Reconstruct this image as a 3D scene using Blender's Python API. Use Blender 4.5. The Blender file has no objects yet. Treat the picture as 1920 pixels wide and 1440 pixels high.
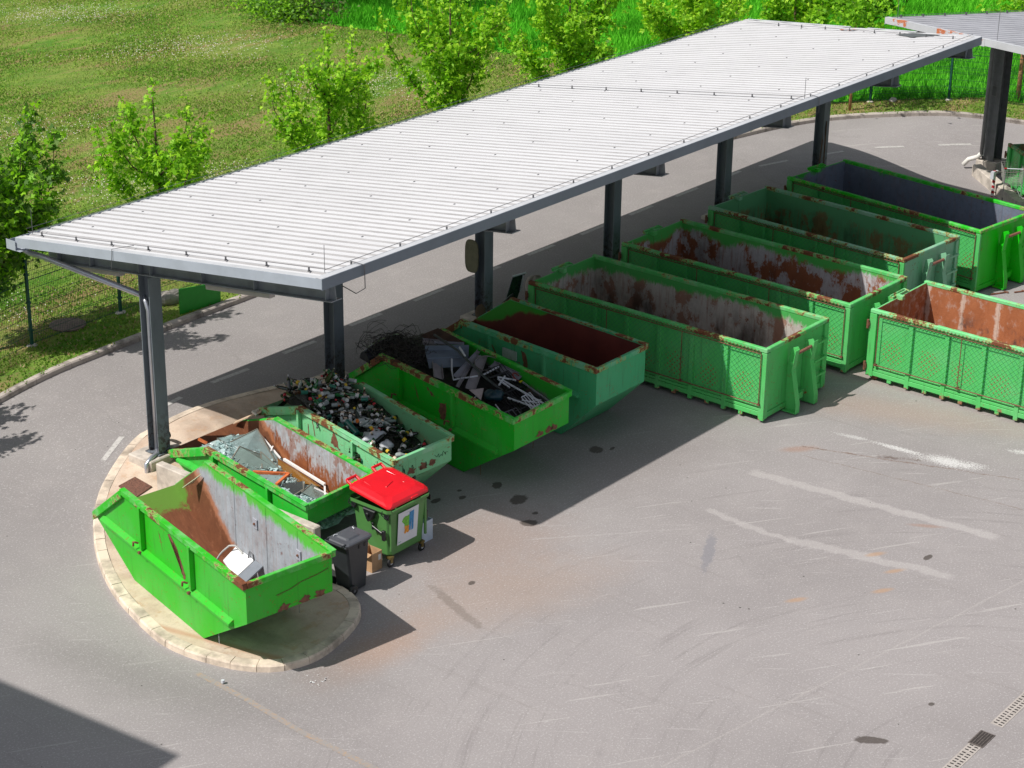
import bpy, math, random
import numpy as np
from mathutils import Vector, Matrix
random.seed(7)
rnd = random.Random(11)
scene = bpy.context.scene
COL = scene.collection
R = math.radians

# ------------------------------------------------------------------ camera model (metres)
FOC, PITCH, ROLL, AZ = 3770.65645, 22.8347534, 0.733839201, 38.8414685
CAM = np.array([-23.67247, -28.08874, 17.26])
_a, _t, _r = R(AZ), R(PITCH), R(ROLL)
_fw = np.array([math.cos(_a) * math.cos(_t), math.sin(_a) * math.cos(_t), -math.sin(_t)])
_ri = np.array([math.sin(_a), -math.cos(_a), 0.0])
_up = np.cross(_ri, _fw)
_R2 = _ri * math.cos(_r) + _up * math.sin(_r)
_U2 = -_ri * math.sin(_r) + _up * math.cos(_r)

def sm(t):
    t = min(1.0, max(0.0, t))
    return t * t * (3 - 2 * t)

def zg(x, y):
    """height of the ground: the ring road is raised above the yard"""
    return 0.42 * sm((y + 2.5) / 3.3) * sm((x + 3) / 5)  # rise added to bring the canopy's shadow edge into place

def at(px, py, z=0.0):
    """survey point -> world point on the level z"""
    d = _fw * FOC + _R2 * (px - 960) - _U2 * (py - 720)
    return Vector((CAM + d * (z - CAM[2]) / d[2]).tolist())

def atg(px, py, off=0.0):
    z = off
    for _ in range(50):
        P = at(px, py, z)
        z = 0.5 * z + 0.5 * (zg(P.x, P.y) + off)
    return P

def pix(p):
    d = np.array(p) - CAM
    w = d @ _fw
    return 960 + FOC * (d @ _R2) / w, 720 - FOC * (d @ _U2) / w

# ------------------------------------------------------------------ mesh builder
class MB:
    def __init__(s):
        s.v = []; s.f = []; s.m = []
    def add(s, vs, fs, mi=0):
        n = len(s.v)
        s.v += [tuple(v) for v in vs]
        s.f += [tuple(i + n for i in f) for f in fs]
        s.m += [mi] * len(fs)
        return s
    def hexa(s, p, mi=0):
        """8 points: bottom ring 0-3, top ring 4-7"""
        return s.add(p, [(3, 2, 1, 0), (4, 5, 6, 7), (0, 1, 5, 4), (1, 2, 6, 5), (2, 3, 7, 6), (3, 0, 4, 7)], mi)
    def box(s, x0, x1, y0, y1, z0, z1, mi=0):
        return s.hexa([(x0, y0, z0), (x1, y0, z0), (x1, y1, z0), (x0, y1, z0), (x0, y0, z1), (x1, y0, z1), (x1, y1, z1), (x0, y1, z1)], mi)
    def bar(s, a, b, w, h, up=(0, 0, 1), mi=0):
        """rectangular bar from a to b, w across, h along up"""
        a = Vector(a); b = Vector(b); d = (b - a).normalized(); u = Vector(up)
        sd = d.cross(u)
        if sd.length < 1e-4: sd = d.cross(Vector((1, 0, 0)))
        sd.normalize(); u = sd.cross(d).normalized()
        P = []
        for q in (a, b):
            for i, j in ((-1, -1), (1, -1), (1, 1), (-1, 1)):
                P.append(q + sd * (i * w / 2) + u * (j * h / 2))
        return s.add(P, [(0, 1, 2, 3), (7, 6, 5, 4), (0, 4, 5, 1), (1, 5, 6, 2), (2, 6, 7, 3), (3, 7, 4, 0)], mi)
    def tube(s, pts, r, n=6, mi=0, cap=True):
        pts = [Vector(p) for p in pts]; rs = r if isinstance(r, (list, tuple)) else [r] * len(pts)
        vs = []; fs = []; prev = None
        for k, p in enumerate(pts):
            d = (pts[min(k + 1, len(pts) - 1)] - pts[max(k - 1, 0)]).normalized()
            if prev is None:
                u = d.cross(Vector((0, 0, 1)))
                if u.length < 1e-3: u = d.cross(Vector((1, 0, 0)))
            else:
                u = prev - d * prev.dot(d)
            u.normalize(); prev = u; w = d.cross(u)
            for i in range(n):
                a = 2 * math.pi * i / n
                vs.append(p + (u * math.cos(a) + w * math.sin(a)) * rs[k])
        for k in range(len(pts) - 1):
            for i in range(n):
                j = (i + 1) % n
                fs.append((k * n + i, k * n + j, (k + 1) * n + j, (k + 1) * n + i))
        if cap:
            fs.append(tuple(range(n - 1, -1, -1))); fs.append(tuple(range((len(pts) - 1) * n, len(pts) * n)))
        return s.add(vs, fs, mi)
    def lathe(s, prof, n=12, mi=0, c=(0, 0, 0)):
        """prof: (radius, z) list"""
        vs = []; fs = []
        for r, z in prof:
            for i in range(n):
                a = 2 * math.pi * i / n
                vs.append((c[0] + r * math.cos(a), c[1] + r * math.sin(a), c[2] + z))
        for k in range(len(prof) - 1):
            for i in range(n):
                j = (i + 1) % n
                fs.append((k * n + i, k * n + j, (k + 1) * n + j, (k + 1) * n + i))
        fs.append(tuple(range(n - 1, -1, -1))); fs.append(tuple(range((len(prof) - 1) * n, len(prof) * n)))
        return s.add(vs, fs, mi)
    def plate(s, pts, th, nrm=None, mi=0):
        """flat polygon given thickness th along its normal"""
        P = [Vector(p) for p in pts]
        if nrm is None:
            nrm = (P[1] - P[0]).cross(P[2] - P[0]).normalized()
        nrm = Vector(nrm); n = len(P)
        vs = P + [p + nrm * th for p in P]
        fs = [tuple(range(n - 1, -1, -1)), tuple(range(n, 2 * n))] + [(i, (i + 1) % n, n + (i + 1) % n, n + i) for i in range(n)]
        return s.add(vs, fs, mi)
    def shift(s, o):
        s.v = [(v[0] - o[0], v[1] - o[1], v[2] - o[2]) for v in s.v]; return s
    def xf(s, M):
        s.v = [tuple(M @ Vector(v)) for v in s.v]; return s

def link(name, data, parent=None):
    o = bpy.data.objects.new(name, data); COL.objects.link(o)
    if parent is not None: o.parent = parent
    return o

def build(name, mb, mats, parent=None, smooth=False, bevel=0):
    me = bpy.data.meshes.new(name)
    me.from_pydata([tuple(v) for v in mb.v], [], mb.f)
    if not isinstance(mats, (list, tuple)): mats = [mats]
    for m in mats: me.materials.append(m)
    if len(mats) > 1: me.polygons.foreach_set('material_index', mb.m)
    if smooth: me.polygons.foreach_set('use_smooth', [True] * len(me.polygons))
    me.update()
    o = link(name, me, parent)
    if bevel:
        b = o.modifiers.new('edge', 'BEVEL'); b.width = bevel; b.segments = 1; b.limit_method = 'ANGLE'; b.angle_limit = R(40)
    return o

def tag(o, label=None, cat=None, group=None, kind=None):
    if label: o['label'] = label
    if cat: o['category'] = cat
    if group: o['group'] = group
    if kind: o['kind'] = kind
    return o

def thing(name, label, cat, loc=(0, 0, 0), rz=0.0, group=None):
    o = link(name, None); o.location = loc; o.rotation_euler = (0, 0, rz); o.empty_display_size = .2
    return tag(o, label, cat, group)

def solo(name, mb, mats, label, cat, group=None, smooth=False, bevel=0):
    """a thing that is one mesh; origin moved to its base"""
    xs = [v[0] for v in mb.v]; ys = [v[1] for v in mb.v]; zs = [v[2] for v in mb.v]
    c = ((min(xs) + max(xs)) / 2, (min(ys) + max(ys)) / 2, min(zs))
    mb.shift(c)
    o = build(name, mb, mats, None, smooth, bevel); o.location = c
    return tag(o, label, cat, group)

def big_mesh(name, V, F, mats, mi=None, parent=None, smooth=False):
    """V (n,3) array, F (m,k) array"""
    me = bpy.data.meshes.new(name)
    V = np.asarray(V, dtype=np.float32); F = np.asarray(F, dtype=np.int32); k = F.shape[1]
    me.vertices.add(len(V)); me.vertices.foreach_set('co', V.ravel())
    me.loops.add(F.size); me.loops.foreach_set('vertex_index', F.ravel())
    me.polygons.add(len(F)); me.polygons.foreach_set('loop_start', np.arange(0, F.size, k, dtype=np.int32))
    if not isinstance(mats, (list, tuple)): mats = [mats]
    for m in mats: me.materials.append(m)
    if mi is not None: me.polygons.foreach_set('material_index', np.asarray(mi, dtype=np.int32))
    if smooth: me.polygons.foreach_set('use_smooth', np.ones(len(F), dtype=bool))
    me.update(calc_edges=True); me.validate()
    return link(name, me, parent)

# ------------------------------------------------------------------ node helpers
class NT:
    def __init__(s, name):
        s.mat = bpy.data.materials.new(name); s.mat.use_nodes = True
        s.t = s.mat.node_tree; s.t.nodes.clear()
        s.out = s.t.nodes.new('ShaderNodeOutputMaterial')
        s.tc = s.t.nodes.new('ShaderNodeTexCoord')
        s.co = s.tc.outputs['Object']
    def n(s, ty): return s.t.nodes.new(ty)
    def put(s, sock, v):
        if v is None: return
        if isinstance(v, bpy.types.NodeSocket): s.t.links.new(v, sock)
        else:
            if sock.type == 'RGBA' and len(v) == 3: v = (*v, 1)
            sock.default_value = v
    def math(s, op, a, b=None, c=None, clamp=False):
        m = s.n('ShaderNodeMath'); m.operation = op; m.use_clamp = clamp
        s.put(m.inputs[0], a); s.put(m.inputs[1], b); s.put(m.inputs[2], c); return m.outputs[0]
    def vm(s, op, a, b=None):
        m = s.n('ShaderNodeVectorMath'); m.operation = op
        s.put(m.inputs[0], a); s.put(m.inputs[1], b)
        return m.outputs['Value'] if op in ('DOT_PRODUCT', 'LENGTH') else m.outputs[0]
    def mix(s, f, a, b, mode='MIX'):
        m = s.n('ShaderNodeMix'); m.data_type = 'RGBA'; m.blend_type = mode
        s.put(m.inputs[0], f); s.put(m.inputs[6], a); s.put(m.inputs[7], b); return m.outputs[2]
    def noise(s, sc, det=4, ro=.55, co=None, dist=0.0, scale3=None, off=None):
        co = co if co is not None else s.co
        if scale3: co = s.vm('MULTIPLY', co, scale3)
        if off: co = s.vm('ADD', co, off)
        m = s.n('ShaderNodeTexNoise'); m.inputs['Scale'].default_value = sc; m.inputs['Detail'].default_value = det
        m.inputs['Roughness'].default_value = ro; m.inputs['Distortion'].default_value = dist
        s.t.links.new(co, m.inputs['Vector']); return m.outputs[0]
    def voro(s, sc, co=None, feat='F1', rand=1.0):
        m = s.n('ShaderNodeTexVoronoi'); m.feature = feat; m.inputs['Scale'].default_value = sc
        m.inputs['Randomness'].default_value = rand
        s.t.links.new(co if co is not None else s.co, m.inputs['Vector']); return m.outputs
    def step(s, v, lo, hi):
        m = s.n('ShaderNodeMapRange'); m.interpolation_type = 'SMOOTHSTEP'
        s.put(m.inputs[0], v); m.inputs[1].default_value = lo; m.inputs[2].default_value = hi
        m.inputs[3].default_value = 0; m.inputs[4].default_value = 1; return m.outputs[0]
    def sep(s, co=None):
        m = s.n('ShaderNodeSeparateXYZ'); s.t.links.new(co if co is not None else s.co, m.inputs[0]); return m.outputs
    def bump(s, h, st=.3, d=.02):
        m = s.n('ShaderNodeBump'); m.inputs['Strength'].default_value = st; m.inputs['Distance'].default_value = d
        s.put(m.inputs['Height'], h); return m.outputs[0]
    def pbr(s, col, rough=.6, metal=0.0, nrm=None, spec=None, **kw):
        b = s.n('ShaderNodeBsdfPrincipled'); s.put(b.inputs['Base Color'], col); s.put(b.inputs['Roughness'], rough)
        s.put(b.inputs['Metallic'], metal); s.put(b.inputs['Normal'], nrm)
        if spec is not None: b.inputs['Specular IOR Level'].default_value = spec
        for k, v in kw.items(): s.put(b.inputs[k], v)
        s.t.links.new(b.outputs[0], s.out.inputs[0]); s.b = b; return s.mat

def sc(c, f): return tuple(min(1, x * f) for x in c)

RUST = (0.16, 0.045, 0.018); RUSTL = (0.36, 0.12, 0.04); DIRT = (0.05, 0.035, 0.025)

def paint(name, base, rust=.5, scratch=.5, seed=0.0, fade=.25, rough=.42, pale=None):
    """weathered container paint: faded patches, chips of rust, scratches, dirt runs"""
    t = NT(name); o = (seed * 3.1, seed * 1.7, seed)
    z = t.sep()
    big = t.noise(.9, 3, .5, off=o); med = t.noise(4, 6, .65, off=o)
    pale = pale or tuple(.8 * c + .10 for c in base)
    c = t.mix(t.math('MULTIPLY', t.step(big, .42, .7), fade), base, pale)
    c = t.mix(t.math('MULTIPLY', t.step(t.noise(2.2, 5, .6, scale3=(1.6, 1.6, .35), off=o), .5, .75), .3), c, sc(base, .62))
    # dirt runs
    run = t.noise(9, 4, .6, scale3=(1.5, 1.5, .12), off=o)
    c = t.mix(t.math('MULTIPLY', t.step(run, .56, .74), .35 * min(1, rust + .3)), c, DIRT)
    # rust chips
    chips = t.math('MULTIPLY', t.step(t.noise(13, 8, .72, off=o), .64 - .05 * rust, .68 - .05 * rust), t.step(big, .3, .62))
    blot = t.step(t.noise(3.1, 9, .68, off=(o[0] + 5, o[1], o[2])), .70 - .06 * rust, .74 - .06 * rust)
    rc = t.mix(t.noise(24, 4, .6), RUST, RUSTL)
    msk = t.math('MAXIMUM', chips, blot)
    # fine scratches
    q = t.noise(2.0, 3, .5, scale3=(1.0, 1.0, 2.6), off=o, dist=1.2)
    scr = t.math('MULTIPLY', t.math('LESS_THAN', t.math('ABSOLUTE', t.math('SUBTRACT', q, .5)), .0035 * scratch), t.step(t.noise(3.7, 2, .5, off=o), .5, .6))
    msk = t.math('MAXIMUM', msk, scr)
    c = t.mix(msk, c, rc)
    rr = t.mix(msk, (rough,) * 3, (.85,) * 3)
    h = t.math('SUBTRACT', t.math('MULTIPLY', t.noise(1.7, 2, .5), 1.5), msk)
    return t.pbr(c, rr, 0, t.bump(h, .35, .012), spec=.28)

def rimpaint(name, base, seed, am=.5):
    """rim bars: paint worn through to rust and yellowish primer where loads scrape"""
    t = NT(name); o = (seed * 2.1, seed, seed * .7)
    a = t.noise(1.1, 4, .6, off=o); b = t.noise(7, 7, .75, off=o)
    v = t.math('ADD', t.math('MULTIPLY', a, 1.5), b)
    c = t.mix(t.step(t.noise(3, 5, .6, off=o), .4, .7), base, tuple(.8 * q + .14 for q in base))
    c = t.mix(t.step(v, 1.38 - .18 * am, 1.45 - .18 * am), c, (.34, .42, .14))
    fine_ = t.noise(21, 5, .75, off=o); m = t.math('MAXIMUM', t.step(v, 1.45 - .18 * am, 1.50 - .18 * am), t.math('MULTIPLY', t.step(fine_, .60 - .05 * am, .63 - .05 * am), t.step(a, .44, .56)))
    c = t.mix(m, c, t.mix(t.noise(18, 4, .6), (.10, .035, .018), (.27, .10, .045)))
    return t.pbr(c, .6, 0, t.bump(b, .4, .01), spec=.25)

def inner(name, h, green, base, rust, rz, band, grime=.5, seed=0.0, dark=0.0):
    """inside of a container: sprayed rim band, bare or painted wall, rust climbing from the floor"""
    t = NT(name); o = (seed * 2.3, seed * 1.1, seed); x, y, z = t.sep()
    wav = t.math('SUBTRACT', t.noise(.9, 5, .6, off=o, scale3=(1, 1, .6)), .5)
    fine = t.math('SUBTRACT', t.noise(14, 6, .7, off=o, scale3=(1, 1, .4)), .5)
    c = t.mix(t.step(t.noise(5, 6, .7, off=o), .45, .75), base, sc(base, .75))
    c = t.mix(t.math('MULTIPLY', t.step(t.noise(8, 4, .6, scale3=(1.4, 1.4, .25), off=o), .5, .7), .18), c, sc(base, .6))
    c = t.mix(t.math('MULTIPLY', t.step(t.noise(3.2, 7, .72, off=(o[0], o[1], o[2] + 7)), .50, .68), .5), c, sc(base, 1.3))
    # rust field
    lvl = t.math('ADD', z, t.math('ADD', t.math('MULTIPLY', wav, -1.7), t.math('MULTIPLY', fine, -1.1)))
    rm = t.math('SUBTRACT', 1.0, t.step(lvl, rz - .12, rz + .16))
    rp = t.step(t.noise(1.6, 9, .72, off=(o[0] + 9, o[1], o[2]), scale3=(1, 1, .7)), .56 - .1 * rust, .62 - .1 * rust)
    rm = t.math('MAXIMUM', rm, t.math('MULTIPLY', rp, min(1, rust * 1.2)))
    rc = t.mix(t.noise(5, 8, .7, off=o, scale3=(1, 1, .3)), RUST, RUSTL)
    stk = t.step(t.noise(7, 6, .7, scale3=(1.6, 1.6, .14), off=(o[0], o[1] + 2, o[2])), .50, .62); rm = t.math('MAXIMUM', rm, t.math('MULTIPLY', stk, .55 * min(1.0, rust + .1)))
    c = t.mix(rm, c, rc)
    gm = t.math('MULTIPLY', t.step(t.noise(1.1, 5, .62, off=(o[0], o[1] + 4, o[2]), scale3=(1, 1, .45)), .48, .66), t.math('SUBTRACT', 1.0, t.step(z, h * .35, h * .95)))
    c = t.mix(t.math('MULTIPLY', gm, grime), c, (.022, .017, .014))
    # sprayed band
    bz = t.math('ADD', z, t.math('ADD', t.math('MULTIPLY', wav, .9), t.math('MULTIPLY', fine, .35)))
    c = t.mix(t.step(bz, h - band - .06, h - band + .1), c, green)
    spots = t.math('MAXIMUM', t.step(t.noise(22, 6, .75, off=o), .64, .68), t.math('MULTIPLY', t.step(t.noise(4.5, 8, .74, off=(o[0] + 3, o[1], o[2])), .62, .66), .8))
    c = t.mix(spots, c, RUST)
    if dark: c = t.mix(dark, c, (.01, .012, .016))
    return t.pbr(c, .62, 0, t.bump(t.noise(3, 4, .6), .4, .02), spec=.3)

def plain(name, col, rough=.6, metal=0.0, var=.15, nsc=6.0, bump=.1, dirt=0.0, dsc=2.0, **kw):
    t = NT(name)
    c = t.mix(t.math('MULTIPLY', t.step(t.noise(nsc, 5, .6), .4, .7), 1.0), sc(col, 1 + var * .5), sc(col, 1 - var))
    if dirt: c = t.mix(t.math('MULTIPLY', t.step(t.noise(dsc, 6, .65), .45, .75), dirt), c, DIRT)
    return t.pbr(c, rough, metal, t.bump(t.noise(nsc * 4, 3, .5), bump, .01), **kw)
# ------------------------------------------------------------------ ground material
def ground_mat():
    t = NT('worn_asphalt'); x, y, z = t.sep()
    n_big = t.noise(.22, 4, .55); n_mid = t.noise(1.3, 6, .62); n_fine = t.noise(38, 3, .7); n_gr = t.noise(150, 2, .6)
    yard = t.step(t.math('ADD', t.math('MULTIPLY', y, -1.0), t.math('MULTIPLY', x, .10)), -.2, 2.4)
    c = t.mix(yard, (.285, .265, .261), (.325, .300, .297))
    c = t.mix(t.math('MULTIPLY', t.step(n_big, .38, .66), .42), c, (.235, .215, .212))
    c = t.mix(t.math('MULTIPLY', t.step(n_mid, .45, .75), .30), c, (.375, .345, .335))
    # sweeping tyre tracks around the turning centre and straight lorry tracks
    r = t.math('LENGTH' if False else 'SQRT', t.math('ADD', t.math('POWER', t.math('SUBTRACT', x, .9), 2.0), t.math('POWER', t.math('ADD', y, 18.6), 2.0)))
    cr = t.n('ShaderNodeCombineXYZ'); t.put(cr.inputs[0], t.math('MULTIPLY', r, 2.6)); t.put(cr.inputs[1], t.math('MULTIPLY', x, .09)); t.put(cr.inputs[2], t.math('MULTIPLY', y, .09))
    trk = t.noise(2.4, 5, .7, co=cr.outputs[0])
    inr = t.math('MULTIPLY', t.step(y, -4.5, -8.5), t.math('SUBTRACT', 1.0, t.step(r, 9, 16)))
    inr = t.math('SUBTRACT', 1.0, t.step(y, -9.5, -6.0)); inr = t.math('MULTIPLY', inr, t.math('SUBTRACT', 1.0, t.step(r, 10, 17)))
    c = t.mix(t.math('MULTIPLY', t.math('MULTIPLY', t.step(trk, .52, .66), t.math('MULTIPLY', inr, t.step(t.noise(.6, 4, .6, off=(9, 1, 0)), .40, .60))), .42), c, (.185, .166, .166))
    c = t.mix(t.math('MULTIPLY', t.math('MULTIPLY', t.step(trk, .50, .28), 0 if False else inr), .0), c, (.4, .4, .4))
    tr2 = t.noise(2.0, 6, .7, scale3=(.16, 3.0, 1)); tr3 = t.noise(2.0, 6, .7, scale3=(3.0, .13, 1))
    c = t.mix(t.math('MULTIPLY', t.math('MULTIPLY', t.step(tr3, .54, .74), yard), .30), c, (.21, .185, .175))
    c = t.mix(t.math('MULTIPLY', t.step(tr2, .60, .74), .2), c, (.46, .44, .43))
    # thin pale scrapes left by dragged containers, fanned
    rot = t.n('ShaderNodeVectorRotate'); rot.rotation_type = 'Z_AXIS'; rot.inputs['Angle'].default_value = R(33); t.t.links.new(t.co, rot.inputs['Vector'])
    scp = t.noise(3.2, 4, .6, co=rot.outputs[0], scale3=(.10, 2.6, 1), dist=.3)
    c = t.mix(t.math('MULTIPLY', t.math('MULTIPLY', t.step(scp, .645, .675), yard), .40), c, (.52, .49, .47))
    rot2 = t.n('ShaderNodeVectorRotate'); rot2.rotation_type = 'Z_AXIS'; rot2.inputs['Angle'].default_value = R(52); t.t.links.new(t.co, rot2.inputs['Vector'])
    scp2 = t.noise(4.1, 4, .6, co=rot2.outputs[0], scale3=(.13, 3.0, 1), dist=.4, off=(3, 7, 0))
    c = t.mix(t.math('MULTIPLY', t.math('MULTIPLY', t.step(scp2, .65, .69), yard), .35), c, (.50, .47, .46))
    # cracks on the road
    vd = t.n('ShaderNodeTexVoronoi'); vd.feature = 'DISTANCE_TO_EDGE'; vd.inputs['Scale'].default_value = .16
    wob = t.vm('ADD', t.co, t.vm('MULTIPLY', t.noise_vec(1.1), (1.6, 1.6, 0)))
    t.t.links.new(wob, vd.inputs['Vector'])
    ck = t.math('MULTIPLY', t.math('LESS_THAN', vd.outputs['Distance'], .0035), t.step(t.noise(.5, 2, .5), .46, .6))
    c = t.mix(t.math('MULTIPLY', ck, .12), c, (.10, .09, .088))
    dst = t.math('SUBTRACT', t.noise(2.2, 6, .66), .5); dfi = t.math('SUBTRACT', t.noise(11, 5, .7), .5)
    def seg(c, a, b, w, col, am, no=.25, soft=.5, brk=0.0):
        ax, ay = a; L = math.hypot(b[0] - ax, b[1] - ay); dx, dy = (b[0] - ax) / L, (b[1] - ay) / L
        px = t.math('SUBTRACT', x, ax); py = t.math('SUBTRACT', y, ay)
        u = t.math('ADD', t.math('MULTIPLY', px, dx), t.math('MULTIPLY', py, dy))
        v = t.math('ADD', t.math('MULTIPLY', px, -dy), t.math('MULTIPLY', py, dx))
        v = t.math('ABSOLUTE', t.math('ADD', v, t.math('MULTIPLY', dst, no)))
        v = t.math('ADD', v, t.math('MULTIPLY', dfi, w * .9))
        m = t.math('SUBTRACT', 1.0, t.step(v, w * soft * .5, w * (.5 + soft * .5)))
        m = t.math('MULTIPLY', m, t.math('MULTIPLY', t.step(u, 0, w), t.math('SUBTRACT', 1.0, t.step(u, L - w, L))))
        if brk: m = t.math('MULTIPLY', m, t.step(t.noise(5, 5, .7), .5 - .2 / brk, .5 + .12 / brk))
        return t.mix(t.math('MULTIPLY', m, am), c, col)
    def ell(c, p, rx, ry, ang, col, am, no=.5, soft=.35, fin=.25):
        ca, sa = math.cos(R(ang)), math.sin(R(ang))
        px = t.math('SUBTRACT', x, p[0]); py = t.math('SUBTRACT', y, p[1])
        u = t.math('ADD', t.math('MULTIPLY', px, ca / rx), t.math('MULTIPLY', py, sa / rx))
        v = t.math('ADD', t.math('MULTIPLY', px, -sa / ry), t.math('MULTIPLY', py, ca / ry))
        d = t.math('SQRT', t.math('ADD', t.math('MULTIPLY', u, u), t.math('MULTIPLY', v, v)))
        d = t.math('ADD', d, t.math('ADD', t.math('MULTIPLY', dst, no * 2), t.math('MULTIPLY', dfi, fin * 2)))
        m = t.math('SUBTRACT', 1.0, t.step(d, 1 - soft, 1 + soft))
        return t.mix(t.math('MULTIPLY', m, am), c, col)
    pale = (.44, .41, .40); oil = (.035, .028, .024); rst = (.34, .17, .10)
    # rusty washes near the small bins and by the containers
    c = ell(c, (1.9, -6.8), 1.5, 1.2, 10, (.31, .215, .17), .5, soft=.8)
    c = ell(c, (-2.2, -7.9), 1.2, .45, 0, (.38, .24, .17), .6, soft=.8)
    c = ell(c, (.6, -8.3), 2.0, .8, -20, (.36, .27, .22), .5, soft=.8)
    c = ell(c, (9.45, -9.05), .35, .12, -40, rst, .45, soft=.7)
    c = ell(c, (12.4, -9.4), 2.6, .6, -70, (.36, .26, .21), .5, soft=.9)
    c = ell(c, (14.5, -10.0), 3.0, .6, -75, (.38, .28, .22), .5, soft=.9)
    c = ell(c, (7.0, -5.9), 2.6, 1.5, 0, (.20, .17, .16), .55, soft=.8)
    c = ell(c, (-3.6, -8.0), .9, 1.2, 0, (.22, .20, .20), .5, soft=.9, fin=.8)
    c = ell(c, (-5.2, -6.0), .5, 2.6, 10, (.20, .185, .18), .55, soft=.9, fin=.8)
    # two long pale worn lines and a scrape
    c = seg(c, (7.85, -8.8), (8.45, -14.1), .20, pale, .62, no=.35, soft=.8)
    c = seg(c, (5.85, -9.1), (5.75, -11.2), .13, pale, .55, no=.5, soft=.8)
    c = seg(c, (5.8, -10.9), (6.5, -14.2), .20, pale, .55, no=.5, soft=.8)
    c = seg(c, (2.6, -7.3), (5.0, -9.4), .05, pale, .45, no=.1, brk=1)
    c = seg(c, (9.6, -9.0), (11.2, -13.6), .05, (.16, .09, .06), .7, no=.25, brk=1)
    c = seg(c, (9.2, -9.2), (9.9, -14.0), .035, (.18, .12, .09), .5, no=.2, brk=1)
    c = seg(c, (10.2, -10.4), (10.6, -11.3), .12, (.10, .06, .045), .7, no=.3, brk=1)
    c = seg(c, (-1.95, -13.6), (7.4, -15.2), .035, (.42, .39, .37), .35, no=.12)
    # white powder spill
    pw = t.step(t.noise(26, 6, .8), .40, .60)
    def powder(c, p, rx, ry, ang, am):
        ca, sa = math.cos(R(ang)), math.sin(R(ang)); px = t.math('SUBTRACT', x, p[0]); py = t.math('SUBTRACT', y, p[1])
        u = t.math('ADD', t.math('MULTIPLY', px, ca / rx), t.math('MULTIPLY', py, sa / rx)); v = t.math('ADD', t.math('MULTIPLY', px, -sa / ry), t.math('MULTIPLY', py, ca / ry))
        d = t.math('ADD', t.math('SQRT', t.math('ADD', t.math('MULTIPLY', u, u), t.math('MULTIPLY', v, v))), t.math('MULTIPLY', dst, 1.2))
        m = t.math('SUBTRACT', 1.0, t.step(d, .1, 1.2))
        m = t.step(t.math('ADD', m, t.math('MULTIPLY', t.math('SUBTRACT', pw, .8), .9)), .05, .6)
        return t.mix(t.math('MULTIPLY', m, am), c, (.86, .85, .84))
    c = powder(c, (10.9, -11.75), .9, .30, -75, .55)
    c = powder(c, (10.8, -10.6), .8, .12, -85, .5)
    c = powder(c, (12.4, -12.9), .7, .14, -70, .45)
    c = powder(c, (10.7, -9.6), .5, .10, -80, .3)
    # oil drips: (x, y, rx, ry, angle)
    for (px, py, rx, ry, ang) in ((3.86, -6.13, .23, .15, 20), (4.05, -5.43, .17, .09, 40), (3.2, -6.93, .17, .13, -35), (3.6, -6.75, .07, .05, 0), (6.69, -5.89, .17, .13, 30), (6.95, -6.1, .1, .05, 10),
                                  (.67, -7.63, .09, .06, 0), (.8, -15.7, .26, .10, -55), (6.87, -13.4, .12, .06, 0), (3.2, -5.25, .08, .06, 0), (2.75, -4.95, .12, .07, 0), (3.4, -5.0, .06, .05, 0), (2.35, -15.9, .06, .05, 0)):
        c = ell(c, (px, py), rx, ry, ang, (.055, .042, .034), .8, no=.95, soft=.16, fin=.35)
    c = ell(c, (4.4, -10.2), .10, .8, -62, (.15, .16, .2), .4, no=.8, soft=.3, fin=.9)
    c = ell(c, (-.2, -8.0), .10, .9, -20, (.17, .14, .12), .5, no=.9, soft=.3, fin=.9)
    c = ell(c, (8.0, -12.75), .3, .06, -60, rst, .4, no=.4, soft=.6)
    for (px, py) in ((6.0, -13.2), (5.2, -13.4), (6.35, -12.6), (3.9, -12.4)): c = ell(c, (px, py), .18, .06, -30, (.45, .27, .15), .6, no=.5, soft=.6)
    # small specks
    vo = t.voro(1.7); sp = t.math('LESS_THAN', vo['Distance'], t.math('MULTIPLY', t.noise(.9, 2, .5), .055)); c = t.mix(t.math('MULTIPLY', sp, .8), c, oil)
    vo = t.voro(2.6, co=t.vm('ADD', t.co, (5, 5, 0))); sp = t.math('LESS_THAN', vo['Distance'], .018); c = t.mix(t.math('MULTIPLY', sp, .7), c, (.75, .73, .7))
    # aggregate grain
    c = t.mix(t.math('MULTIPLY', t.step(n_fine, .35, .7), .14), c, (.16, .15, .15))
    c = t.mix(t.math('MULTIPLY', t.step(n_gr, .52, .72), .09), c, (.45, .43, .41))
    return t.pbr(c, .9, 0, t.bump(t.math('ADD', n_fine, t.math('MULTIPLY', n_mid, .5)), .25, .012), spec=.2)

def _nv(s, sc_, off=None):
    m = s.n('ShaderNodeTexNoise'); m.inputs['Scale'].default_value = sc_; m.inputs['Detail'].default_value = 4
    s.t.links.new(s.co, m.inputs['Vector']); return m.outputs['Color']
NT.noise_vec = _nv

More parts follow.
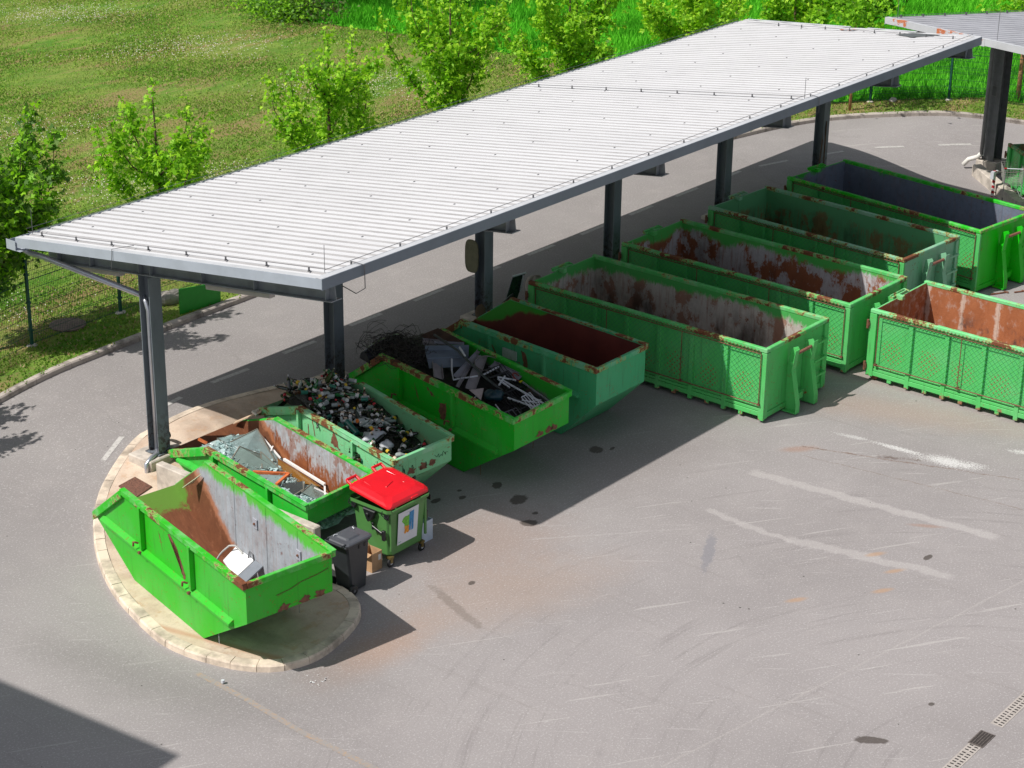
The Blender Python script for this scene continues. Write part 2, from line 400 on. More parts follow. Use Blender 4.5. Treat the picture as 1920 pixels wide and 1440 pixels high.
def grass_mat(name, tall=False):
    t = NT(name); x, y, z = t.sep()
    if tall:
        a = t.noise(2.4, 6, .65, scale3=(1, 1, 1)); b = t.noise(30, 4, .7)
        c = t.mix(t.step(a, .35, .68), (.05, .28, .010), (.11, .46, .025)); c = t.mix(t.math('MULTIPLY', t.step(b, .45, .7), .5), c, (.02, .10, .006))
        return t.pbr(c, .9, 0, t.bump(b, .8, .06), spec=.1)
    a = t.noise(.35, 5, .6, scale3=(.5, 1.2, 1)); b = t.noise(1.5, 6, .68, scale3=(.6, 1.3, 1)); f = t.noise(16, 5, .75); g = t.noise(60, 3, .7)
    c = t.mix(t.step(b, .34, .66), (.11, .27, .03), (.26, .38, .07))
    c = t.mix(t.math('MULTIPLY', t.step(a, .42, .66), .7), c, (.31, .33, .09))
    dry = t.math('MULTIPLY', t.step(t.noise(.55, 6, .65, scale3=(.35, 1.5, 1), off=(4, 2, 0)), .51, .62), t.step(f, .3, .6))
    c = t.mix(t.math('MULTIPLY', dry, .85), c, (.42, .25, .15))
    c = t.mix(t.math('MULTIPLY', t.step(f, .5, .75), .45), c, (.06, .12, .015))
    c = t.mix(t.math('MULTIPLY', t.step(g, .56, .72), .5), c, (.38, .42, .14))
    # clover flowers seen from afar
    vo = t.voro(5.5); m = t.math('LESS_THAN', vo['Distance'], .06)
    dens = t.step(t.noise(.32, 4, .6, off=(8, 3, 0)), .44, .62)
    c = t.mix(t.math('MULTIPLY', t.math('MULTIPLY', m, dens), .7), c, (.62, .60, .52))
    return t.pbr(c, .95, 0, t.bump(t.math('ADD', f, g), .9, .05), spec=.1)

M = {}
M['ground'] = ground_mat()
M['lawn'] = grass_mat('mown_grass'); M['meadow'] = grass_mat('tall_grass', True)

# ------------------------------------------------------------------ ground sheet
def axis(lo, hi, fine, a, b):
    v = [a]; s = fine
    u = list(np.arange(a, b + 1e-6, fine))
    g = fine; w = b
    while w < hi: g *= 1.35; w += g; u.append(w)
    g = fine; w = a
    while w > lo: g *= 1.35; w -= g; u.insert(0, w)
    return u
xs = axis(-500, 700, .45, -20, 50); ys = axis(-500, 700, .45, -26, 14)
V = np.array([(x, y, zg(x, y)) for y in ys for x in xs]); nx = len(xs)
F = np.array([(j * nx + i, j * nx + i + 1, (j + 1) * nx + i + 1, (j + 1) * nx + i) for j in range(len(ys) - 1) for i in range(nx - 1)])
tag(big_mesh('ground', V, F, M['ground'], smooth=True), kind='structure')

# ------------------------------------------------------------------ outer kerb path, lawn strip, field
def catmull(P, step=.5):
    out = []; P = [Vector((*p, 0)) for p in P]
    P = [P[0] * 2 - P[1]] + P + [P[-1] * 2 - P[-2]]
    for i in range(1, len(P) - 2):
        n = max(2, int((P[i + 1] - P[i]).length / step))
        for k in range(n):
            u = k / n; a, b, c, d = P[i - 1], P[i], P[i + 1], P[i + 2]
            out.append(.5 * ((2 * b) + (c - a) * u + (2 * a - 5 * b + 4 * c - d) * u * u + (3 * b - a - 3 * c + d) * u ** 3))
    out.append(P[-2]); return out
def resample(P, step):
    out = [P[0]]; acc = 0
    for a, b in zip(P, P[1:]):
        L = (b - a).length; d = 0
        while acc + (L - d) >= step:
            d += step - acc; acc = 0; out.append(a.lerp(b, d / L))
        acc += L - d
    return out
kp = catmull([(-13, .2), (-9, 2.9), (-5, 4.2), (-2, 4.62), (-.12, 4.76), (1.6, 4.84), (3.4, 4.92), (6, 5.0), (10, 5.06), (16, 5.06), (22, 4.75), (26.81, 3.98), (29.24, 3.45), (30.9, 2.72), (32.43, 1.55), (34.1, -.04), (35.7, -1.9), (37.6, -5), (39.2, -10), (40, -18)])
kerb_pts = resample(kp, .0125)
def frame(P, i):
    d = (P[min(i + 1, len(P) - 1)] - P[max(i - 1, 0)]).normalized(); return d, Vector((-d.y, d.x, 0))
def offs(w, step=.5):
    Q = resample(kp, step); return [Q[i] + frame(Q, i)[1] * w for i in range(len(Q))]
KW, KH = .16, .13
m_kerb = plain('kerb_concrete', (.42, .37, .33), .85, var=.25, nsc=3, dirt=.55, dsc=3)
mb = MB(); i = 0
stone = 80
while i + stone < len(kerb_pts):
    a = kerb_pts[i]; b = kerb_pts[i + stone - 1]
    rows = []
    for k in range(i, i + stone, 20):
        k = min(k, i + stone - 1)
        rows.append(k)
    if rows[-1] != i + stone - 1: rows.append(i + stone - 1)
    vs = []
    for k in rows:
        p = kerb_pts[k]; _, nn = frame(kerb_pts, k); z0 = zg(p.x, p.y)
        for (w, z) in ((-.01, -.1), (0, KH - .03), (.03, KH), (KW, KH), (KW, -.1)):
            q = p + nn * w; vs.append((q.x, q.y, z0 + z))
    fs = []
    for r_ in range(len(rows) - 1):
        for j in range(4):
            fs.append((r_ * 5 + j, (r_ + 1) * 5 + j, (r_ + 1) * 5 + j + 1, r_ * 5 + j + 1))
    fs.append((0, 1, 2, 3, 4)); e = (len(rows) - 1) * 5; fs.append((e + 4, e + 3, e + 2, e + 1, e))
    mb.add(vs, fs); i += stone
tag(build('outer_kerb', mb, m_kerb), kind='structure')

def sheet(name, ws, mat, step=.6, und=.0):
    Q = resample(kp, step); V = []; n = len(Q)
    for w in ws:
        for k in range(n):
            _, nn = frame(Q, k); p = Q[k] + nn * w
            b = und * math.sin(p.x * .9 + p.y * 1.7) * min(1, w / 2)
            V.append((p.x, p.y, zg(p.x, p.y) + .115 + b))
    F = [(j * n + k, j * n + k + 1, (j + 1) * n + k + 1, (j + 1) * n + k) for j in range(len(ws) - 1) for k in range(n - 1)]
    return tag(big_mesh(name, V, F, mat, smooth=True), kind='structure')
sheet('grass_verge', [KW - .01, .5, .9, 1.3, 1.6], M['lawn'])
sheet('grass_field', [1.6, 2, 2.6, 3.4, 4.5, 6, 8, 10, 13, 16, 20, 25, 32, 42, 60, 100, 200, 400], M['lawn'], und=.02)
# bright meadow beyond x = 30.3, a sheet a few mm to centimetres above the mown field
edge = [(30.6, 60), (30.4, 40), (30.55, 28.9), (29.3, 25.6), (29.6, 23.1), (30.2, 20.2), (30.45, 15.4), (30.7, 14.0), (30.1, 11.5), (29.3, 9.0), (29.6, 7.0)]
fl = [p for p in offs(1.62, .5)]
fr_ = [p for p in fl if p.x > 29.8]
left_edge = resample(catmull(edge, .4), .4)
poly_l = left_edge + fr_
V = []; F = []
# fan of rows: from every edge point outwards towards +x/+y
nrow = len(poly_l); outs = [0, .3, .8, 1.6, 3, 5, 8, 12, 18, 28, 45, 80, 160, 320]
for w in outs:
    for k, p in enumerate(poly_l):
        ang = R(35) if p.y > 7 else None
        if ang is None:
            _, nn = frame(poly_l, k); d = Vector((.82, .57, 0)).lerp(Vector((.9, .43, 0)), .5)
        else: d = Vector((.82, .57, 0))
        q = p + d * w; j = rnd.uniform(-.12, .12) if w == 0 else 0
        V.append((q.x + j, q.y, zg(q.x, q.y) + (.118 if w == 0 else .19)))
F = [(j * nrow + k, j * nrow + k + 1, (j + 1) * nrow + k + 1, (j + 1) * nrow + k) for j in range(len(outs) - 1) for k in range(nrow - 1)]
tag(big_mesh('tall_grass_field', V, F, M['meadow'], smooth=True), kind='structure')

# ------------------------------------------------------------------ road markings (thin sheets)
def mark_mat(name, col, wear=.5):
    t = NT(name); m = t.step(t.noise(14, 6, .75), wear - .1, wear + .12)
    c = t.mix(m, col, (.30, .28, .27)); c = t.mix(t.math('MULTIPLY', t.noise(60, 2, .6), .3), c, (.25, .24, .23)); return t.pbr(c, .85)
m_mark = mark_mat('road_paint_white', (.56, .54, .52), .56)
m_orange = mark_mat('road_paint_orange', (.42, .28, .18), .44)
def strip(mb, P, w, dz=.005):
    """flat sheet following the ground"""
    V = []; F = []
    n = max(2, int((P[1] - P[0]).length / .12))
    d = (P[1] - P[0]).normalized(); nn = Vector((-d.y, d.x, 0))
    for k in range(n + 1):
        p = P[0].lerp(P[1], k / n)
        for s_ in (-.5, .5):
            q = p + nn * w * s_; V.append((q.x, q.y, zg(q.x, q.y) + dz))
    for k in range(n): F.append((2 * k, 2 * k + 2, 2 * k + 3, 2 * k + 1))
    mb.add(V, [tuple(reversed(f)) for f in F])
mb = MB()
dd = [((3.31, 1.93), (4.37, 1.90)), ((5.5, 1.96), (6.5, 1.94))]
x0 = 7.72
while x0 < 23.2: dd.append(((x0, 2.0 + .02 * math.sin(x0)), (x0 + 1.06, 2.0))); x0 += 2.19
dd += [((24.9, 1.86), (25.95, 1.55)), ((27.0, 1.15), (27.9, .8)), ((28.93, .33), (29.83, -.18)), ((31.0, -.73), (32.1, -1.28)), ((1.26, 1.66), (2.35, 1.84)), ((-.5, 1.0), (.35, 1.42)), ((-2.3, -.3), (-1.5, .42))]
dd.remove(((-2.3, -.3), (-1.5, .42)))
for a, b in dd: strip(mb, (Vector((*a, 0)), Vector((*b, 0))), .12)
tag(build('lane_dashes', mb, m_mark), kind='structure')
mb = MB(); a = atg(368, 1262); b = atg(690, 1430); pts = [atg(368, 1262), atg(460, 1310), atg(560, 1370), atg(700, 1440), atg(900, 1560)]
for a, b in zip(pts, pts[1:]): strip(mb, (a, b), .11)
tag(build('orange_line', mb, m_orange), kind='structure')

# ------------------------------------------------------------------ concrete island with kerb stones
isl = [(5.0, .3), (2.5, 1.0), (.9, 1.05), (.3, 1.0), (-.72, .5), (-1.7, -.2), (-2.65, -1.25), (-3.52, -2.6), (-4.03, -3.8), (-4.38, -5.1), (-4.30, -6.05), (-4.06, -6.75), (-3.66, -7.22), (-3.04, -7.42), (-2.24, -7.28), (-1.61, -7.03), (-1.25, -6.68), (-1.07, -6.25), (-1.08, -5.9), (-1.25, -5.3), (-1.3, -4.2)]
ip = catmull(isl, .2)
ik = resample(ip, .01)
m_isk = plain('island_kerb_stone', (.66, .55, .44), .85, var=.3, nsc=2.5, dirt=.45, dsc=2.2)
mb = MB(); i = 0; st = 46
while i + st < len(ik):
    vs = []; rows = [i, i + 22, i + st - 1]; jit = rnd.uniform(-.006, .006)
    for k in rows:
        p = ik[k]; _, nn = frame(ik, k); z0 = zg(p.x, p.y)
        for (w, z) in ((-.012, -.1), (0.004, .095), (.03, .122), (.20, .127), (.20, -.1)):
            q = p + nn * (w + jit); vs.append((q.x, q.y, z0 + z + jit))
    fs = []
    for r_ in range(2):
        for j in range(4): fs.append((r_ * 5 + j, (r_ + 1) * 5 + j, (r_ + 1) * 5 + j + 1, r_ * 5 + j + 1))
    fs += [(0, 1, 2, 3, 4), (14, 13, 12, 11, 10)]
    mb.add(vs, fs); i += st
tag(build('island_kerb', mb, m_isk), kind='structure')
def island_mat():
    t = NT('island_concrete'); x, y, z = t.sep()
    n = t.noise(1.6, 6, .65); f = t.noise(30, 4, .7)
    c = t.mix(t.step(n, .35, .7), (.66, .53, .42), (.52, .39, .30))
    c = t.mix(t.math('MULTIPLY', t.step(t.noise(3.5, 7, .7), .52, .66), .5), c, (.52, .31, .18))
    c = t.mix(t.math('MULTIPLY', t.step(t.noise(.8, 5, .6, scale3=(1, .5, 1)), .5, .7), .45), c, (.20, .16, .13))
    c = t.mix(t.math('MULTIPLY', t.step(f, .5, .7), .25), c, (.2, .17, .15))
    # rust line seeping from under the skip
    u = t.math('ADD', x, t.math('MULTIPLY', y, .247)); d = t.math('ABSOLUTE', t.math('ADD', u, 5.30)); 
    c = t.mix(t.math('MULTIPLY', t.math('SUBTRACT', 1.0, t.step(t.math('ADD', d, t.math('MULTIPLY', t.math('SUBTRACT', n, .5), .2)), .0, .12)), .55), c, (.45, .20, .11))
    return t.pbr(c, .9, 0, t.bump(f, .3, .01), spec=.2)
m_isl = island_mat()
inn = [ik[k] + frame(ik, k)[1] * .205 for k in range(0, len(ik), 20)]
mb = MB(); cen = Vector((-.6, -3.2, 0)); vs = []; nr = 7
for r_ in range(nr):
    for p in inn:
        q = p.lerp(Vector((max(-2.2, min(1.5, p.x * .5 + .2)), p.y * .55 - 1.0, 0)), r_ / (nr - 1)); vs.append((q.x, q.y, zg(q.x, q.y) + .118))
n = len(inn)
fs = [(r_ * n + k, r_ * n + k + 1, (r_ + 1) * n + k + 1, (r_ + 1) * n + k) for r_ in range(nr - 1) for k in range(n - 1)]
mb.add(vs, fs); tag(build('island_pavement', mb, m_isl, smooth=True), kind='structure')

# ------------------------------------------------------------------ world, sun, camera
w = bpy.data.worlds.new('World'); scene.world = w; w.use_nodes = True
nt = w.node_tree; bg = nt.nodes['Background']; sky = nt.nodes.new('ShaderNodeTexSky'); sky.sky_type = 'NISHITA'; sky.sun_disc = False
SX, SY = .70, .32
el = math.atan(1 / math.hypot(SX, SY)); sky.sun_elevation = el; sky.sun_rotation = math.atan2(-SX, SY)
sky.air_density = 1.0; sky.dust_density = 1.5; hs = nt.nodes.new('ShaderNodeHueSaturation'); hs.inputs['Saturation'].default_value = .45; nt.links.new(sky.outputs[0], hs.inputs['Color']); nt.links.new(hs.outputs[0], bg.inputs[0]); bg.inputs[1].default_value = .108
sl = bpy.data.lights.new('Sun', 'SUN'); sl.energy = 4.6; sl.angle = R(.53); sl.color = (1, .96, .9)
so = bpy.data.objects.new('Sun', sl); COL.objects.link(so); so.location = (-20, 10, 30)
so.rotation_euler = Vector((SX, -SY, -1)).to_track_quat('-Z', 'Y').to_euler()
cd = bpy.data.cameras.new('Camera'); cd.sensor_width = 36; cd.lens = 36 * FOC / 1920; cd.clip_start = .5; cd.clip_end = 2000
co = bpy.data.objects.new('Camera', cd); COL.objects.link(co); co.location = CAM.tolist()
rm = Matrix(((_R2[0], _U2[0], -_fw[0]), (_R2[1], _U2[1], -_fw[1]), (_R2[2], _U2[2], -_fw[2])))
co.rotation_euler = rm.to_euler(); scene.camera = co
scene.view_settings.view_transform = 'Standard'; scene.view_settings.look = 'None'; scene.view_settings.gamma = 1
scene.view_settings.exposure = 0.0
scene.render.engine = 'CYCLES'
# ------------------------------------------------------------------ canopy materials
M['steel'] = plain('galvanised_grey_paint', (.25, .275, .30), .5, .0, var=.18, nsc=3, dirt=.12)
M['steel_dark'] = plain('dark_grey_beam_paint', (.12, .125, .13), .55, .0, var=.2, nsc=3, dirt=.2)
M['column'] = None
def col_mat():
    t = NT('column_paint'); z = t.sep()[2]
    c = t.mix(t.step(t.noise(2.5, 5, .6, scale3=(1, 1, .3)), .4, .7), (.165, .19, .215), (.125, .145, .165))
    m = t.math('MULTIPLY', t.step(t.noise(9, 8, .72), .50, .56), t.math('SUBTRACT', 1.0, t.step(z, .6, 1.7)))
    c = t.mix(t.math('MULTIPLY', m, .8), c, (.05, .03, .025)); sp = t.step(t.noise(30, 4, .6), .70, .73); c = t.mix(sp, c, (.03, .03, .035))
    return t.pbr(c, .5, 0, None, spec=.4)
M['column'] = col_mat()
def roof_mat():
    t = NT('white_roof_sheet')
    c = t.mix(t.step(t.noise(.6, 5, .6, scale3=(1, .25, 1)), .4, .7), (.69, .685, .70), (.64, .635, .65))
    c = t.mix(t.math('MULTIPLY', t.step(t.noise(3, 6, .7, scale3=(1.6, .12, 1)), .5, .75), .25), c, (.58, .57, .56))
    return t.pbr(c, .42, .0, None, spec=.4)
M['roof'] = roof_mat()
M['rib_shade'] = plain('roof_rib_shade', (.32, .315, .32), .5, var=.12, nsc=1.5, dirt=.06)  # shade of rib slopes and valleys put into the colour, with slight dirt
M['roof2'] = plain('grey_roof_sheet', (.42, .42, .45), .5, var=.12, nsc=1.2, dirt=.1)
M['fascia'] = plain('fascia_paint', (.37, .41, .47), .45, var=.08, nsc=1.2, dirt=.08)
M['fascia_white'] = plain('fascia_flashing', (.52, .53, .55), .45, var=.08, nsc=1.5, dirt=.1)
M['fascia_dark'] = plain('eaves_flashing', (.15, .18, .22), .45, var=.1, nsc=1.5)
M['zinc'] = plain('zinc_pipe', (.52, .54, .60), .32, .7, var=.1, nsc=4)
M['wire'] = plain('conductor_wire', (.16, .16, .17), .5, .6, var=.1)
def _or():
    t = NT('orange_primer'); m = t.step(t.noise(3.5, 7, .75), .50, .56)
    return t.pbr(t.mix(m, (.52, .53, .55), t.mix(t.noise(9, 4, .6), (.42, .10, .04), (.62, .22, .09))), .6)
M['orange'] = _or()
M['concrete'] = plain('cast_concrete', (.54, .48, .42), .9, var=.22, nsc=3.5, dirt=.30, dsc=4, bump=.3)
M['lamp_case'] = plain('lamp_case', (.45, .42, .40), .4, var=.1)

XO = .12
def rz_(y): return 5.512 - .134 * (y + 5.25)
def ibeam(mb, a, b, w, h, tf=.018, tw=.012, side=(1, 0, 0)):
    """I section, web in the plane of a-b and z"""
    a = Vector(a); b = Vector(b); u = Vector((0, 0, 1)); d = (b - a).normalized(); up = Vector(side).cross(d).normalized()
    if up.z < 0: up = -up
    mb.bar(a + up * (h / 2 - tf / 2), b + up * (h / 2 - tf / 2), w, tf, up)
    mb.bar(a - up * (h / 2 - tf / 2), b - up * (h / 2 - tf / 2), w, tf, up)
    mb.bar(a, b, tw, h - 2 * tf, up)
    return up
def hcolumn(mb, c, z0, z1, b=.30, d=.30, along='y'):
    x, y = c; t_ = .018
    if along == 'y':
        mb.box(x - b / 2, x + b / 2, y - d / 2, y - d / 2 + t_, z0, z1); mb.box(x - b / 2, x + b / 2, y + d / 2 - t_, y + d / 2, z0, z1)
        mb.box(x - .006, x + .006, y - d / 2 + t_, y + d / 2 - t_, z0, z1)
    else:
        mb.box(x - d / 2, x - d / 2 + t_, y - b / 2, y + b / 2, z0, z1); mb.box(x + d / 2 - t_, x + d / 2, y - b / 2, y + b / 2, z0, z1)
        mb.box(x - d / 2 + t_, x + d / 2 - t_, y - .006, y + .006, z0, z1)

YR, YL, XF = -5.30, 3.08, -.6
def xend(y): return 23.68 + (y + 5.3) * .232
canopy = thing('canopy', 'long white corrugated canopy on six grey steel columns over the green skips', 'canopy', (0, 0, 0))
# corrugated sheet with thickness
prof = []; x = XF + .02; hgt = .042
while x < 25.8:
    for dx, dz in ((0, 0), (.040, 0), (.080, hgt), (.228, hgt)): prof.append((x + dx, dz))
    x += .26
V = []; Fc = []
for (px_, dz) in prof:
    y0 = YR if px_ <= xend(YR) else (px_ - 23.68) / .232 - 5.3
    y0 = min(y0, YL - .02)
    for y in (y0, YL):
        V.append((px_, y, rz_(y) + dz)); V.append((px_, y, rz_(y) + dz - .004))
for k in range(len(prof) - 1):
    a, b = 4 * k, 4 * (k + 1)
    Fc += [(a, b, b + 2, a + 2), (a + 1, a + 3, b + 3, b + 1), (a, a + 1, b + 1, b), (a + 2, b + 2, b + 3, a + 3)]
mb = MB()
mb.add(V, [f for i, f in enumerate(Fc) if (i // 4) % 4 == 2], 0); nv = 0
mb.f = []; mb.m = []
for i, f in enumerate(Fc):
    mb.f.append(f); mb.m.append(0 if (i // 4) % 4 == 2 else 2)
for ry, sp_ in ((-3.9, 1.3), (-1.7, 1.3), (.4, 1.3), (2.2, 1.3)):
    x = .4 + (ry % 1)
    while x < xend(ry) - .4:
        xx = XF + .02 + round((x - XF - .18) / .26) * .26 + .165
        mb.box(xx - .022, xx + .022, ry - .012, ry + .012, rz_(ry) + hgt, rz_(ry) + hgt + .010, 1); x += sp_
build('roof_sheet', mb, [M['roof'], M['wire'], M['rib_shade']], canopy)
# front fascia, flashing, eaves board, gutter
mb = MB()
def sl_bar(mb, x, ya, yb, w, h, dz, mi=0):
    mb.hexa([(x - w / 2, ya, rz_(ya) + dz - h), (x + w / 2, ya, rz_(ya) + dz - h), (x + w / 2, yb, rz_(yb) + dz - h), (x - w / 2, yb, rz_(yb) + dz - h),
             (x - w / 2, ya, rz_(ya) + dz), (x + w / 2, ya, rz_(ya) + dz), (x + w / 2, yb, rz_(yb) + dz), (x - w / 2, yb, rz_(yb) + dz)], mi)
sl_bar(mb, XF, YR - .02, YL, .012, .19, .05); sl_bar(mb, XF + .07, YR, YL, .128, .01, .056, 1)
build('front_fascia', mb, [M['fascia'], M['fascia_white']], canopy)
mb = MB(); xe = xend(YR)
mb.box(XF - .006, xe, YR - .032, YR - .02, rz_(YR) - .155, rz_(YR) + .05)
mb.box(XF - .004, xe, YR - .019, YR + .13, rz_(YR) + .046, rz_(YR) + .053, 1)
build('side_fascia', mb, [M['fascia_dark'], M['fascia_white']], canopy)
mb = MB(); zc = rz_(YL)
mb.box(XF - .03, 25.6, YL + .24, YL + .25, zc - .20, zc - .04); mb.box(XF - .03, 25.6, YL - .16, YL + .24, zc - .21, zc - .20); mb.box(XF - .04, XF - .03, YL - .03, YL + .25, zc - .21, zc - .01)
build('gutter', mb, M['fascia'], canopy)
# end flashing at the mitre (torn)
for ya, yb in ((-5.28, -4.2), (-3.2, -1.5), (-.9, 2.9)):
    mb = MB(); mb.hexa([(xend(ya) - .05, ya, rz_(ya) + .046), (xend(ya) + .06, ya, rz_(ya) + .046), (xend(yb) + .06, yb, rz_(yb) + .046), (xend(yb) - .05, yb, rz_(yb) + .046),
             (xend(ya) - .05, ya, rz_(ya) + .056), (xend(ya) + .06, ya, rz_(ya) + .056), (xend(yb) + .06, yb, rz_(yb) + .056), (xend(yb) - .05, yb, rz_(yb) + .056)])
    build('end_flashing', mb, M['fascia_white'], canopy)
mb = MB(); mb.plate([(23.75, -4.1, rz_(-4.1) + .06), (23.35, -3.5, rz_(-3.5) + .06), (23.6, -2.9, rz_(-2.9) + .07), (23.95, -3.2, rz_(-3.2) + .06)], .008)
build('torn_flashing', mb, plain('dark_torn_metal', (.10, .11, .11), .5), canopy)
mb = MB(); mb.plate([(24.25, -1.4, rz_(-1.4) + .06), (24.08, -1.2, rz_(-1.2) + .06), (24.2, -.85, rz_(-.85) + .065), (24.45, -1.1, rz_(-1.1) + .06)], .008)
build('torn_flashing', mb, M['orange'], canopy)
# columns, beams, purlins
cyl = {}
for i in range(6):
    cx = 5 * i + XO; mb = MB(); cz = .505
    hcolumn(mb, (cx, 0), cz, rz_(0) - .60)
    mb.box(cx - .2, cx + .2, -.2, .2, cz, cz + .02)
    build('column', mb, M['column'], canopy)
    mb = MB()
    if i < 5: A = (cx, -4.93); B = (cx, 3.02)
    else: A = (24.0, -4.93); B = (25.45, 3.02)
    bh = .50; dz = .30
    a3 = (A[0], A[1], rz_(A[1]) - .085 - bh / 2); b3 = (B[0], B[1], rz_(B[1]) - .085 - bh / 2)
    ibeam(mb, a3, b3, .27, bh)
    for s_ in (-1, 1):
        for yy in (-4.80, -3.0, -1.6, -.16, .16, 1.6, 2.6):
            f = (yy - A[1]) / (B[1] - A[1]); xx = A[0] + (B[0] - A[0]) * f; zz = rz_(yy) - .085 - bh / 2
            mb.box(min(xx + s_ * .01, xx + s_ * .12), max(xx + s_ * .01, xx + s_ * .12), yy - .006, yy + .006, zz - bh / 2 + .02, zz + bh / 2 - .02)
    build('beam', mb, M['steel'], canopy)
for yy in (-5.0, -3.3, -1.65, 0, 1.65, 2.95):
    mb = MB(); mb.box(XF + .05, xend(yy) - .1, yy - .035, yy + .035, rz_(yy) - .082, rz_(yy) - .004)
    build('purlin', mb, M['steel_dark'], canopy)
# down pipe from the gutter to the first column
mb = MB(); pe = (XO - .02, .17, 3.74)
mb.tube([(XF + .22, YL + .08, zc - .17), (XF + .24, YL + .08, zc - .28), (XF + .30, YL - .02, zc - .34), (XF + .38, YL - .25, zc - .37), pe], .058, 12)
mb.tube([pe, (XO - .07, .06, 3.66), (XO - .07, .0, 3.5), (XO - .07, .0, .52)], .045, 10)
mb.tube([(XO - .07, .0, .56), (XO - .16, -.10, .535), (XO - .36, -.16, .53), (-.41, -.20, .46), (-.41, -.20, .15)], .045, 8)
build('downpipe', mb, M['zinc'], canopy, smooth=True)
# lightning conductor: wire round the edges with clips, masts, loops
mb = MB(); wz = .10
def wire(P, r=.006): mb.tube(P, r, 4)
wire([(XF + .25, YR + .14, rz_(YR) + wz + .02), (xend(YR) - .2, YR + .14, rz_(YR) + wz + .02)])
wire([(XF + .32, YR + .2, rz_(YR) + wz), (XF + .32, YL, rz_(YL) + wz)])
wire([(XF + .32, YL - .05, rz_(YL) + wz), (25.3, YL - .05, rz_(YL) + wz)])
wire([(XF + .32, YL + .05, rz_(YL) + wz + .05), (25.3, YL + .05, rz_(YL) + wz + .02)], .005)
wire([(15.3, YL - .3, rz_(YL - .3) + wz), (15.3, YR + .15, rz_(YR) + wz)])
wire([(23.25, YR + .5, rz_(YR + .5) + wz), (24.9, YL - .5, rz_(YL - .5) + wz)])
def clip(x, y): mb.box(x - .012, x + .012, y - .012, y + .012, rz_(y) + .04, rz_(y) + wz + .02); mb.box(x - .03, x + .03, y - .012, y + .012, rz_(y) + .05, rz_(y) + .060)
x = .3
while x < 23: clip(x, YR + .14); x += 1.27
for k in range(8): clip(XF + .32, YR + .6 + k * 1.05); clip(15.3, YR + .5 + k * 1.05); clip(23.3 + k * .2, YR + .6 + k * .87)
for (x, y) in ((XF + .35, YR + .25), (XF + .35, YL - .1), (15.3, YR + .15)): mb.tube([(x, y, rz_(y) + .05), (x, y, rz_(y) + .55)], .007, 4)
wire([(XF + .32, -.1, rz_(-.1) + wz), (XF - .02, .14, rz_(.14) + .09), (XF - .04, .16, rz_(.16) - .3), (XF + .1, .1, rz_(.1) - .36), (XO - .05, .16, rz_(0) - .62), (XO - .05, .16, 3.2)], .007)
wire([(.3, YR + .14, rz_(YR) + .1), (.42, YR - .06, rz_(YR) + .05), (.42, YR - .07, rz_(YR) - .38), (.2, YR - .06, rz_(YR) - .42), (.1, YR + .2, rz_(YR) - .3)], .009)
wire([(15.5, YR + .14, rz_(YR) + .1), (15.6, YR - .06, rz_(YR) + .05), (15.6, YR - .07, rz_(YR) - .3), (15.4, YR, rz_(YR) - .34)], .008)
build('lightning_conductor', mb, M['wire'], canopy)
for (ya, yb) in ((2.4, 1.0), (-1.45, -3.17)):
    mb = MB(); xx = .30
    mb.bar((xx, ya, rz_(ya) - .73), (xx, yb, rz_(yb) - .73), .14, .09); mb.bar((xx, ya, rz_(ya) - .69), (xx, ya, rz_(ya) - .1), .02, .02); mb.bar((xx, yb, rz_(yb) - .69), (xx, yb, rz_(yb) - .1), .02, .02)
    build('strip_light', mb, M['lamp_case'], canopy, bevel=.015)
# column footings: their own concrete blocks
for i in range(6):
    cx = 5 * i + XO; g = -.1
    mb = MB()
    if i == 0: mb.box(-.36, .60, -.28, .40, g, .50)
    else: mb.box(cx - .40, cx + .42, -.38, .40, g, .50)
    lab = ['concrete footing under the nearest canopy column, beside the rusty cover', 'concrete footing under the second column, behind the bottle skip', 'concrete footing under the third column, behind the skip with the red inside',
           'concrete footing under the fourth column, behind the large rusty containers', 'concrete footing under the fifth column, behind the pale green container', 'concrete footing under the farthest column of the long canopy'][i]
    solo('concrete_footing', mb, M['concrete'], lab, 'footing', 'footings under the canopy columns', bevel=.02)
mb = MB(); mb.box(-.74, -.56, -5.10, -.86, -.05, .80)
solo('low_concrete_wall', mb, M['concrete'], 'low pale concrete wall between the front skip and the glass skip', 'wall', bevel=.02)

# ------------------------------------------------------------------ second canopy (turned a quarter, right edge)
c2 = thing('canopy', 'grey roofed canopy with orange primer on its edge at the right of the photo', 'canopy', (23.7, -2.5, 0))
L2 = c2.location.copy()
def z2(x): return 5.00 - .11 * (x - 23.7)
x0, x1, y1_, y0_ = 23.62, 32.3, -2.35, -26.0
V = []; Fc = []; prof = []; y = y1_ - .02
while y > y0_:
    for dy, dz in ((0, hgt), (.125, hgt), (.16, 0), (.225, 0)): prof.append((y - dy, dz))
    y -= .26
for (py_, dz) in prof:
    xs_ = x0 + .10 * (y1_ - py_) * -1
    for x in (x0, x1): V.append((x, py_, z2(x) + dz)); V.append((x, py_, z2(x) + dz - .004))
for k in range(len(prof) - 1):
    a, b = 4 * k, 4 * (k + 1); Fc += [(a, a + 2, b + 2, b), (a + 1, b + 1, b + 3, a + 3), (a, b, b + 1, a + 1)]
mb = MB(); mb.add(V, Fc); mb.shift(L2); build('roof_sheet', mb, M['roof2'], c2)
mb = MB()
def ex(y): return x0
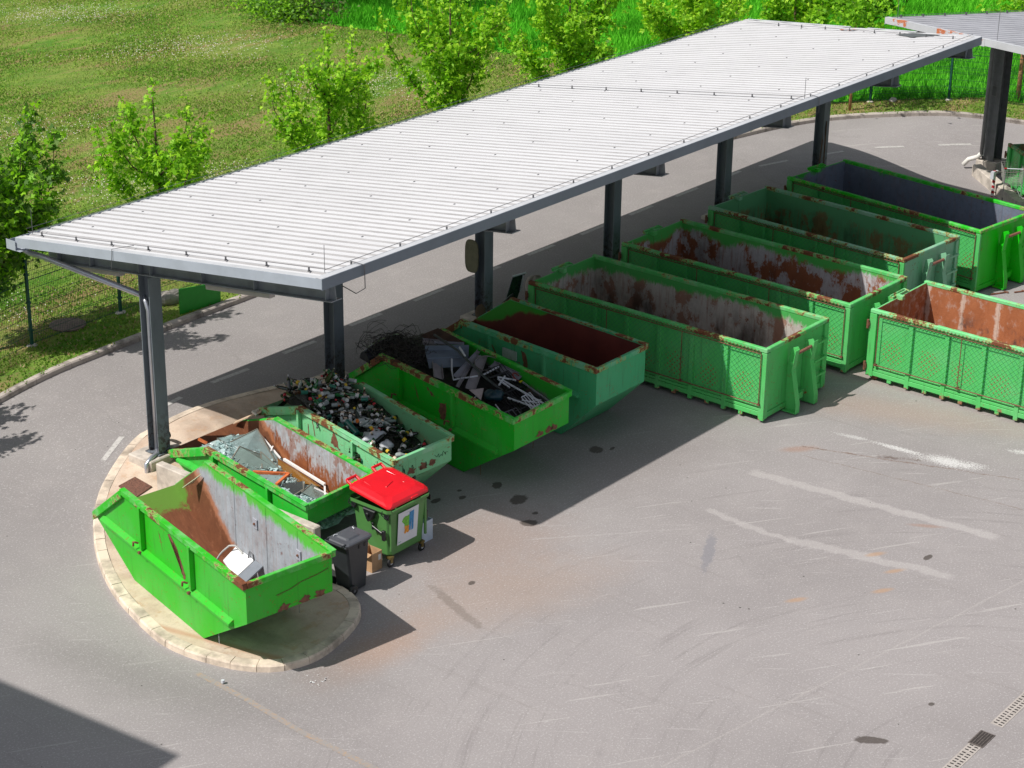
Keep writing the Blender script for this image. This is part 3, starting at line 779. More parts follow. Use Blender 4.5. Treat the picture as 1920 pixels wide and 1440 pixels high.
def fas(mb, ya, yb, mi, o=0.0, h=.17):
    xa, xb = ex(ya) - o, ex(yb) - o
    mb.hexa([(xa - .012, ya, z2(xa) - h + .05), (xa, ya, z2(xa) - h + .05), (xb, yb, z2(xb) - h + .05), (xb - .012, yb, z2(xb) - h + .05),
             (xa - .012, ya, z2(xa) + .055), (xa, ya, z2(xa) + .055), (xb, yb, z2(xb) + .055), (xb - .012, yb, z2(xb) + .055)], mi)
    mb.hexa([(xa - .012, ya, z2(xa) + .056), (xa + .14, ya, z2(xa) + .046), (xb + .14, yb, z2(xb) + .046), (xb - .012, yb, z2(xb) + .056),
             (xa - .012, ya, z2(xa) + .062), (xa + .14, ya, z2(xa) + .052), (xb + .14, yb, z2(xb) + .052), (xb - .012, yb, z2(xb) + .062)], mi)
fas(mb, y1_, y0_, 0); mb.shift(L2); build('eaves_fascia', mb, M['fascia_white'], c2)
mb = MB(); fas(mb, -2.62, -3.1, 0, .006, .16); mb.shift(L2); build('primer_patch', mb, M['orange'], c2)
mb = MB(); fas(mb, -4.15, -5.75, 0, .006, .19); mb.shift(L2); build('primer_patch', mb, M['orange'], c2)
mb = MB(); mb.hexa([(ex(y1_), y1_, z2(x0) - .15), (x1, y1_, z2(x1) - .15), (x1, y1_ + .012, z2(x1) - .15), (ex(y1_), y1_ + .012, z2(x0) - .15), (ex(y1_), y1_, z2(x0) + .055), (x1, y1_, z2(x1) + .055), (x1, y1_ + .012, z2(x1) + .055), (ex(y1_), y1_ + .012, z2(x0) + .055)])
mb.shift(L2); build('end_fascia', mb, M['fascia_white'], c2)
CX2, CY2 = 28.04, -3.25
for k in range(4):
    cy = CY2 - 5 * k; mb = MB(); hcolumn(mb, (CX2, cy), .35, z2(CX2) - .58, .42, .42, 'x'); mb.shift(L2); build('column', mb, plain('column_paint_flat', (.17, .175, .185), .55, dirt=.1) if k == 0 else M['column'], c2)
    mb = MB(); ibeam(mb, (23.9, cy, z2(23.9) - .085 - .25), (32.1, cy, z2(32.1) - .085 - .25), .27, .5, side=(0, 1, 0)); mb.shift(L2); build('beam', mb, M['steel_dark'], c2)
for xx in (24.1, 26, 28, 30, 32):
    mb = MB(); mb.box(xx - .035, xx + .035, y0_ + .2, y1_ - .1, z2(xx) - .082, z2(xx) - .006); mb.shift(L2); build('purlin', mb, M['steel_dark'], c2)
mb = MB(); mb.tube([(CX2 - .30, CY2 + .1, 3.9), (CX2 - .36, CY2 + .12, 3.7), (CX2 - .36, CY2 + .12, .55)], .06, 10); mb.tube([(CX2 - .1, CY2 + .1, 4.1), (CX2 - .24, CY2 + .1, 4.05), (CX2 - .33, CY2 + .11, 3.85)], .06, 10)
mb.shift(L2); build('downpipe', mb, plain('grey_pipe', (.25, .25, .26), .5), c2, smooth=True)
mb = MB(); p0 = at(1866, 300, .55); 
mb.tube([(CX2 - .36, CY2 + .12, .58), (CX2 - .30, CY2 + .28, .42), (CX2 - .36, CY2 + .55, .30), (CX2 - .46, CY2 + .66, .12)], .07, 10)
mb.shift(L2); build('pipe_elbow', mb, plain('white_pipe', (.72, .70, .66), .5), c2, smooth=True)
mb = MB()
wirep = [(23.9, y1_ - .08, z2(23.9) + .11), (32.2, y1_ - .08, z2(32.2) + .11)]
mb.tube(wirep, .006, 4)
for k in range(9): x = 24.2 + k; mb.box(x - .02, x + .02, y1_ - .1, y1_ - .06, z2(x) + .04, z2(x) + .12)
mb.tube([(23.9, y1_ - .2, z2(23.9)), (23.9, y1_ - .2, z2(23.9) + .75)], .01, 4); mb.tube([(23.8, -6.0, z2(23.6)), (23.8, -6.0, z2(23.6) + .9)], .008, 4)
mb.shift(L2); build('lightning_conductor', mb, M['wire'], c2)
mb = MB()
zz = 2.3
mb.box(CX2 - .218, CX2 - .212, CY2 - .11, CY2 + .11, zz, zz + .34); mb.shift(L2); build('pale_square', mb, plain('pale_square_paint', (.20, .20, .20), .7), c2)
mb = MB(); mb.box(CX2 - .222, CX2 - .219, CY2 - .08, CY2 + .08, zz + .03, zz + .31); mb.shift(L2); build('dark_square', mb, M['steel_dark'], c2)

c2.location = (26.15, -1.36, 0); c2.rotation_euler = (0, 0, R(-10))
# ------------------------------------------------------------------ hook-lift containers
def net_mesh(L, z0, z1, x):
    """chain-link net of real wires, diamonds 9 cm"""
    mb = MB(); s_ = .125; H = z1 - z0; r = .0028
    k = -H
    while k < L:
        for sg in (1, -1):
            if sg == 1: a0, a1 = (k, z0), (k + H, z1)
            else: a0, a1 = (k, z1), (k + H, z0)
            (ya, za), (yb, zb) = a0, a1
            if ya < 0: f = -ya / (yb - ya); ya, za = 0, za + (zb - za) * f
            if yb > L: f = (L - ya) / (yb - ya); yb, zb = L, za + (zb - za) * f
            if yb - ya > .02:
                a = Vector((x, -ya, za)); b = Vector((x, -yb, zb)); d = (b - a).normalized(); n = Vector((1, 0, 0)); q = d.cross(n)
                P = []
                for e in (a, b):
                    for ang in (0, 2.09, 4.19): P.append(e + n * math.cos(ang) * r + q * math.sin(ang) * r)
                mb.add(P, [(0, 1, 4, 3), (1, 2, 5, 4), (2, 0, 3, 5)])
        k += s_
    return mb
M['net'] = plain('net_wire', (.04, .28, .14), .6, var=.2)
M['net_rust'] = plain('rusty_rod', (.17, .07, .04), .8, var=.4, nsc=14, bump=.3)
M['hookbar'] = plain('rusty_bar', (.24, .10, .07), .7, var=.3, nsc=12)

def side_paint(name, base, seed, patches=True, rust=.5, L=6.4):
    """side wall paint: like paint() plus diamond-shaped rust where the net has rubbed each bay"""
    paint(name, base, rust, .4, seed, fade=.55)
    m = bpy.data.materials[name]
    if not patches: return m
    t = NT.__new__(NT); t.mat = m; t.t = m.node_tree; t.tc = [n for n in t.t.nodes if n.type == 'TEX_COORD'][0]; t.co = t.tc.outputs['Object']
    b = [n for n in t.t.nodes if n.type == 'BSDF_PRINCIPLED'][0]; src = b.inputs['Base Color'].links[0].from_socket
    x, y, z = t.sep(); bay = (L - .3) / 7
    f = t.math('SUBTRACT', t.math('FRACT', t.math('DIVIDE', t.math('ADD', t.math('MULTIPLY', y, -1.0), -.15), bay)), .5)
    u = t.math('DIVIDE', f, .33); v = t.math('DIVIDE', t.math('SUBTRACT', z, .72), .34)
    d = t.math('ADD', t.math('SQRT', t.math('ADD', t.math('MULTIPLY', u, u), t.math('MULTIPLY', v, v))), t.math('MULTIPLY', t.math('SUBTRACT', t.noise(2.6, 5, .65, off=(seed * 3, seed, 0)), .5), 2.4))
    area = t.math('SUBTRACT', 1.0, t.step(d, .55, .95))
    s1 = t.math('ABSOLUTE', t.math('SINE', t.math('MULTIPLY', t.math('ADD', y, z), math.pi / .0625 * .5)))
    s2 = t.math('ABSOLUTE', t.math('SINE', t.math('MULTIPLY', t.math('SUBTRACT', y, z), math.pi / .0625 * .5)))
    dia = t.math('ADD', t.math('MULTIPLY', s1, .62), t.math('MULTIPLY', s2, .38))
    dm = t.step(t.math('ADD', dia, t.math('MULTIPLY', t.math('SUBTRACT', t.noise(20, 3, .6), .5), .35)), .86, .94)
    am = t.math('MULTIPLY', area, dm)
    low = t.math('MULTIPLY', t.math('SUBTRACT', 1.0, t.step(t.math('ADD', z, t.math('MULTIPLY', t.math('SUBTRACT', t.noise(3.0, 6, .7), .5), .9)), .04, .12)), min(1, rust * 1.3))
    src = t.mix(low, src, t.mix(t.noise(12, 4, .6), (.22, .08, .045), (.42, .20, .13)))
    c = t.mix(t.math('MULTIPLY', am, .92), src, t.mix(t.noise(14, 3, .6), (.20, .075, .03), (.40, .20, .05)))
    t.t.links.new(c, b.inputs['Base Color'])
    return m

def container(label, pos, rot, L, W, h, base, seed, inmat, patches=True, net=True, rust=.5, top=None, door_in=None, near_in=None, netlean=False):
    t = thing('hook_lift_container', label, 'container', (pos[0], pos[1], .0), R(rot), 'hook lift containers')
    pm = side_paint('container_side_paint', base, seed, patches, rust, L)
    pe = paint('container_end_paint', base, rust * .8, .7, seed + 3, fade=.2)
    pt = rimpaint('container_rim_paint', top or base, seed + 5, rust)
    zb = .20; e = .06
    for sx_, nm in ((0, 1), (1, -1)):
        xo = 0 if sx_ == 0 else W
        def X(d): return xo + nm * d
        mb = MB()
        def bx(a, b, y0, y1, z0, z1): mb.box(min(X(a), X(b)), max(X(a), X(b)), y0, y1, z0, z1)
        bx(.072, .08, -L + .02, -.02, zb, h - .09)                       # skin
        bx(.0, .06, -L, -L + .13, .06, h - .10); bx(.0, .06, -.17, .0, .12, h - .10)   # corner posts
        bx(.01, .12, -L + .13, -.17, .14, .24); bx(.025, .056, -L + .13, -.17, .25, .31); bx(.04, .057, -L + .13, -.17, .32, .37)
        nb = 7; bay = (L - .3) / nb
        for k in range(1, nb):
            y = -.15 - k * bay
            bx(.004, .071, y - .05, y + .05, .055, h - .10)
            bx(.02, .07, y + bay / 2 - .05, y + bay / 2 + .05, .055, .14)
        bx(.02, .07, -L + .15 + bay / 2 - .05, -L + .15 + bay / 2 + .05, .055, .14)
        build('side_wall', mb, pm, t, bevel=.004)
    # rim
    mb = MB(); zt = h; rh = .09; rw = .10
    mb.box(0, rw, -L, 0, zt - rh, zt); mb.box(W - rw, W, -L, 0, zt - rh, zt)
    mb.box(rw, W - rw, -L, -L + rw, zt - rh, zt - .002)
    build('top_rail', mb, pt, t, bevel=.012)
    # lining
    mb = MB(); i0 = .085; y0 = -L + .075; y1 = -.075; zf = .26
    mb.box(i0, i0 + .004, y0, y1, zf, h - .09); mb.box(W - i0 - .004, W - i0, y0, y1, zf, h - .09)
    mb.box(i0 + .004, W - i0 - .004, y0, y0 + .004, zf, h - .09); mb.box(i0, W - i0, y0, y1, zf - .06, zf)
    for xx, s_ in ((i0, 1), (W - i0, -1)):
        for k in range(1, 7):
            y = -.15 - k * (L - .3) / 7; a = xx + s_ * .005; b = xx + s_ * .009; mb.box(min(a, b), max(a, b), y - .012, y + .012, zf, h - .1)
    build('lining', mb, inmat, t)
    # doors at the far end with hinges and latch
    for s_ in (0, 1):
        xa, xb = (.09, W * .48) if s_ == 0 else (W * .48 + .012, W - .09)
        mb = MB(); mb.box(xa, xb, -.07, -.03, zf - .1, h - .03); mb.box(xa, xb, -.028, .0, .2, .3); mb.box(xa, xb, -.028, .0, h - .2, h - .1); mb.box(xa + .02, xa + .12, -.03, .02, .25, h - .1)
        d = build('door', mb, pe, t, bevel=.006)
        mb = MB(); mb.box(xa, xb, -.076, -.0705, zf, h - .035); build('door_lining', mb, door_in or inmat, d)
        for zz in (.35, h - .35):
            mb = MB(); xh = .03 if s_ == 0 else W - .03; mb.tube([(xh - (.06 if s_ == 0 else -.06), .02, zz - .1), (xh - (.06 if s_ == 0 else -.06), .02, zz + .1)], .03, 8); mb.box(xh - .07, xh + .07, -.02, .02, zz - .05, zz + .05)
            build('hinge', mb, M['net_rust'], d)
    mb = MB(); mb.box(W * .36, W * .62, -.04, .03, h - .02, h + .025); mb.box(W * .42, W * .47, -.20, .05, h - .06, h + .03); mb.tube([(W * .36, .03, h + .04), (W * .60, .01, h + .05)], .018, 6); mb.tube([(W * .60, .01, h + .05), (W * .60, -.12, h + .03)], .018, 6)
    build('door_latch', mb, pt, t)
    # front end plate
    mb = MB(); mb.box(.06, W - .06, -L + .05, -L + .07, zb - .08, h - .09); mb.box(.06, W - .06, -L + .02, -L + .05, .08, .2)
    mb.box(.0605, .16, -L + .0, -L + .05, .08, h - .1); mb.box(W - .16, W - .0605, -L + .0, -L + .05, .08, h - .1)
    build('front_wall', mb, pe, t, bevel=.005)
    # hook frame
    mb = MB(); yw = -L + .05
    for xc, s_ in ((W * .38, 1), (W * .62, -1)):
        P = [(yw, .05), (yw - .36, .05), (yw - .36, .25), (yw - .20, h * .60), (yw - .27, h - .22), (yw - .23, h - .16), (yw - .06, h - .24), (yw, h * .62)]
        mb.plate([(xc - .01, a, b) for a, b in P], .02, (1, 0, 0))
        Q = [(yw - .36, .05), (yw - .36, .25), (yw - .20, h * .60), (yw - .27, h - .22)]
        for (a0, b0), (a1, b1) in zip(Q, Q[1:]):
            xx0, xx1 = (xc, xc - .15) if s_ == 1 else (xc, xc + .15)
            mb.hexa([(min(xx0, xx1), a0, b0), (max(xx0, xx1), a0, b0), (max(xx0, xx1), a0 + .015, b0), (min(xx0, xx1), a0 + .015, b0), (min(xx0, xx1), a1, b1), (max(xx0, xx1), a1, b1), (max(xx0, xx1), a1 + .015, b1), (min(xx0, xx1), a1 + .015, b1)])
        mb.box(xc - .15 if s_ == 1 else xc, xc if s_ == 1 else xc + .15, yw - .36, yw, .035, .05)
    mb.box(W * .38, W * .62, yw - .10, yw - .0, .22, .34)
    build('hook_frame', mb, pe, t, bevel=.004)
    mb = MB(); mb.tube([(W * .38, yw - .20, h - .34), (W * .62, yw - .20, h - .34)], .035, 10); build('hook_bar', mb, M['hookbar'], t, smooth=False)
    mb = MB(); mb.tube([(W * .38 - .14, yw - .18, h - .52), (W * .38, yw - .18, h - .52)], .028, 10); mb.box(W * .44, W * .56, yw - .16, yw - .10, .2, .34); build('pin', mb, pe, t)
    for k, zz in enumerate((h - .45, h - .85, h - 1.22)):
        mb = MB(); y_ = yw - .11
        mb.box(W * .74, W * .94, y_ - .03, y_, zz, zz + .045); mb.box(W * .74, W * .76, y_, yw, zz, zz + .045); mb.box(W * .92, W * .94, y_, yw, zz, zz + .045)
        build('ladder_rung', mb, pe, t)
    # rollers
    for xx in (.12, W - .24):
        mb = MB(); mb.tube([(xx, -.15, .1), (xx + .12, -.15, .1)], .10, 12); build('roller', mb, M['net_rust'], t)
        mb = MB(); mb.box(xx + .15, xx + .25, -L + .2, -.2, .0, .2); build('runner', mb, pe, t)
    if net:
        mb = MB(); xn = -.028; r = .011; z0 = .42; z1 = h - .12; ya, yb = -.24, -L + .12
        mb.tube([(xn, ya, z1), (xn, yb, z1)], r, 5); mb.tube([(xn, ya, z0), (xn, yb, z0)], r * 1.25, 5)
        for f in (0, .333, .667, 1.0):
            y = ya + (yb - ya) * f; mb.tube([(xn, y, z0), (xn, y, z1)], r, 5); mb.box(xn - .02, .03, y - .03, y + .03, z0 - .02, z0 + .02)
        nf = build('net_frame', mb, M['net_rust'], t)
        mb = net_mesh(yb * -1 + ya, z0, z1, xn); mb.v = [(v[0], v[1] + ya, v[2]) for v in mb.v]
        build('net', mb, M['net'], nf)
        # folded net on the rim edge
        mb = MB(); k = 0; y = ya; P = []
        while y > yb: P.append((-.016, y, h - .075 + (.024 if k % 2 else -.024))); k += 1; y -= .045
        mb.tube(P, .009, 3)
        build('rim_netting', mb, M['net_rust'], nf)
    return t
GRN_A = (.095, .52, .135); GRN_C = (.21, .48, .29); GRN_D = (.015, .52, .010)
h = 1.69
in1 = inner('lining_one', h, (.07, .40, .09), (.50, .47, .43), .6, .42, .30, .85, 1.0)
in2 = inner('lining_two', h, (.07, .42, .08), (.48, .47, .49), .8, .50, .26, .85, 2.0)
in3 = inner('lining_three', h, (.10, .34, .15), (.10, .34, .15), .55, .35, .4, .75, 3.0)
in4 = inner('lining_four', h, (.03, .36, .03), (.16, .19, .25), .1, -.4, .04, .2, 4.0)
def inner_rust():
    t = NT('lining_five'); x, y, z = t.sep()
    c = t.mix(t.noise(3, 8, .7, scale3=(1, 1, .5)), (.20, .055, .02), (.52, .20, .09))
    st = t.math('ABSOLUTE', t.math('SUBTRACT', t.math('FRACT', t.math('DIVIDE', t.math('MULTIPLY', y, -1.0), .871)), .17))
    sm_ = t.math('SUBTRACT', 1.0, t.step(t.math('ADD', st, t.math('MULTIPLY', t.math('SUBTRACT', t.noise(6, 5, .7), .5), .25)), .02, .09))
    c = t.mix(t.math('MULTIPLY', sm_, .75), c, (.62, .50, .42))
    c = t.mix(t.math('MULTIPLY', t.step(t.noise(5, 6, .7, scale3=(1, 1, .7)), .52, .7), .6), c, (.50, .38, .33))
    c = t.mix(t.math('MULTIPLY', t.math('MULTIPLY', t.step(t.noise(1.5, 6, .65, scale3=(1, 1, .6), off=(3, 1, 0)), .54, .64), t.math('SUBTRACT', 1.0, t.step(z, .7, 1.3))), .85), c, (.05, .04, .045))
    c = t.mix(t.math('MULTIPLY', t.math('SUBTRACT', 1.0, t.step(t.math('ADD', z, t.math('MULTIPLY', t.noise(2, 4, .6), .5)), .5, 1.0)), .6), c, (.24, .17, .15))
    return t.pbr(c, .8, 0, t.bump(t.noise(9, 5, .65), .5, .02), spec=.2)
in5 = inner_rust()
container('green container with a grey rusty inside, nearest to the skips, half in the canopy shadow', (10.056, -1.362), -.24, 6.42, 2.50, h, GRN_A, 1, in1, rust=.55)
container('green container with big rust blotches inside, second in the row from the skips', (13.65, -1.352), -1.1, 6.38, 2.50, h, GRN_A, 2, in2, rust=.5)
container('dull pale green container, green inside with brown stains, third in the row from the skips', (17.405, -1.324), -3.8, 5.83, 2.50, h, GRN_C, 3, in3, patches=False, rust=.6)
container('vivid green container with a clean dark blue grey inside, farthest of the row', (20.93, -1.467), -7.2, 6.1, 2.50, h, GRN_D, 4, in4, patches=False, rust=.15)
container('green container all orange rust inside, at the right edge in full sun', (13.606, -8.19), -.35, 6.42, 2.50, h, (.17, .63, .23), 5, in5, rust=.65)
p6 = at(1890, 268, 1.28)
container('small green container behind the shopping trolley, under the grey roofed canopy', (p6.x, p6.y), math.degrees(math.atan2((at(1920, 288, 1.28) - p6).y, (at(1920, 288, 1.28) - p6).x)) + 90, 5.0, 2.4, 1.28, (.02, .26, .05), 6, in3, patches=False, net=False, rust=.5)
# ------------------------------------------------------------------ chain-lift skips
class Skip:
    """open skip with sloping ends; u across 0..1, t metres from the near end, z up"""
    def __init__(s, label, q, h, apex, tip, ztip, z1, bn, bf, zb, ribs, paint_args, inmat, ledge=True, zf=None):
        s.nl, s.nr, s.al, s.ar = [Vector((*p, 0)) for p in q]; s.h = h
        s.dl = (s.al - s.nl).normalized(); s.dr = (s.ar - s.nr).normalized()
        rot = math.atan2(s.dl.y, s.dl.x) - math.pi / 2
        s.o = Vector((s.nl.x, s.nl.y, 0)); s.root = thing('skip', label, 'skip', s.o, rot, 'green open skips')
        s.inv = Matrix.Rotation(-rot, 4, 'Z') @ Matrix.Translation(-s.o)
        s.apex, s.tip, s.zt, s.z1, s.bn, s.bf, s.zb = apex, tip, ztip, z1, bn, bf, zb
        base, seed, rust = paint_args
        pb = paint('skip_paint', base, rust, .9, seed, fade=.35); pr = rimpaint('skip_rim_paint', base, seed + 4, rust)
        s.pb, s.pr = pb, pr
        # outlines (t, z)
        side = [(0, h - .02), (apex, h - .02), (tip, ztip), (tip - .04, ztip - .1), (bf, zb), (bn, zb), (0, z1)]
        for u, nm in ((0, 1), (1, -1)):
            mb = MB(); th = .02 * nm / 1.8
            A = [s.L(u + .025 * nm, t, z) for t, z in side]; B = [s.L(u + .025 * nm + th, t, z) for t, z in side]; n = len(A)
            mb.add(A + B, [tuple(range(n - 1, -1, -1)) if nm > 0 else tuple(range(n)), tuple(range(n, 2 * n)) if nm > 0 else tuple(range(2 * n - 1, n - 1, -1))] + [(i, (i + 1) % n, n + (i + 1) % n, n + i) for i in range(n)])
            for tt, z0_, z2_ in ribs:
                mb.hexa([s.L(u - .028 * nm, tt - .035, z0_), s.L(u + .024 * nm, tt - .035, z0_), s.L(u + .024 * nm, tt + .035, z0_), s.L(u - .028 * nm, tt + .035, z0_), s.L(u - .028 * nm, tt - .035, z2_), s.L(u + .024 * nm, tt - .035, z2_), s.L(u + .024 * nm, tt + .035, z2_), s.L(u - .028 * nm, tt + .035, z2_)])
            if ledge:
                lz = ribs[0][1]
                ta, tb = .45, min(tip - .35, tip - .02)
                mb.hexa([s.L(u - .032 * nm, ta, lz - .10), s.L(u + .024 * nm, ta, lz - .13), s.L(u + .024 * nm, tb, lz - .13), s.L(u - .032 * nm, tb, lz - .10),
                         s.L(u - .032 * nm, ta, lz - .055), s.L(u + .024 * nm, ta, lz), s.L(u + .024 * nm, tb, lz), s.L(u - .032 * nm, tb, lz - .055)])
            build('side_wall', mb, pb, s.root)
            if ledge:
                for tt, z0_, z2_ in ribs:
                    mb = MB(); c = s.L(u - .05 * nm, tt + .1, z0_ + .06)
                    mb.tube([s.L(u - .03 * nm, tt + .06, z0_ + .10), s.L(u - .06 * nm, tt + .08, z0_ + .13), s.L(u - .06 * nm, tt + .15, z0_ + .10), s.L(u - .06 * nm, tt + .16, z0_ + .02)], .018, 6)
                    mb.tube([s.L(u - .055 * nm, tt, z0_ - .05), s.L(u - .03 * nm, tt, z0_ - .05)], .03, 8)
                    build('lifting_hook', mb, M['net_rust'], s.root)
        # ends and floor, outside skin
        path = [(0, h - .02), (0, z1), (bn, zb), (bf, zb), (tip, ztip)]
        for nm_, seg in (('end_wall', path[0:2]), ('sloped_end', path[1:3]), ('floor', path[2:4]), ('sloped_end', path[3:5])):
            (t0, za), (t1, zb_) = seg; d = Vector((t1 - t0, zb_ - za)).normalized(); nn = Vector((-d.y, d.x)) * .018
            mb = MB(); P = []
            for (t, z) in ((t0, za), (t1, zb_), (t1 + nn.x, zb_ + nn.y), (t0 + nn.x, za + nn.y)):
                P.append((t, z))
            e0, e1 = .036, .964
            mb.hexa([s.L(e0, *P[0]), s.L(e1, *P[0]), s.L(e1, *P[1]), s.L(e0, *P[1]), s.L(e0, *P[3]), s.L(e1, *P[3]), s.L(e1, *P[2]), s.L(e0, *P[2])])
            build(nm_, mb, pb, s.root)
        # lining sheets
        mb = MB(); i = .030
        li = [(i, h - .03), (i, z1 + .02), (bn + .01, zb + .03), (bf - .01, zb + .03), (tip - .02, ztip + .03)]
        for (t0, za), (t1, zb_) in zip(li, li[1:]): mb.add([s.L(.04, t0, za), s.L(.96, t0, za), s.L(.96, t1, zb_), s.L(.04, t1, zb_)], [(3, 2, 1, 0)])
        for u in (.0405, .9595):
            P = [s.L(u, t, z) for t, z in li] + [s.L(u, apex, h - .03)]
            mb.add(P, [tuple(range(6)) if u > .5 else tuple(range(5, -1, -1))])
            for tt in (1.05, 2.1, 3.2):
                if tt < apex: mb.add([s.L(u + (.004 if u < .5 else -.004), tt - .008, zb + .1), s.L(u + (.004 if u < .5 else -.004), tt + .008, zb + .1), s.L(u + (.004 if u < .5 else -.004), tt + .008, h - .04), s.L(u + (.004 if u < .5 else -.004), tt - .008, h - .04)], [(0, 1, 2, 3)])
        build('lining', mb, inmat, s.root)
        # rim
        mb = MB(); w = .07 / 1.8
        for u, nm in ((0, 1), (1, -1)):
            ua, ub = u - .012 * nm, u + .034 * nm
            segs = [(-.03, h, apex, h, .11), (apex, h, tip + .02, ztip + .02, .17)]
            for (t0, za, t1, zb_, dd) in segs:
                mb.hexa([s.L(ua, t0, za - dd), s.L(ub, t0, za - dd), s.L(ub, t1, zb_ - dd), s.L(ua, t1, zb_ - dd), s.L(ua, t0, za), s.L(ub, t0, za), s.L(ub, t1, zb_), s.L(ua, t1, zb_)])
            mb.hexa([s.L(ua - .012 * nm, -.03, h), s.L(ub + .006 * nm, -.03, h), s.L(ub + .006 * nm, apex + .01, h), s.L(ua - .012 * nm, apex + .01, h), s.L(ua - .012 * nm, -.03, h + .012), s.L(ub + .006 * nm, -.03, h + .012), s.L(ub + .006 * nm, apex + .01, h + .012), s.L(ua - .012 * nm, apex + .01, h + .012)])
        mb.hexa([s.L(.034, -.045, h - .1), s.L(.966, -.045, h - .1), s.L(.966, .03, h - .1), s.L(.034, .03, h - .1), s.L(.034, -.045, h + .004), s.L(.966, -.045, h + .004), s.L(.966, .03, h + .004), s.L(.034, .03, h + .004)])
        build('rim', mb, pr, s.root, bevel=.006)
    def W(s, u, t, z):
        a = s.nl + s.dl * t; b = s.nr + s.dr * t; p = a.lerp(b, u); return Vector((p.x, p.y, z))
    def L(s, u, t, z): return s.inv @ s.W(u, t, z)
in_s1 = inner('skip_lining_grey', 1.85, (.10, .50, .05), (.38, .41, .45), .22, .12, .22, .15, 11)
def brown_slope(name, base_in, tlo):
    """rusted far slope of a skip: the rust sits where loads slide down"""
    m = bpy.data.materials[name]; t = NT.__new__(NT); t.mat = m; t.t = m.node_tree
    t.tc = [n for n in t.t.nodes if n.type == 'TEX_COORD'][0]; t.co = t.tc.outputs['Object']
    b = [n for n in t.t.nodes if n.type == 'BSDF_PRINCIPLED'][0]; src = b.inputs['Base Color'].links[0].from_socket
    x, y, z = t.sep(); lvl = t.math('ADD', t.math('ADD', y, t.math('MULTIPLY', z, -1.35)), t.math('MULTIPLY', t.math('SUBTRACT', t.noise(2.2, 8, .75), .5), 1.0))
    m1 = t.step(lvl, tlo, tlo + .22)
    c = t.mix(t.noise(5, 8, .75, scale3=(2.2, .5, .5)), (.06, .022, .012), (.30, .115, .055)); c = t.mix(t.math('MULTIPLY', t.step(t.noise(9, 6, .7, scale3=(2.0, .35, .35)), .56, .72), .5), c, (.38, .17, .09))
    far = t.math('ADD', t.math('ADD', y, t.math('MULTIPLY', t.math('SUBTRACT', t.noise(3, 6, .7), .5), 1.1)), t.math('MULTIPLY', x, .12)); c = t.mix(t.step(far, 5.25, 5.45), c, (.13, .27, .04))
    fr = t.math('MULTIPLY', t.step(lvl, tlo - .25, tlo), .9)
    c2 = t.mix(fr, src, (.42, .16, .07)); t.t.links.new(t.mix(m1, c2, c), b.inputs['Base Color'])
brown_slope('skip_lining_grey', None, 2.62)
in_s2 = inner('skip_lining_rusty', 1.10, (.20, .34, .24), (.42, .44, .47), .55, .62, .0, .05, 12); brown_slope('skip_lining_rusty', None, 2.7)
in_s3 = inner('skip_lining_mint', 1.5, (.16, .42, .21), (.16, .42, .21), .35, .2, .3, .4, 13)
in_s4 = inner('skip_lining_dark', 1.72, (.02, .34, .02), (.14, .15, .15), .35, .3, .35, .6, 14)
def red_in():
    t = NT('skip_lining_red'); x, y, z = t.sep()
    c = t.mix(t.step(t.noise(1.4, 5, .6), .35, .7), (.16, .035, .028), (.11, .025, .022))
    n = t.math('SUBTRACT', t.noise(1.3, 5, .6), .5); lv = t.math('ADD', t.math('ADD', t.math('MULTIPLY', t.math('SUBTRACT', y, 3.3), .55), t.math('MULTIPLY', t.math('SUBTRACT', z, 1.5), 1.6)), t.math('MULTIPLY', n, 1.0))
    c = t.mix(t.step(lv, .12, .3), c, (.04, .33, .03)); c = t.mix(t.step(t.noise(2.2, 7, .7, scale3=(1, .6, 1), off=(2, 2, 2)), .68, .71), c, (.02, .015, .015))
    return t.pbr(c, .5, 0, None, spec=.3)
in_s5 = red_in()
S1 = Skip('bright green skip on the kerbed island, nearly empty, with a white board inside', [(-4.329, -7.066), (-2.554, -7.359), (-3.297, -2.943), (-1.51, -3.187)], 1.85, 4.25, 5.47, .90, 1.10, 1.53, 4.05, .122, [(1.76, .98, 1.78), (3.54, .98, 1.78)], ((.030, .46, .016), 21, .55), in_s1)
S2Q = [(-.592, -4.753), (1.208, -4.738), (-.055, -1.553), (1.848, -1.495)]
S2 = Skip('green skip full of broken window glass, behind the low concrete wall', S2Q, 1.10, 3.24, 4.62, .54, .64, 1.1, 3.3, .02, [(1.18, .56, 1.02), (2.98, .56, 1.02)], ((.025, .46, .035), 22, .45), in_s2)
S3 = Skip('pale mint green skip heaped with glass bottles, with pen scribbles on its end', [(1.207, -5.257), (2.784, -5.356), (1.874, -2.162), (3.568, -2.226)], 1.5, 3.17, 4.66, .93, 1.0, 1.1, 3.3, .02, [(1.31, .92, 1.42), (3.18, .92, 1.42)], ((.20, .56, .28), 23, .85), in_s3)
S4 = Skip('dark green skip piled with scrap metal and black wire', [(3.739, -6.05), (5.563, -6.038), (4.526, -1.89), (6.461, -1.807)], 1.72, 4.23, 5.48, .80, 1.04, 1.54, 4.1, .02, [(1.84, .93, 1.64), (3.58, .93, 1.64)], ((.012, .44, .018), 24, .65), in_s4)
S5 = Skip('teal green skip, empty with a dark red inside, beside the first big container', [(6.674, -5.817), (8.475, -5.803), (6.989, -1.953), (8.758, -1.99)], 1.78, 3.88, 4.98, .95, .95, .93, 3.9, .02, [(1.42, 1.12, 1.70), (3.0, 1.12, 1.70)], ((.07, .42, .19), 25, .75), in_s5)

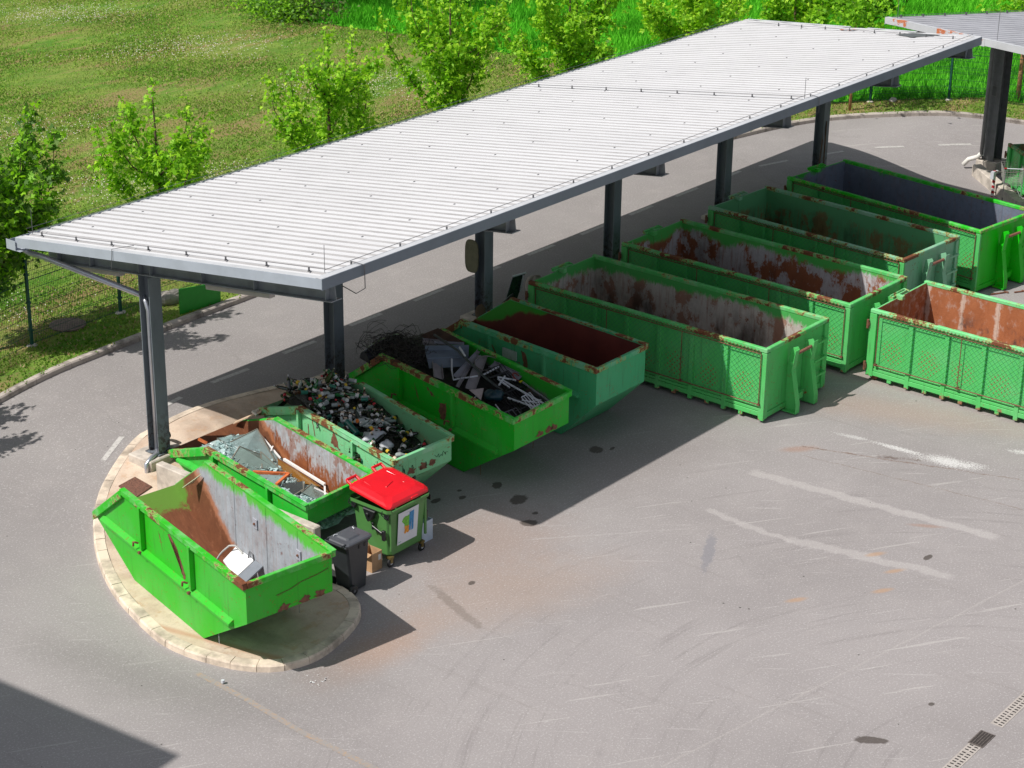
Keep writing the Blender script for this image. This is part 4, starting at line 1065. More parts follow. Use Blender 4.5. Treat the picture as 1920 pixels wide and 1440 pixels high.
# pale label on the teal skip, scribbles on the mint skip
mb = MB(); mb.add([S5.L(.0, 2.62, 1.50), S5.L(.0, 2.22, 1.50), S5.L(.0, 2.22, 1.30), S5.L(.0, 2.62, 1.30), S5.L(.02, 2.62, 1.50), S5.L(.02, 2.22, 1.50), S5.L(.02, 2.22, 1.30), S5.L(.02, 2.62, 1.30)], [(0, 1, 2, 3), (0, 4, 5, 1), (3, 2, 6, 7), (0, 3, 7, 4), (1, 5, 6, 2)])
build('name_plate', mb, plain('grey_plate', (.42, .48, .46), .5), S5.root)
m_ink = plain('dark_green_ink', (.02, .10, .06), .8)
def scribble(S, u0, z0, w, hh, n, seed, t=-.004):
    r_ = random.Random(seed); mb = MB(); P = []
    for k in range(n): P.append(S.L(u0 + w * (k + r_.uniform(-.8, .8)) / n, t, z0 + r_.uniform(-hh, hh)))
    mb.tube(P, .006, 3); return mb
for a in ((.70, 1.22, .22, .05, 12, 1), (.15, 1.2, .05, .12, 6, 2), (.30, 1.16, .04, .10, 5, 5), (.52, 1.2, .05, .12, 6, 7)): build('scribble', scribble(S3, *a), m_ink, S3.root)
def mark_side(S, pts, r=.006, mat=None, nm='scratch'):
    mb = MB(); mb.tube([S.L(.020, t, z) for t, z in pts], r, 3); build(nm, mb, mat or M['net_rust'], S.root)
mark_side(S3, [(.55, 1.28), (.58, 1.16), (.66, 1.18), (.60, 1.08), (.68, 1.02), (.62, .98)], .006, m_ink, 'scribble')
# rust gouges
def gouge(S, P, nm='rust_scar'):
    mb = MB(); q = [S.L(.0235, t, z) for t, z in P]; mb.add(q, [tuple(range(len(q)))]); build(nm, mb, M['net_rust'], S.root)
def ragged(pts, amp, seed, n=5):
    r_ = random.Random(seed); out = []
    for (a, b), (c, d) in zip(pts, pts[1:] + pts[:1]):
        for k in range(n): f = k / n; out.append((a + (c - a) * f + r_.uniform(-amp, amp), b + (d - b) * f + r_.uniform(-amp, amp)))
    return out
gouge(S1, ragged([(2.65, 1.62), (2.55, 1.66), (2.28, 1.45), (2.2, 1.05), (2.10, .98), (2.05, 1.06), (2.18, 1.30), (2.35, 1.50)], .018, 3))
gouge(S1, ragged([(3.0, 1.55), (2.95, 1.5), (2.86, 1.22), (2.83, 1.15), (2.90, 1.3)], .006, 4))
gouge(S3, ragged([(2.05, 1.40), (1.98, 1.36), (1.86, 1.12), (1.80, 1.0), (1.95, 1.05), (2.12, 1.08), (2.08, 1.2)], .02, 5))
gouge(S3, ragged([(2.78, 1.36), (2.75, 1.36), (2.66, 1.02), (2.69, 1.02)], .004, 6))
gouge(S3, ragged([(2.93, 1.2), (2.90, 1.2), (2.88, .98), (2.91, .98)], .004, 8))
gouge(S4, ragged([(2.32, 1.28), (2.12, 1.30), (2.08, 1.15), (2.15, .95), (2.28, .90), (2.33, 1.1)], .02, 7))
gouge(S4, ragged([(2.75, 1.48), (2.55, 1.40), (2.45, 1.34), (2.6, 1.34)], .02, 9))
gouge(S4, ragged([(3.15, 1.45), (3.08, 1.25), (2.98, 1.05), (3.02, 1.2)], .01, 10))
gouge(S5, ragged([(2.1, 1.58), (1.98, 1.52), (1.92, 1.25), (2.0, 1.15), (2.06, 1.35)], .02, 12))
gouge(S5, ragged([(3.0, 1.5), (2.85, 1.35), (2.78, 1.12), (2.88, 1.3)], .01, 13))
for S, u0, w, zc_, sd in ((S1, .35, .5, 1.18, 1), (S4, .3, .5, 1.14, 2), (S3, .2, .5, 1.15, 3)):
    r_ = random.Random(sd)
    for k in range(3):
        a = u0 + w * k / 3 + r_.uniform(0, .1); P = []
        base = [(a, zc_ - .06), (a + .12, zc_ - .08), (a + .13, zc_ + .0), (a + .05, zc_ + .06)]
        pp = ragged(base, .022, sd * 7 + k); mb = MB(); mb.add([S.L(u, -.004, z) for u, z in pp], [tuple(range(len(pp)))]); build('rust_patch', mb, M['net_rust'], S.root)
mb = MB(); mb.tube([S1.L(.35, -.006, 1.42), S1.L(.5, -.006, 1.44), S1.L(.62, -.006, 1.5), S1.L(.8, -.006, 1.52), S1.L(.93, -.006, 1.56)], .007, 3); build('scratch', mb, M['net_rust'], S1.root)

# ------------------------------------------------------------------ contents of the front skip
white = plain('white_board', (.80, .80, .80), .5, var=.05, dirt=.05); greyp = plain('grey_board', (.20, .22, .25), .5, var=.1)
def tile(a, b, c, d, th, mat, name, label, cat, **kw):
    mb = MB(); mb.plate([a, b, c, d], th, (0, 0, 1) if abs((Vector(b) - Vector(a)).cross(Vector(c) - Vector(a)).normalized().z) > .6 else None); return solo(name, mb, mat, label, cat, **kw)
W = S1.W
tile(W(.78, 3.14, .42), W(.955, 3.20, .56), W(.955, 2.56, .56), W(.70, 2.46, .42), .03, white, 'board', 'white board lying at the bottom of the front green skip', 'board')
tile(W(.70, 2.42, .44), W(.955, 2.52, .58), W(.955, 2.25, .58), W(.71, 2.16, .44), .03, greyp, 'board', 'dark grey board beside the white board in the front skip', 'board')
mb = MB(); P = [W(.76, 3.35, .35), W(.80, 3.30, .52), W(.85, 3.22, .66), W(.91, 3.10, .68), W(.94, 2.95, .60), W(.93, 2.9, .58)]
pp = catmull([(p.x, p.y) for p in P], .05); zz = [p.z for p in P]
mb.tube([Vector((p.x, p.y, zz[min(5, int(k / (len(pp) - 1) * 5))] + (zz[min(5, int(k / (len(pp) - 1) * 5) + 1)] - zz[min(5, int(k / (len(pp) - 1) * 5))]) * ((k / (len(pp) - 1) * 5) % 1))) for k, p in enumerate(pp)], .018, 8)
solo('hose', mb, plain('grey_hose', (.42, .42, .40), .5), 'grey hose curling over the white board in the front skip', 'hose', smooth=True)
mb = MB(); mb.tube([W(.94, 2.72, .58), W(.945, 2.68, .72), W(.95, 2.58, .70), W(.95, 2.55, .58)], .012, 6); solo('cable_loop', mb, M['wire'], 'short black cable loop beside the white board', 'cable')
for nm_, u_, t_ in (('sticker', .955, 2.45), ('sticker', .955, 1.0)):
    mb = MB(); mb.hexa([S1.L(.944, t_ - .07, 1.27), S1.L(.955, t_ - .07, 1.27), S1.L(.955, t_ + .07, 1.27), S1.L(.944, t_ + .07, 1.27), S1.L(.944, t_ - .07, 1.45), S1.L(.955, t_ - .07, 1.45), S1.L(.955, t_ + .07, 1.45), S1.L(.944, t_ + .07, 1.45)])
    build('bolt_plate', mb, plain('bolt_plate_grey', (.38, .39, .44), .6), S1.root)
    mb = MB(); mb.tube([S1.L(.930, t_, 1.36), S1.L(.944, t_, 1.36)], .022, 8); build('bolt', mb, M['net_rust'], S1.root)

mb = MB(); mb.plate([S1.L(.93, 4.30, 1.60), S1.L(.93, 4.62, 1.30), S1.L(.80, 4.62, 1.28)], .01); build('corner_gusset', mb, plain('pale_gusset', (.55, .62, .42), .6), S1.root)
# ------------------------------------------------------------------ broken glass skip
def glass_mat(name, col, rough=.12, tr=.75):
    t = NT(name); n = t.noise(7, 5, .65)
    d = t.n('ShaderNodeBsdfPrincipled'); t.put(d.inputs['Base Color'], t.mix(n, sc(col, .55), col)); d.inputs['Roughness'].default_value = rough
    g = t.n('ShaderNodeBsdfTransparent'); t.put(g.inputs[0], (*[min(1, .55 + c * .6) for c in col], 1)); m = t.n('ShaderNodeMixShader'); m.inputs[0].default_value = 1 - tr * .6
    t.t.links.new(g.outputs[0], m.inputs[1]); t.t.links.new(d.outputs[0], m.inputs[2]); t.t.links.new(m.outputs[0], t.out.inputs[0]); return t.mat
g_clear = glass_mat('dusty_glass', (.48, .60, .60), .12, .9); g_green = glass_mat('greenish_glass', (.34, .44, .41), .15, .7); g_amber = glass_mat('amber_glass', (.42, .20, .03), .2, .35)
m_chunk = None
def chunk_mat():
    t = NT('broken_glass_bits'); g = t.n('ShaderNodeNewGeometry'); r_ = t.n('ShaderNodeValToRGB'); t.t.links.new(g.outputs['Random Per Island'], r_.inputs[0])
    e = r_.color_ramp.elements; e[0].color = (.10, .17, .17, 1); e[1].color = (.85, .92, .94, 1)
    for p, c in ((.3, (.34, .48, .48, 1)), (.6, (.48, .64, .64, 1)), (.75, (.18, .22, .20, 1)), (.9, (.66, .78, .78, 1))):
        k = e.new(p); k.color = c
    return t.pbr(r_.outputs[0], .18, 0, None, spec=.7)
m_chunk = chunk_mat()
W = S2.W
def hz2(u, t): return .40 + .30 * sm((t - 1.8) / 2.0) * (1 - .35 * abs(u - .35)) + .04 * math.sin(u * 11 + t * 3) - .25 * sm((u - .62) / .3) * (1 - sm((.9 - t) / .6))
mb = MB(); nu, nt_ = 18, 42
vs = [W(.05 + .90 * i / nu, .06 + 4.1 * j / nt_, min(hz2(i / nu, 4.1 * j / nt_) + rnd.uniform(-.03, .03), 1.02 - max(0, 4.1 * j / nt_ - 3.1) * .40)) for j in range(nt_ + 1) for i in range(nu + 1)]
mb.add(vs, [(j * (nu + 1) + i, j * (nu + 1) + i + 1, (j + 1) * (nu + 1) + i + 1, (j + 1) * (nu + 1) + i) for j in range(nt_) for i in range(nu)])
def shard_cloud(mb, Wf, hf, n, u0, u1, t0, t1, s0, s1, r_, lift=.02):
    for k in range(n):
        u, t = r_.uniform(u0, u1), r_.uniform(t0, t1); c = Wf(u, t, hf(u, t) + r_.uniform(0, lift)); s_ = r_.uniform(s0, s1) * (1 if r_.random() < .85 else 1.8)
        Mx = Matrix.Rotation(r_.uniform(0, 6.28), 3, 'Z') @ Matrix.Rotation(r_.uniform(-.75, .75), 3, 'X') @ Matrix.Rotation(r_.uniform(-.6, .6), 3, 'Y')
        m_ = r_.choice((3, 4, 4, 5)); an = sorted(r_.uniform(0, 6.28) for _ in range(m_)); P = [c + Mx @ Vector((math.cos(a) * s_ * r_.uniform(.6, 1), math.sin(a) * s_ * r_.uniform(.5, 1), 0)) for a in an]
        n_ = Mx @ Vector((0, 0, .006)); mb.add(P + [p + n_ for p in P], [tuple(range(m_ - 1, -1, -1)), tuple(range(m_, 2 * m_))] + [(i, (i + 1) % m_, m_ + (i + 1) % m_, m_ + i) for i in range(m_)])
r2_ = random.Random(5)
shard_cloud(mb, W, hz2, 2600, .06, .84, .1, 3.9, .02, .065, r2_, .05)
o = build('broken_glass', mb, m_chunk); tag(o, 'heap of small broken window glass filling the skip behind the low wall', 'broken glass', kind='stuff')
def pane(P, mat, label, th=.006, frame=None, fm=None, grp='large glass pieces in the glass skip'):
    mb = MB(); mb.plate(P, th)
    if frame:
        n = len(P)
        for a, b in ((i, (i + 1) % n) for i in range(n)):
            if a in frame: mb.bar(P[a], P[b], .022, .018, mi=1)
        o = solo('glass_pane', mb, [mat, fm or plain('pane_edge', (.18, .17, .14), .6)], label, 'glass pane', grp)
    else: o = solo('glass_pane', mb, mat, label, 'glass pane', grp)
    return o
def H(u, t, dz): return W(u, t, hz2(u, t) + dz)
pane([H(.53, 3.75, .05), H(.88, 3.66, .34), H(.78, 2.80, .10), H(.46, 3.15, .0)], g_clear, 'tallest clear pane standing up at the back of the glass skip', frame=(0, 1, 2))
pane([H(.44, 4.0, .10), H(.50, 3.85, -.02), H(.72, 3.62, .02), H(.84, 3.70, .22), H(.62, 3.9, .04)], g_clear, 'bent clear pane along the back edge of the glass heap', frame=(0, 3))
pane([H(.27, 3.14, .03), H(.46, 3.24, .16), H(.66, 3.0, .06), H(.64, 2.36, .04), H(.36, 2.62, .03)], g_green, 'wide greenish pane lying flat in the middle of the glass heap', frame=(0, 1, 3))
pane([H(.64, 2.95, .14), H(.50, 2.57, .05), H(.66, 2.28, .05)], g_green, 'greenish triangular pane on top of the wide pane', frame=(0, 2))
pane([H(.86, 3.45, .22), H(.88, 2.95, .12), H(.76, 2.62, .03)], g_clear, 'narrow clear pane leaning on the white plastic profile')
pane([H(.82, 2.80, .18), H(.90, 2.1, .20), H(.89, 1.50, .12), H(.72, 1.85, .03), H(.69, 2.45, .03)], g_amber, 'amber wired pane under the long white profile', frame=(0, 1), fm=M['net_rust'])
pane([H(.42, 2.52, .05), H(.62, 2.12, .06), H(.46, 2.05, .05)], g_clear, 'small clear pane framed by the orange profiles')
pane([H(.53, 2.0, .05), H(.72, 1.70, .12), H(.62, 1.45, .10), H(.48, 1.45, .04)], glass_mat('dark_glass', (.08, .09, .09), .2, .3), 'dark pane by the near end of the glass skip', frame=(1, 2))
pane([H(.56, 1.38, .10), H(.80, 1.6, .12), H(.86, 1.16, .08), H(.60, 1.0, .05)], g_green, 'cracked greenish pane in the near right corner of the glass skip', frame=(0, 1))
def stick(P, w, h_, mat, name, label, cat, grp=None):
    mb = MB()
    for a, b in zip(P, P[1:]): mb.bar(a, b, w, h_)
    return solo(name, mb, mat, label, cat, grp)
pvc = plain('white_plastic', (.80, .79, .78), .35, var=.05); opl = plain('orange_wood', (.62, .16, .05), .6, var=.25, nsc=9)
G1 = 'window profiles in the glass skip'
stick([H(.89, 2.75, .20), H(.92, 1.42, .18)], .05, .045, pvc, 'window_profile', 'long white plastic profile lying on the amber pane', 'profile', G1)
stick([H(.90, 3.62, .24), H(.88, 2.85, .16)], .03, .03, pvc, 'window_profile', 'thin white profile with a cross piece, leaning at the back of the glass skip', 'profile', G1)
stick([H(.80, 3.05, .12), H(.90, 3.15, .22)], .02, .02, pvc, 'window_profile', 'short white cross piece at the back of the glass skip', 'profile', G1)
stick([H(.80, 1.15, .10), H(.93, 1.45, .14)], .035, .03, pvc, 'window_profile', 'short white profile at the near end of the glass skip', 'profile', G1)
stick([H(.76, 1.42, .12), H(.90, .95, .10)], .02, .02, pvc, 'window_profile', 'thin white strip in the near right corner of the glass skip', 'profile', G1)
stick([H(.38, 2.60, .08), H(.69, 2.10, .08)], .055, .05, opl, 'window_profile', 'long orange profile in the glass skip', 'profile', G1)
stick([H(.69, 2.10, .08), H(.47, 2.02, .08)], .055, .05, opl, 'window_profile', 'short orange profile joined to the long one in the glass skip', 'profile', G1)
stick([H(.30, 4.0, .02), H(.24, 4.15, .10)], .06, .04, opl, 'window_profile', 'orange stub sticking up at the back left of the glass skip', 'profile', G1)

# ------------------------------------------------------------------ bottle skip
W = S3.W
def hz3(u, t):
    z = 1.06 + .30 * sm((t - .7) / 1.9) + .22 * sm((t - 2.6) / .9) * (1 - 1.1 * (u - .42) ** 2) - .50 * sm((t - 3.7) / .8)
    return z + .035 * math.sin(9 * u + 5 * t)
mb = MB(); nu, nt_ = 14, 34; T = 4.30
vs = []
for j in range(nt_ + 1):
    for i in range(nu + 1):
        u = .05 + .90 * i / nu; t = .05 + T * j / nt_; e = min(i, nu - i) / 2.5
        z = hz3(u, t) - .07 - (.10 if e < 1 and t > 3.1 else 0) + rnd.uniform(-.02, .02)
        vs.append(W(u, t, z))
mb.add(vs, [(j * (nu + 1) + i, j * (nu + 1) + i + 1, (j + 1) * (nu + 1) + i + 1, (j + 1) * (nu + 1) + i) for j in range(nt_) for i in range(nu)])
b0 = build('bottle_heap', mb, plain('dark_glass_mass', (.016, .018, .014), .2, var=.4, nsc=20, bump=.8)); tag(b0, 'dark mass of glass under the loose bottles in the mint green skip', 'bottle heap', kind='stuff')
def bottle_mat(name, c, r=.08): return plain(name, c, r, var=.05, bump=0, spec=.7)
bg_dark = bottle_mat('black_green_glass', (.008, .013, .006)); bg_brown = bottle_mat('brown_glass', (.045, .018, .006)); bg_green = bottle_mat('green_glass', (.015, .12, .035)); bg_clear = bottle_mat('clear_glass', (.32, .36, .35), .08)
lab = {'white': plain('white_paper', (.68, .67, .66), .7), 'yellow': plain('yellow_paper', (.60, .40, .02), .6), 'red': plain('red_paper', (.55, .03, .05), .6), 'orange': plain('orange_paper', (.75, .20, .03), .6), 'cream': plain('cream_paper', (.66, .52, .38), .6), 'teal': plain('teal_paper', (.02, .16, .11), .6), 'silver': plain('foil', (.30, .30, .30), .3, .6)}
PROF = {'wine': [(.034, 0), (.038, .01), (.038, .18), (.030, .215), (.015, .24), (.014, .295), (.016, .30)], 'beer': [(.028, 0), (.031, .01), (.031, .13), (.024, .16), (.013, .19), (.013, .23)],
        'jar': [(.036, 0), (.042, .01), (.042, .11), (.036, .125), (.036, .15)], 'bulb': [(.03, 0), (.05, .03), (.05, .10), (.03, .14), (.015, .17), (.015, .22)]}
kinds = []
def mk_bottle(nm, prof, glass, lb, band, cap, label):
    pr = PROF[prof]; mb = MB(); mb.lathe(pr, 8, 0)
    if band:
        rr = max(r for r, z in pr) + .0015; mb.lathe([(rr, band[0]), (rr, band[1])], 8, 1)
    if cap: rt, zt = pr[-1]; mb.lathe([(rt + .003, zt - .035 if prof != 'jar' else zt - .02), (rt + .003, zt + .003)], 8, 1)
    kinds.append((mb, [glass, lb], nm, label))
mk_bottle('bottle', 'wine', bg_dark, lab['white'], (.07, .13), False, 'dark wine bottle with a white paper label in the glass heap')
mk_bottle('bottle', 'wine', bg_dark, lab['yellow'], (.07, .13), False, 'dark wine bottle with a yellow paper label in the glass heap')
mk_bottle('bottle', 'wine', bg_dark, lab['silver'], None, True, 'dark wine bottle with a silver foil neck in the glass heap')
mk_bottle('bottle', 'beer', bg_brown, lab['cream'], (.04, .10), True, 'small brown bottle with a cream label in the glass heap')
mk_bottle('bottle', 'wine', bg_green, lab['white'], (.07, .13), False, 'green glass bottle with a white label in the glass heap')
mk_bottle('jar', 'jar', bg_clear, lab['white'], None, True, 'clear glass jar with a white lid in the glass heap')
mk_bottle('jar', 'jar', bg_clear, lab['orange'], None, True, 'clear glass jar with an orange lid in the glass heap')
mk_bottle('bottle', 'bulb', bg_clear, lab['yellow'], None, True, 'round clear bottle with a yellow cap in the glass heap')
mk_bottle('bottle', 'beer', bg_dark, lab['red'], (.04, .11), True, 'small dark bottle with a red label in the glass heap')
mk_bottle('bottle', 'beer', bg_clear, lab['silver'], None, True, 'small clear bottle with a silver cap in the glass heap')
mk_bottle('bottle', 'wine', bg_dark, lab['yellow'], None, True, 'dark wine bottle with a yellow capsule on its neck in the glass heap')
mk_bottle('bottle', 'wine', bg_brown, lab['teal'], (.03, .17), False, 'brown bottle with a dark green wrap in the glass heap')
wts = [7, 3, 9, 5, 5, 4, 1.5, 1.2, 2, 5, 1.6, 2]
mesh_of = {}
r3 = random.Random(3)
for k in range(296):
    i = r3.choices(range(12), wts)[0]; mbk, mats, nm, lb = kinds[i]
    if i not in mesh_of: o = build(nm, mbk, mats); mesh_of[i] = o
    else: o = mesh_of[i].copy(); COL.objects.link(o)
    t = (k + r3.random()) / 296 * 4.05 + .16; t = t if r3.random() < .8 else r3.uniform(.15, 4.1)
    u = r3.uniform(.10, .90) if t < 3.2 else r3.uniform(.07, .93)
    if t > 4.1: u = r3.uniform(.06, .75)
    if i in (5, 6, 9) and r3.random() < .6: u, t = r3.uniform(.30, .80), r3.uniform(1.6, 3.4)
    o.location = W(u, t, hz3(u, t) + r3.uniform(-.035, .045)); tag(o, lb, nm, 'empty glass in the bottle skip')
    o.rotation_euler = (R(r3.uniform(72, 108)), R(r3.uniform(-18, 18)), r3.uniform(0, 6.28)) if r3.random() < .93 else (R(r3.uniform(-50, 50)), R(r3.uniform(-40, 40)), 0)
    s_ = r3.uniform(.95, 1.2); o.scale = (s_, s_, s_)
mb = MB(); c_ = W(.44, 1.55, hz3(.44, 1.55) + .05)
def blob(mb, c, rx, ry, rz2, seed, n=10):
    r_ = random.Random(seed); vs = []; fs = []
    for j in range(n + 1):
        for i in range(2 * n):
            th = math.pi * j / n; ph = math.pi * i / n; w_ = 1 + .16 * math.sin(3 * ph + seed) * math.sin(2 * th) + r_.uniform(-.05, .05)
            vs.append(Vector(c) + Vector((rx * w_ * math.sin(th) * math.cos(ph), ry * w_ * math.sin(th) * math.sin(ph), rz2 * w_ * math.cos(th))))
    for j in range(n):
        for i in range(2 * n): fs.append((j * 2 * n + i, (j + 1) * 2 * n + i, (j + 1) * 2 * n + (i + 1) % (2 * n), j * 2 * n + (i + 1) % (2 * n)))
    mb.add(vs, fs)
bagm = plain('pale_plastic_bag', (.50, .52, .56), .35, var=.1, nsc=5, bump=.6)
blob(mb, c_, .30, .13, .07, 4); solo('plastic_bag', mb, bagm, 'flattened pale plastic bag among the bottles near the front of the heap', 'bag', smooth=True)
mb = MB(); blob(mb, W(.48, 1.18, hz3(.48, 1.18) + .05), .14, .14, .09, 6); solo('plastic_bag', mb, bagm, 'round pale plastic bag among the bottles, nearer than the flat one', 'bag', smooth=True)
mb = MB(); a = W(.27, 2.12, hz3(.27, 2.12) + .08); b = W(.29, 1.78, hz3(.29, 1.78) + .05); mb.tube([a, b], .062, 12); solo('teal_canister', mb, plain('teal_plastic', (.01, .10, .08), .35), 'dark teal plastic canister lying at the left edge of the bottle heap', 'canister', smooth=False, bevel=.01)
mb = MB(); a = W(.60, 3.55, hz3(.6, 3.55) + .05); b = W(.70, 3.50, hz3(.7, 3.5) + .32); mb.tube([a, a.lerp(b, .6), a.lerp(b, .75), b], [.05, .05, .02, .02], 10); solo('green_bottle', mb, bottle_mat('olive_glass', (.03, .05, .008)), 'large olive green bottle poking up at the back of the bottle heap', 'bottle')
# ------------------------------------------------------------------ scrap metal skip
W = S4.W
def hz4(u, t): return 1.34 + .28 * sm((t - .8) / 1.8) + .16 * sm((t - 3.0) / 1.2) * (1 - abs(u - .4)) - .30 * sm((t - 4.5) / .8)
def H4(u, t, dz=0): return W(u, t, hz4(u, t) + dz)
m_gal = plain('grey_sheet_steel', (.26, .265, .31), .42, .2, var=.15, nsc=4, dirt=.2); m_gal2 = plain('pinkish_grey_panel', (.25, .235, .25), .55, var=.15, dirt=.15)
m_blk = plain('black_steel', (.012, .013, .015), .4, var=.3, nsc=8); m_wht = plain('white_steel', (.60, .62, .66), .35, var=.08); m_brn = plain('rusty_sheet', (.07, .035, .022), .8, var=.4, nsc=5, bump=.4)
m_blue = plain('blue_grey_sheet', (.16, .20, .26), .45, .1, var=.15, nsc=3, dirt=.2)
mb = MB(); nu, nt_ = 12, 30
vs = [W(.05 + .9 * i / nu, .05 + 5.1 * j / nt_, hz4(i / nu, 5.1 * j / nt_) - .16 + rnd.uniform(-.03, .03)) for j in range(nt_ + 1) for i in range(nu + 1)]
mb.add(vs, [(j * (nu + 1) + i, j * (nu + 1) + i + 1, (j + 1) * (nu + 1) + i + 1, (j + 1) * (nu + 1) + i) for j in range(nt_) for i in range(nu)])
tag(build('scrap_heap', mb, plain('dark_scrap', (.015, .014, .013), .6, var=.5, nsc=12, bump=1)), 'dark tangle of small scrap filling the dark green skip', 'scrap heap', kind='stuff')
# tangle of black wire
r4 = random.Random(9); mb = MB()
for k in range(150):
    u, t = r4.gauss(.28, .13), r4.gauss(4.15, .42); u = min(.62, max(.03, u)); t = min(5.2, max(3.1, t)); c = H4(u, t, r4.uniform(-.10, .06)); rr = r4.uniform(.12, .40); a0 = r4.uniform(0, 6.28); tl, tw = r4.uniform(-.5, .5), r4.uniform(-.5, .5); sp = r4.uniform(2, 6)
    P = []
    for j in range(12):
        a = a0 + sp * j / 11; P.append(c + Vector((rr * math.cos(a) * (1 + .1 * math.sin(3 * a)), rr * math.sin(a), rr * (tl * math.cos(a) + tw * math.sin(a)) * .7 + .05 * math.sin(5 * a + k))))
    mb.tube(P, .006, 3)
tag(build('wire_tangle', mb, plain('old_black_wire', (.030, .026, .022), .6, var=.5)), 'tangle of thin black wire at the back of the scrap skip', 'wire', kind='stuff')
mb = MB()
for k in range(5):
    c = H4(.3, 4.6, .0); P = [c + Vector((-.1 + .42 * math.cos(a) * (.6 + .06 * k) + .1, .5 * math.sin(a) * (.5 + .05 * k) + .25, .12 + .16 * math.sin(a + k))) for a in np.linspace(.2 * k, 2.6 + .2 * k, 14)]
    mb.tube(P, .0045, 3)
solo('loose_wire', mb, plain('thin_wire', (.05, .045, .04), .6), 'loose thin wires springing up over the back of the scrap skip', 'wire')
# curved black sheet (old bath) behind the wires
mb = MB(); vs = []; n1, n2 = 14, 6; A, B = W(-.02, 4.75, 1.42), W(.56, 4.75, 1.50)
for j in range(n2 + 1):
    for i in range(n1 + 1):
        a = math.pi * i / n1; e = 1 - .25 * (2 * j / n2 - 1) ** 4; c = A.lerp(B, j / n2); d = Vector((math.cos(S4.root.rotation_euler.z + 1.5), math.sin(S4.root.rotation_euler.z + 1.5), 0))
        vs.append(c + d * (.24 * math.cos(a) * e) + Vector((0, 0, .26 * math.sin(a) * e)))
mb.add(vs, [(j * (n1 + 1) + i, j * (n1 + 1) + i + 1, (j + 1) * (n1 + 1) + i + 1, (j + 1) * (n1 + 1) + i) for j in range(n2) for i in range(n1)]); mb.add([vs[i] for i in range(n1 + 1)], [tuple(range(n1 + 1))]); mb.add([vs[n2 * (n1 + 1) + i] for i in range(n1 + 1)], [tuple(range(n1, -1, -1))])
solo('black_boiler_shell', mb, plain('black_shell', (.014, .016, .022), .22, var=.2, nsc=4), 'curved shiny black shell lying at the back of the scrap skip', 'boiler shell', smooth=True)
mb = MB(); mb.plate([H4(.66, 4.3, .0), H4(.90, 4.15, .12), H4(.95, 3.3, .10), H4(.74, 3.7, .0)], .008); solo('rusty_sheet', mb, m_brn, 'rusty brown metal sheet standing against the right wall of the scrap skip', 'metal sheet')
mb = MB(); mb.plate([H4(.955, 2.2, .02), H4(.84, 2.15, .02), H4(.84, 1.3, .02), H4(.955, 1.25, .02)], .02); solo('dark_board', mb, m_blk, 'dark board on the right side of the scrap skip', 'board')
# blue grey trough
mb = MB(); a, b, c, d = H4(.42, 3.60, .06), H4(.88, 3.05, .06), H4(.64, 2.60, -.02), H4(.26, 3.13, -.02)
mb.plate([a, b, c, d], .012, (0, 0, 1)); mb.plate([a, b, b + Vector((0, 0, .10)), a + Vector((0, 0, .10))], .01); mb.bar(a.lerp(d, .5) + Vector((0, 0, .03)), b.lerp(c, .5) + Vector((0, 0, .03)), .02, .03); mb.bar(a + Vector((0, 0, .10)), b + Vector((0, 0, .10)), .03, .02)
solo('blue_grey_trough', mb, m_blue, 'blue grey steel trough across the middle of the scrap skip', 'trough')
GP = 'grey steel sheets in the scrap skip'
def channel(a, b, w, mat, label, up=(0, 0, 1), name='grey_sheet'):
    mb = MB(); mb.bar(a, b, w, .008, up); d = (b - a).normalized(); s_ = d.cross(Vector(up)).normalized(); u_ = s_.cross(d)
    for q in (-1, 1): mb.bar(a + s_ * (q * w / 2) + u_ * .02, b + s_ * (q * w / 2) + u_ * .02, .006, .045, u_)
    return solo(name, mb, mat, label, 'steel sheet', GP)
channel(H4(.38, 3.12, .02), H4(.16, 2.62, .0), .20, m_gal2, 'short upright grey sheet left of the trough in the scrap skip', (.3, -.2, 1))
channel(H4(.85, 2.70, .08), H4(.32, 2.36, .02), .13, m_gal, 'bright grey channel crossing the scrap skip, below the dark pole', (-.3, -.5, 1))
channel(H4(.95, 2.86, .06), H4(.20, 2.08, .02), .07, m_gal2, 'narrow brownish channel beside the bright one in the scrap skip', (-.1, -.5, 1))
channel(H4(.90, 2.62, .05), H4(.30, 1.86, .03), .20, m_gal2, 'wide pinkish grey sheet lying across the scrap skip', (-.2, -.3, 1))
channel(H4(.86, 2.25, .03), H4(.93, 1.45, .12), .18, m_gal, 'grey sheet on the right of the scrap skip, ending by the red hose', (-.5, -.2, 1))
channel(H4(.55, 3.95, .02), H4(.78, 3.6, .02), .18, m_gal2, 'small grey sheet behind the blue grey trough', (0, -.3, 1))
channel(H4(.62, 3.7, .08), H4(.90, 3.25, .10), .05, m_gal, 'thin bright strip behind the blue grey trough', (0, .2, 1))
mb = MB(); mb.plate([H4(.28, 1.86, .03), H4(.44, 1.70, .06), H4(.29, 1.50, .0)], .01); solo('pink_tile', mb, plain('pale_pink_panel', (.42, .35, .34), .6, dirt=.15), 'small pale pink panel near the left wall of the scrap skip', 'panel')
mb = MB(); blob(mb, H4(.46, 1.42, .04), .20, .20, .11, 3, 8); solo('dark_teal_cushion', mb, plain('dark_teal_vinyl', (.006, .035, .05), .35, var=.15), 'dark teal vinyl seat in the near half of the scrap skip', 'seat', smooth=True)
def tubes(name, P, r, mat, label, cat, grp=None, n=8): mb = MB(); mb.tube(P, r, n); return solo(name, mb, mat, label, cat, grp, smooth=False)
tubes('pole', [H4(.70, 3.86, .16), H4(.66, 3.0, .20), H4(.57, 1.99, .10), H4(.60, 1.3, .06), H4(.66, .9, .02)], .026, plain('dark_green_grey_steel', (.045, .055, .055), .4), 'long dark pole lying lengthwise over the scrap skip', 'pole')
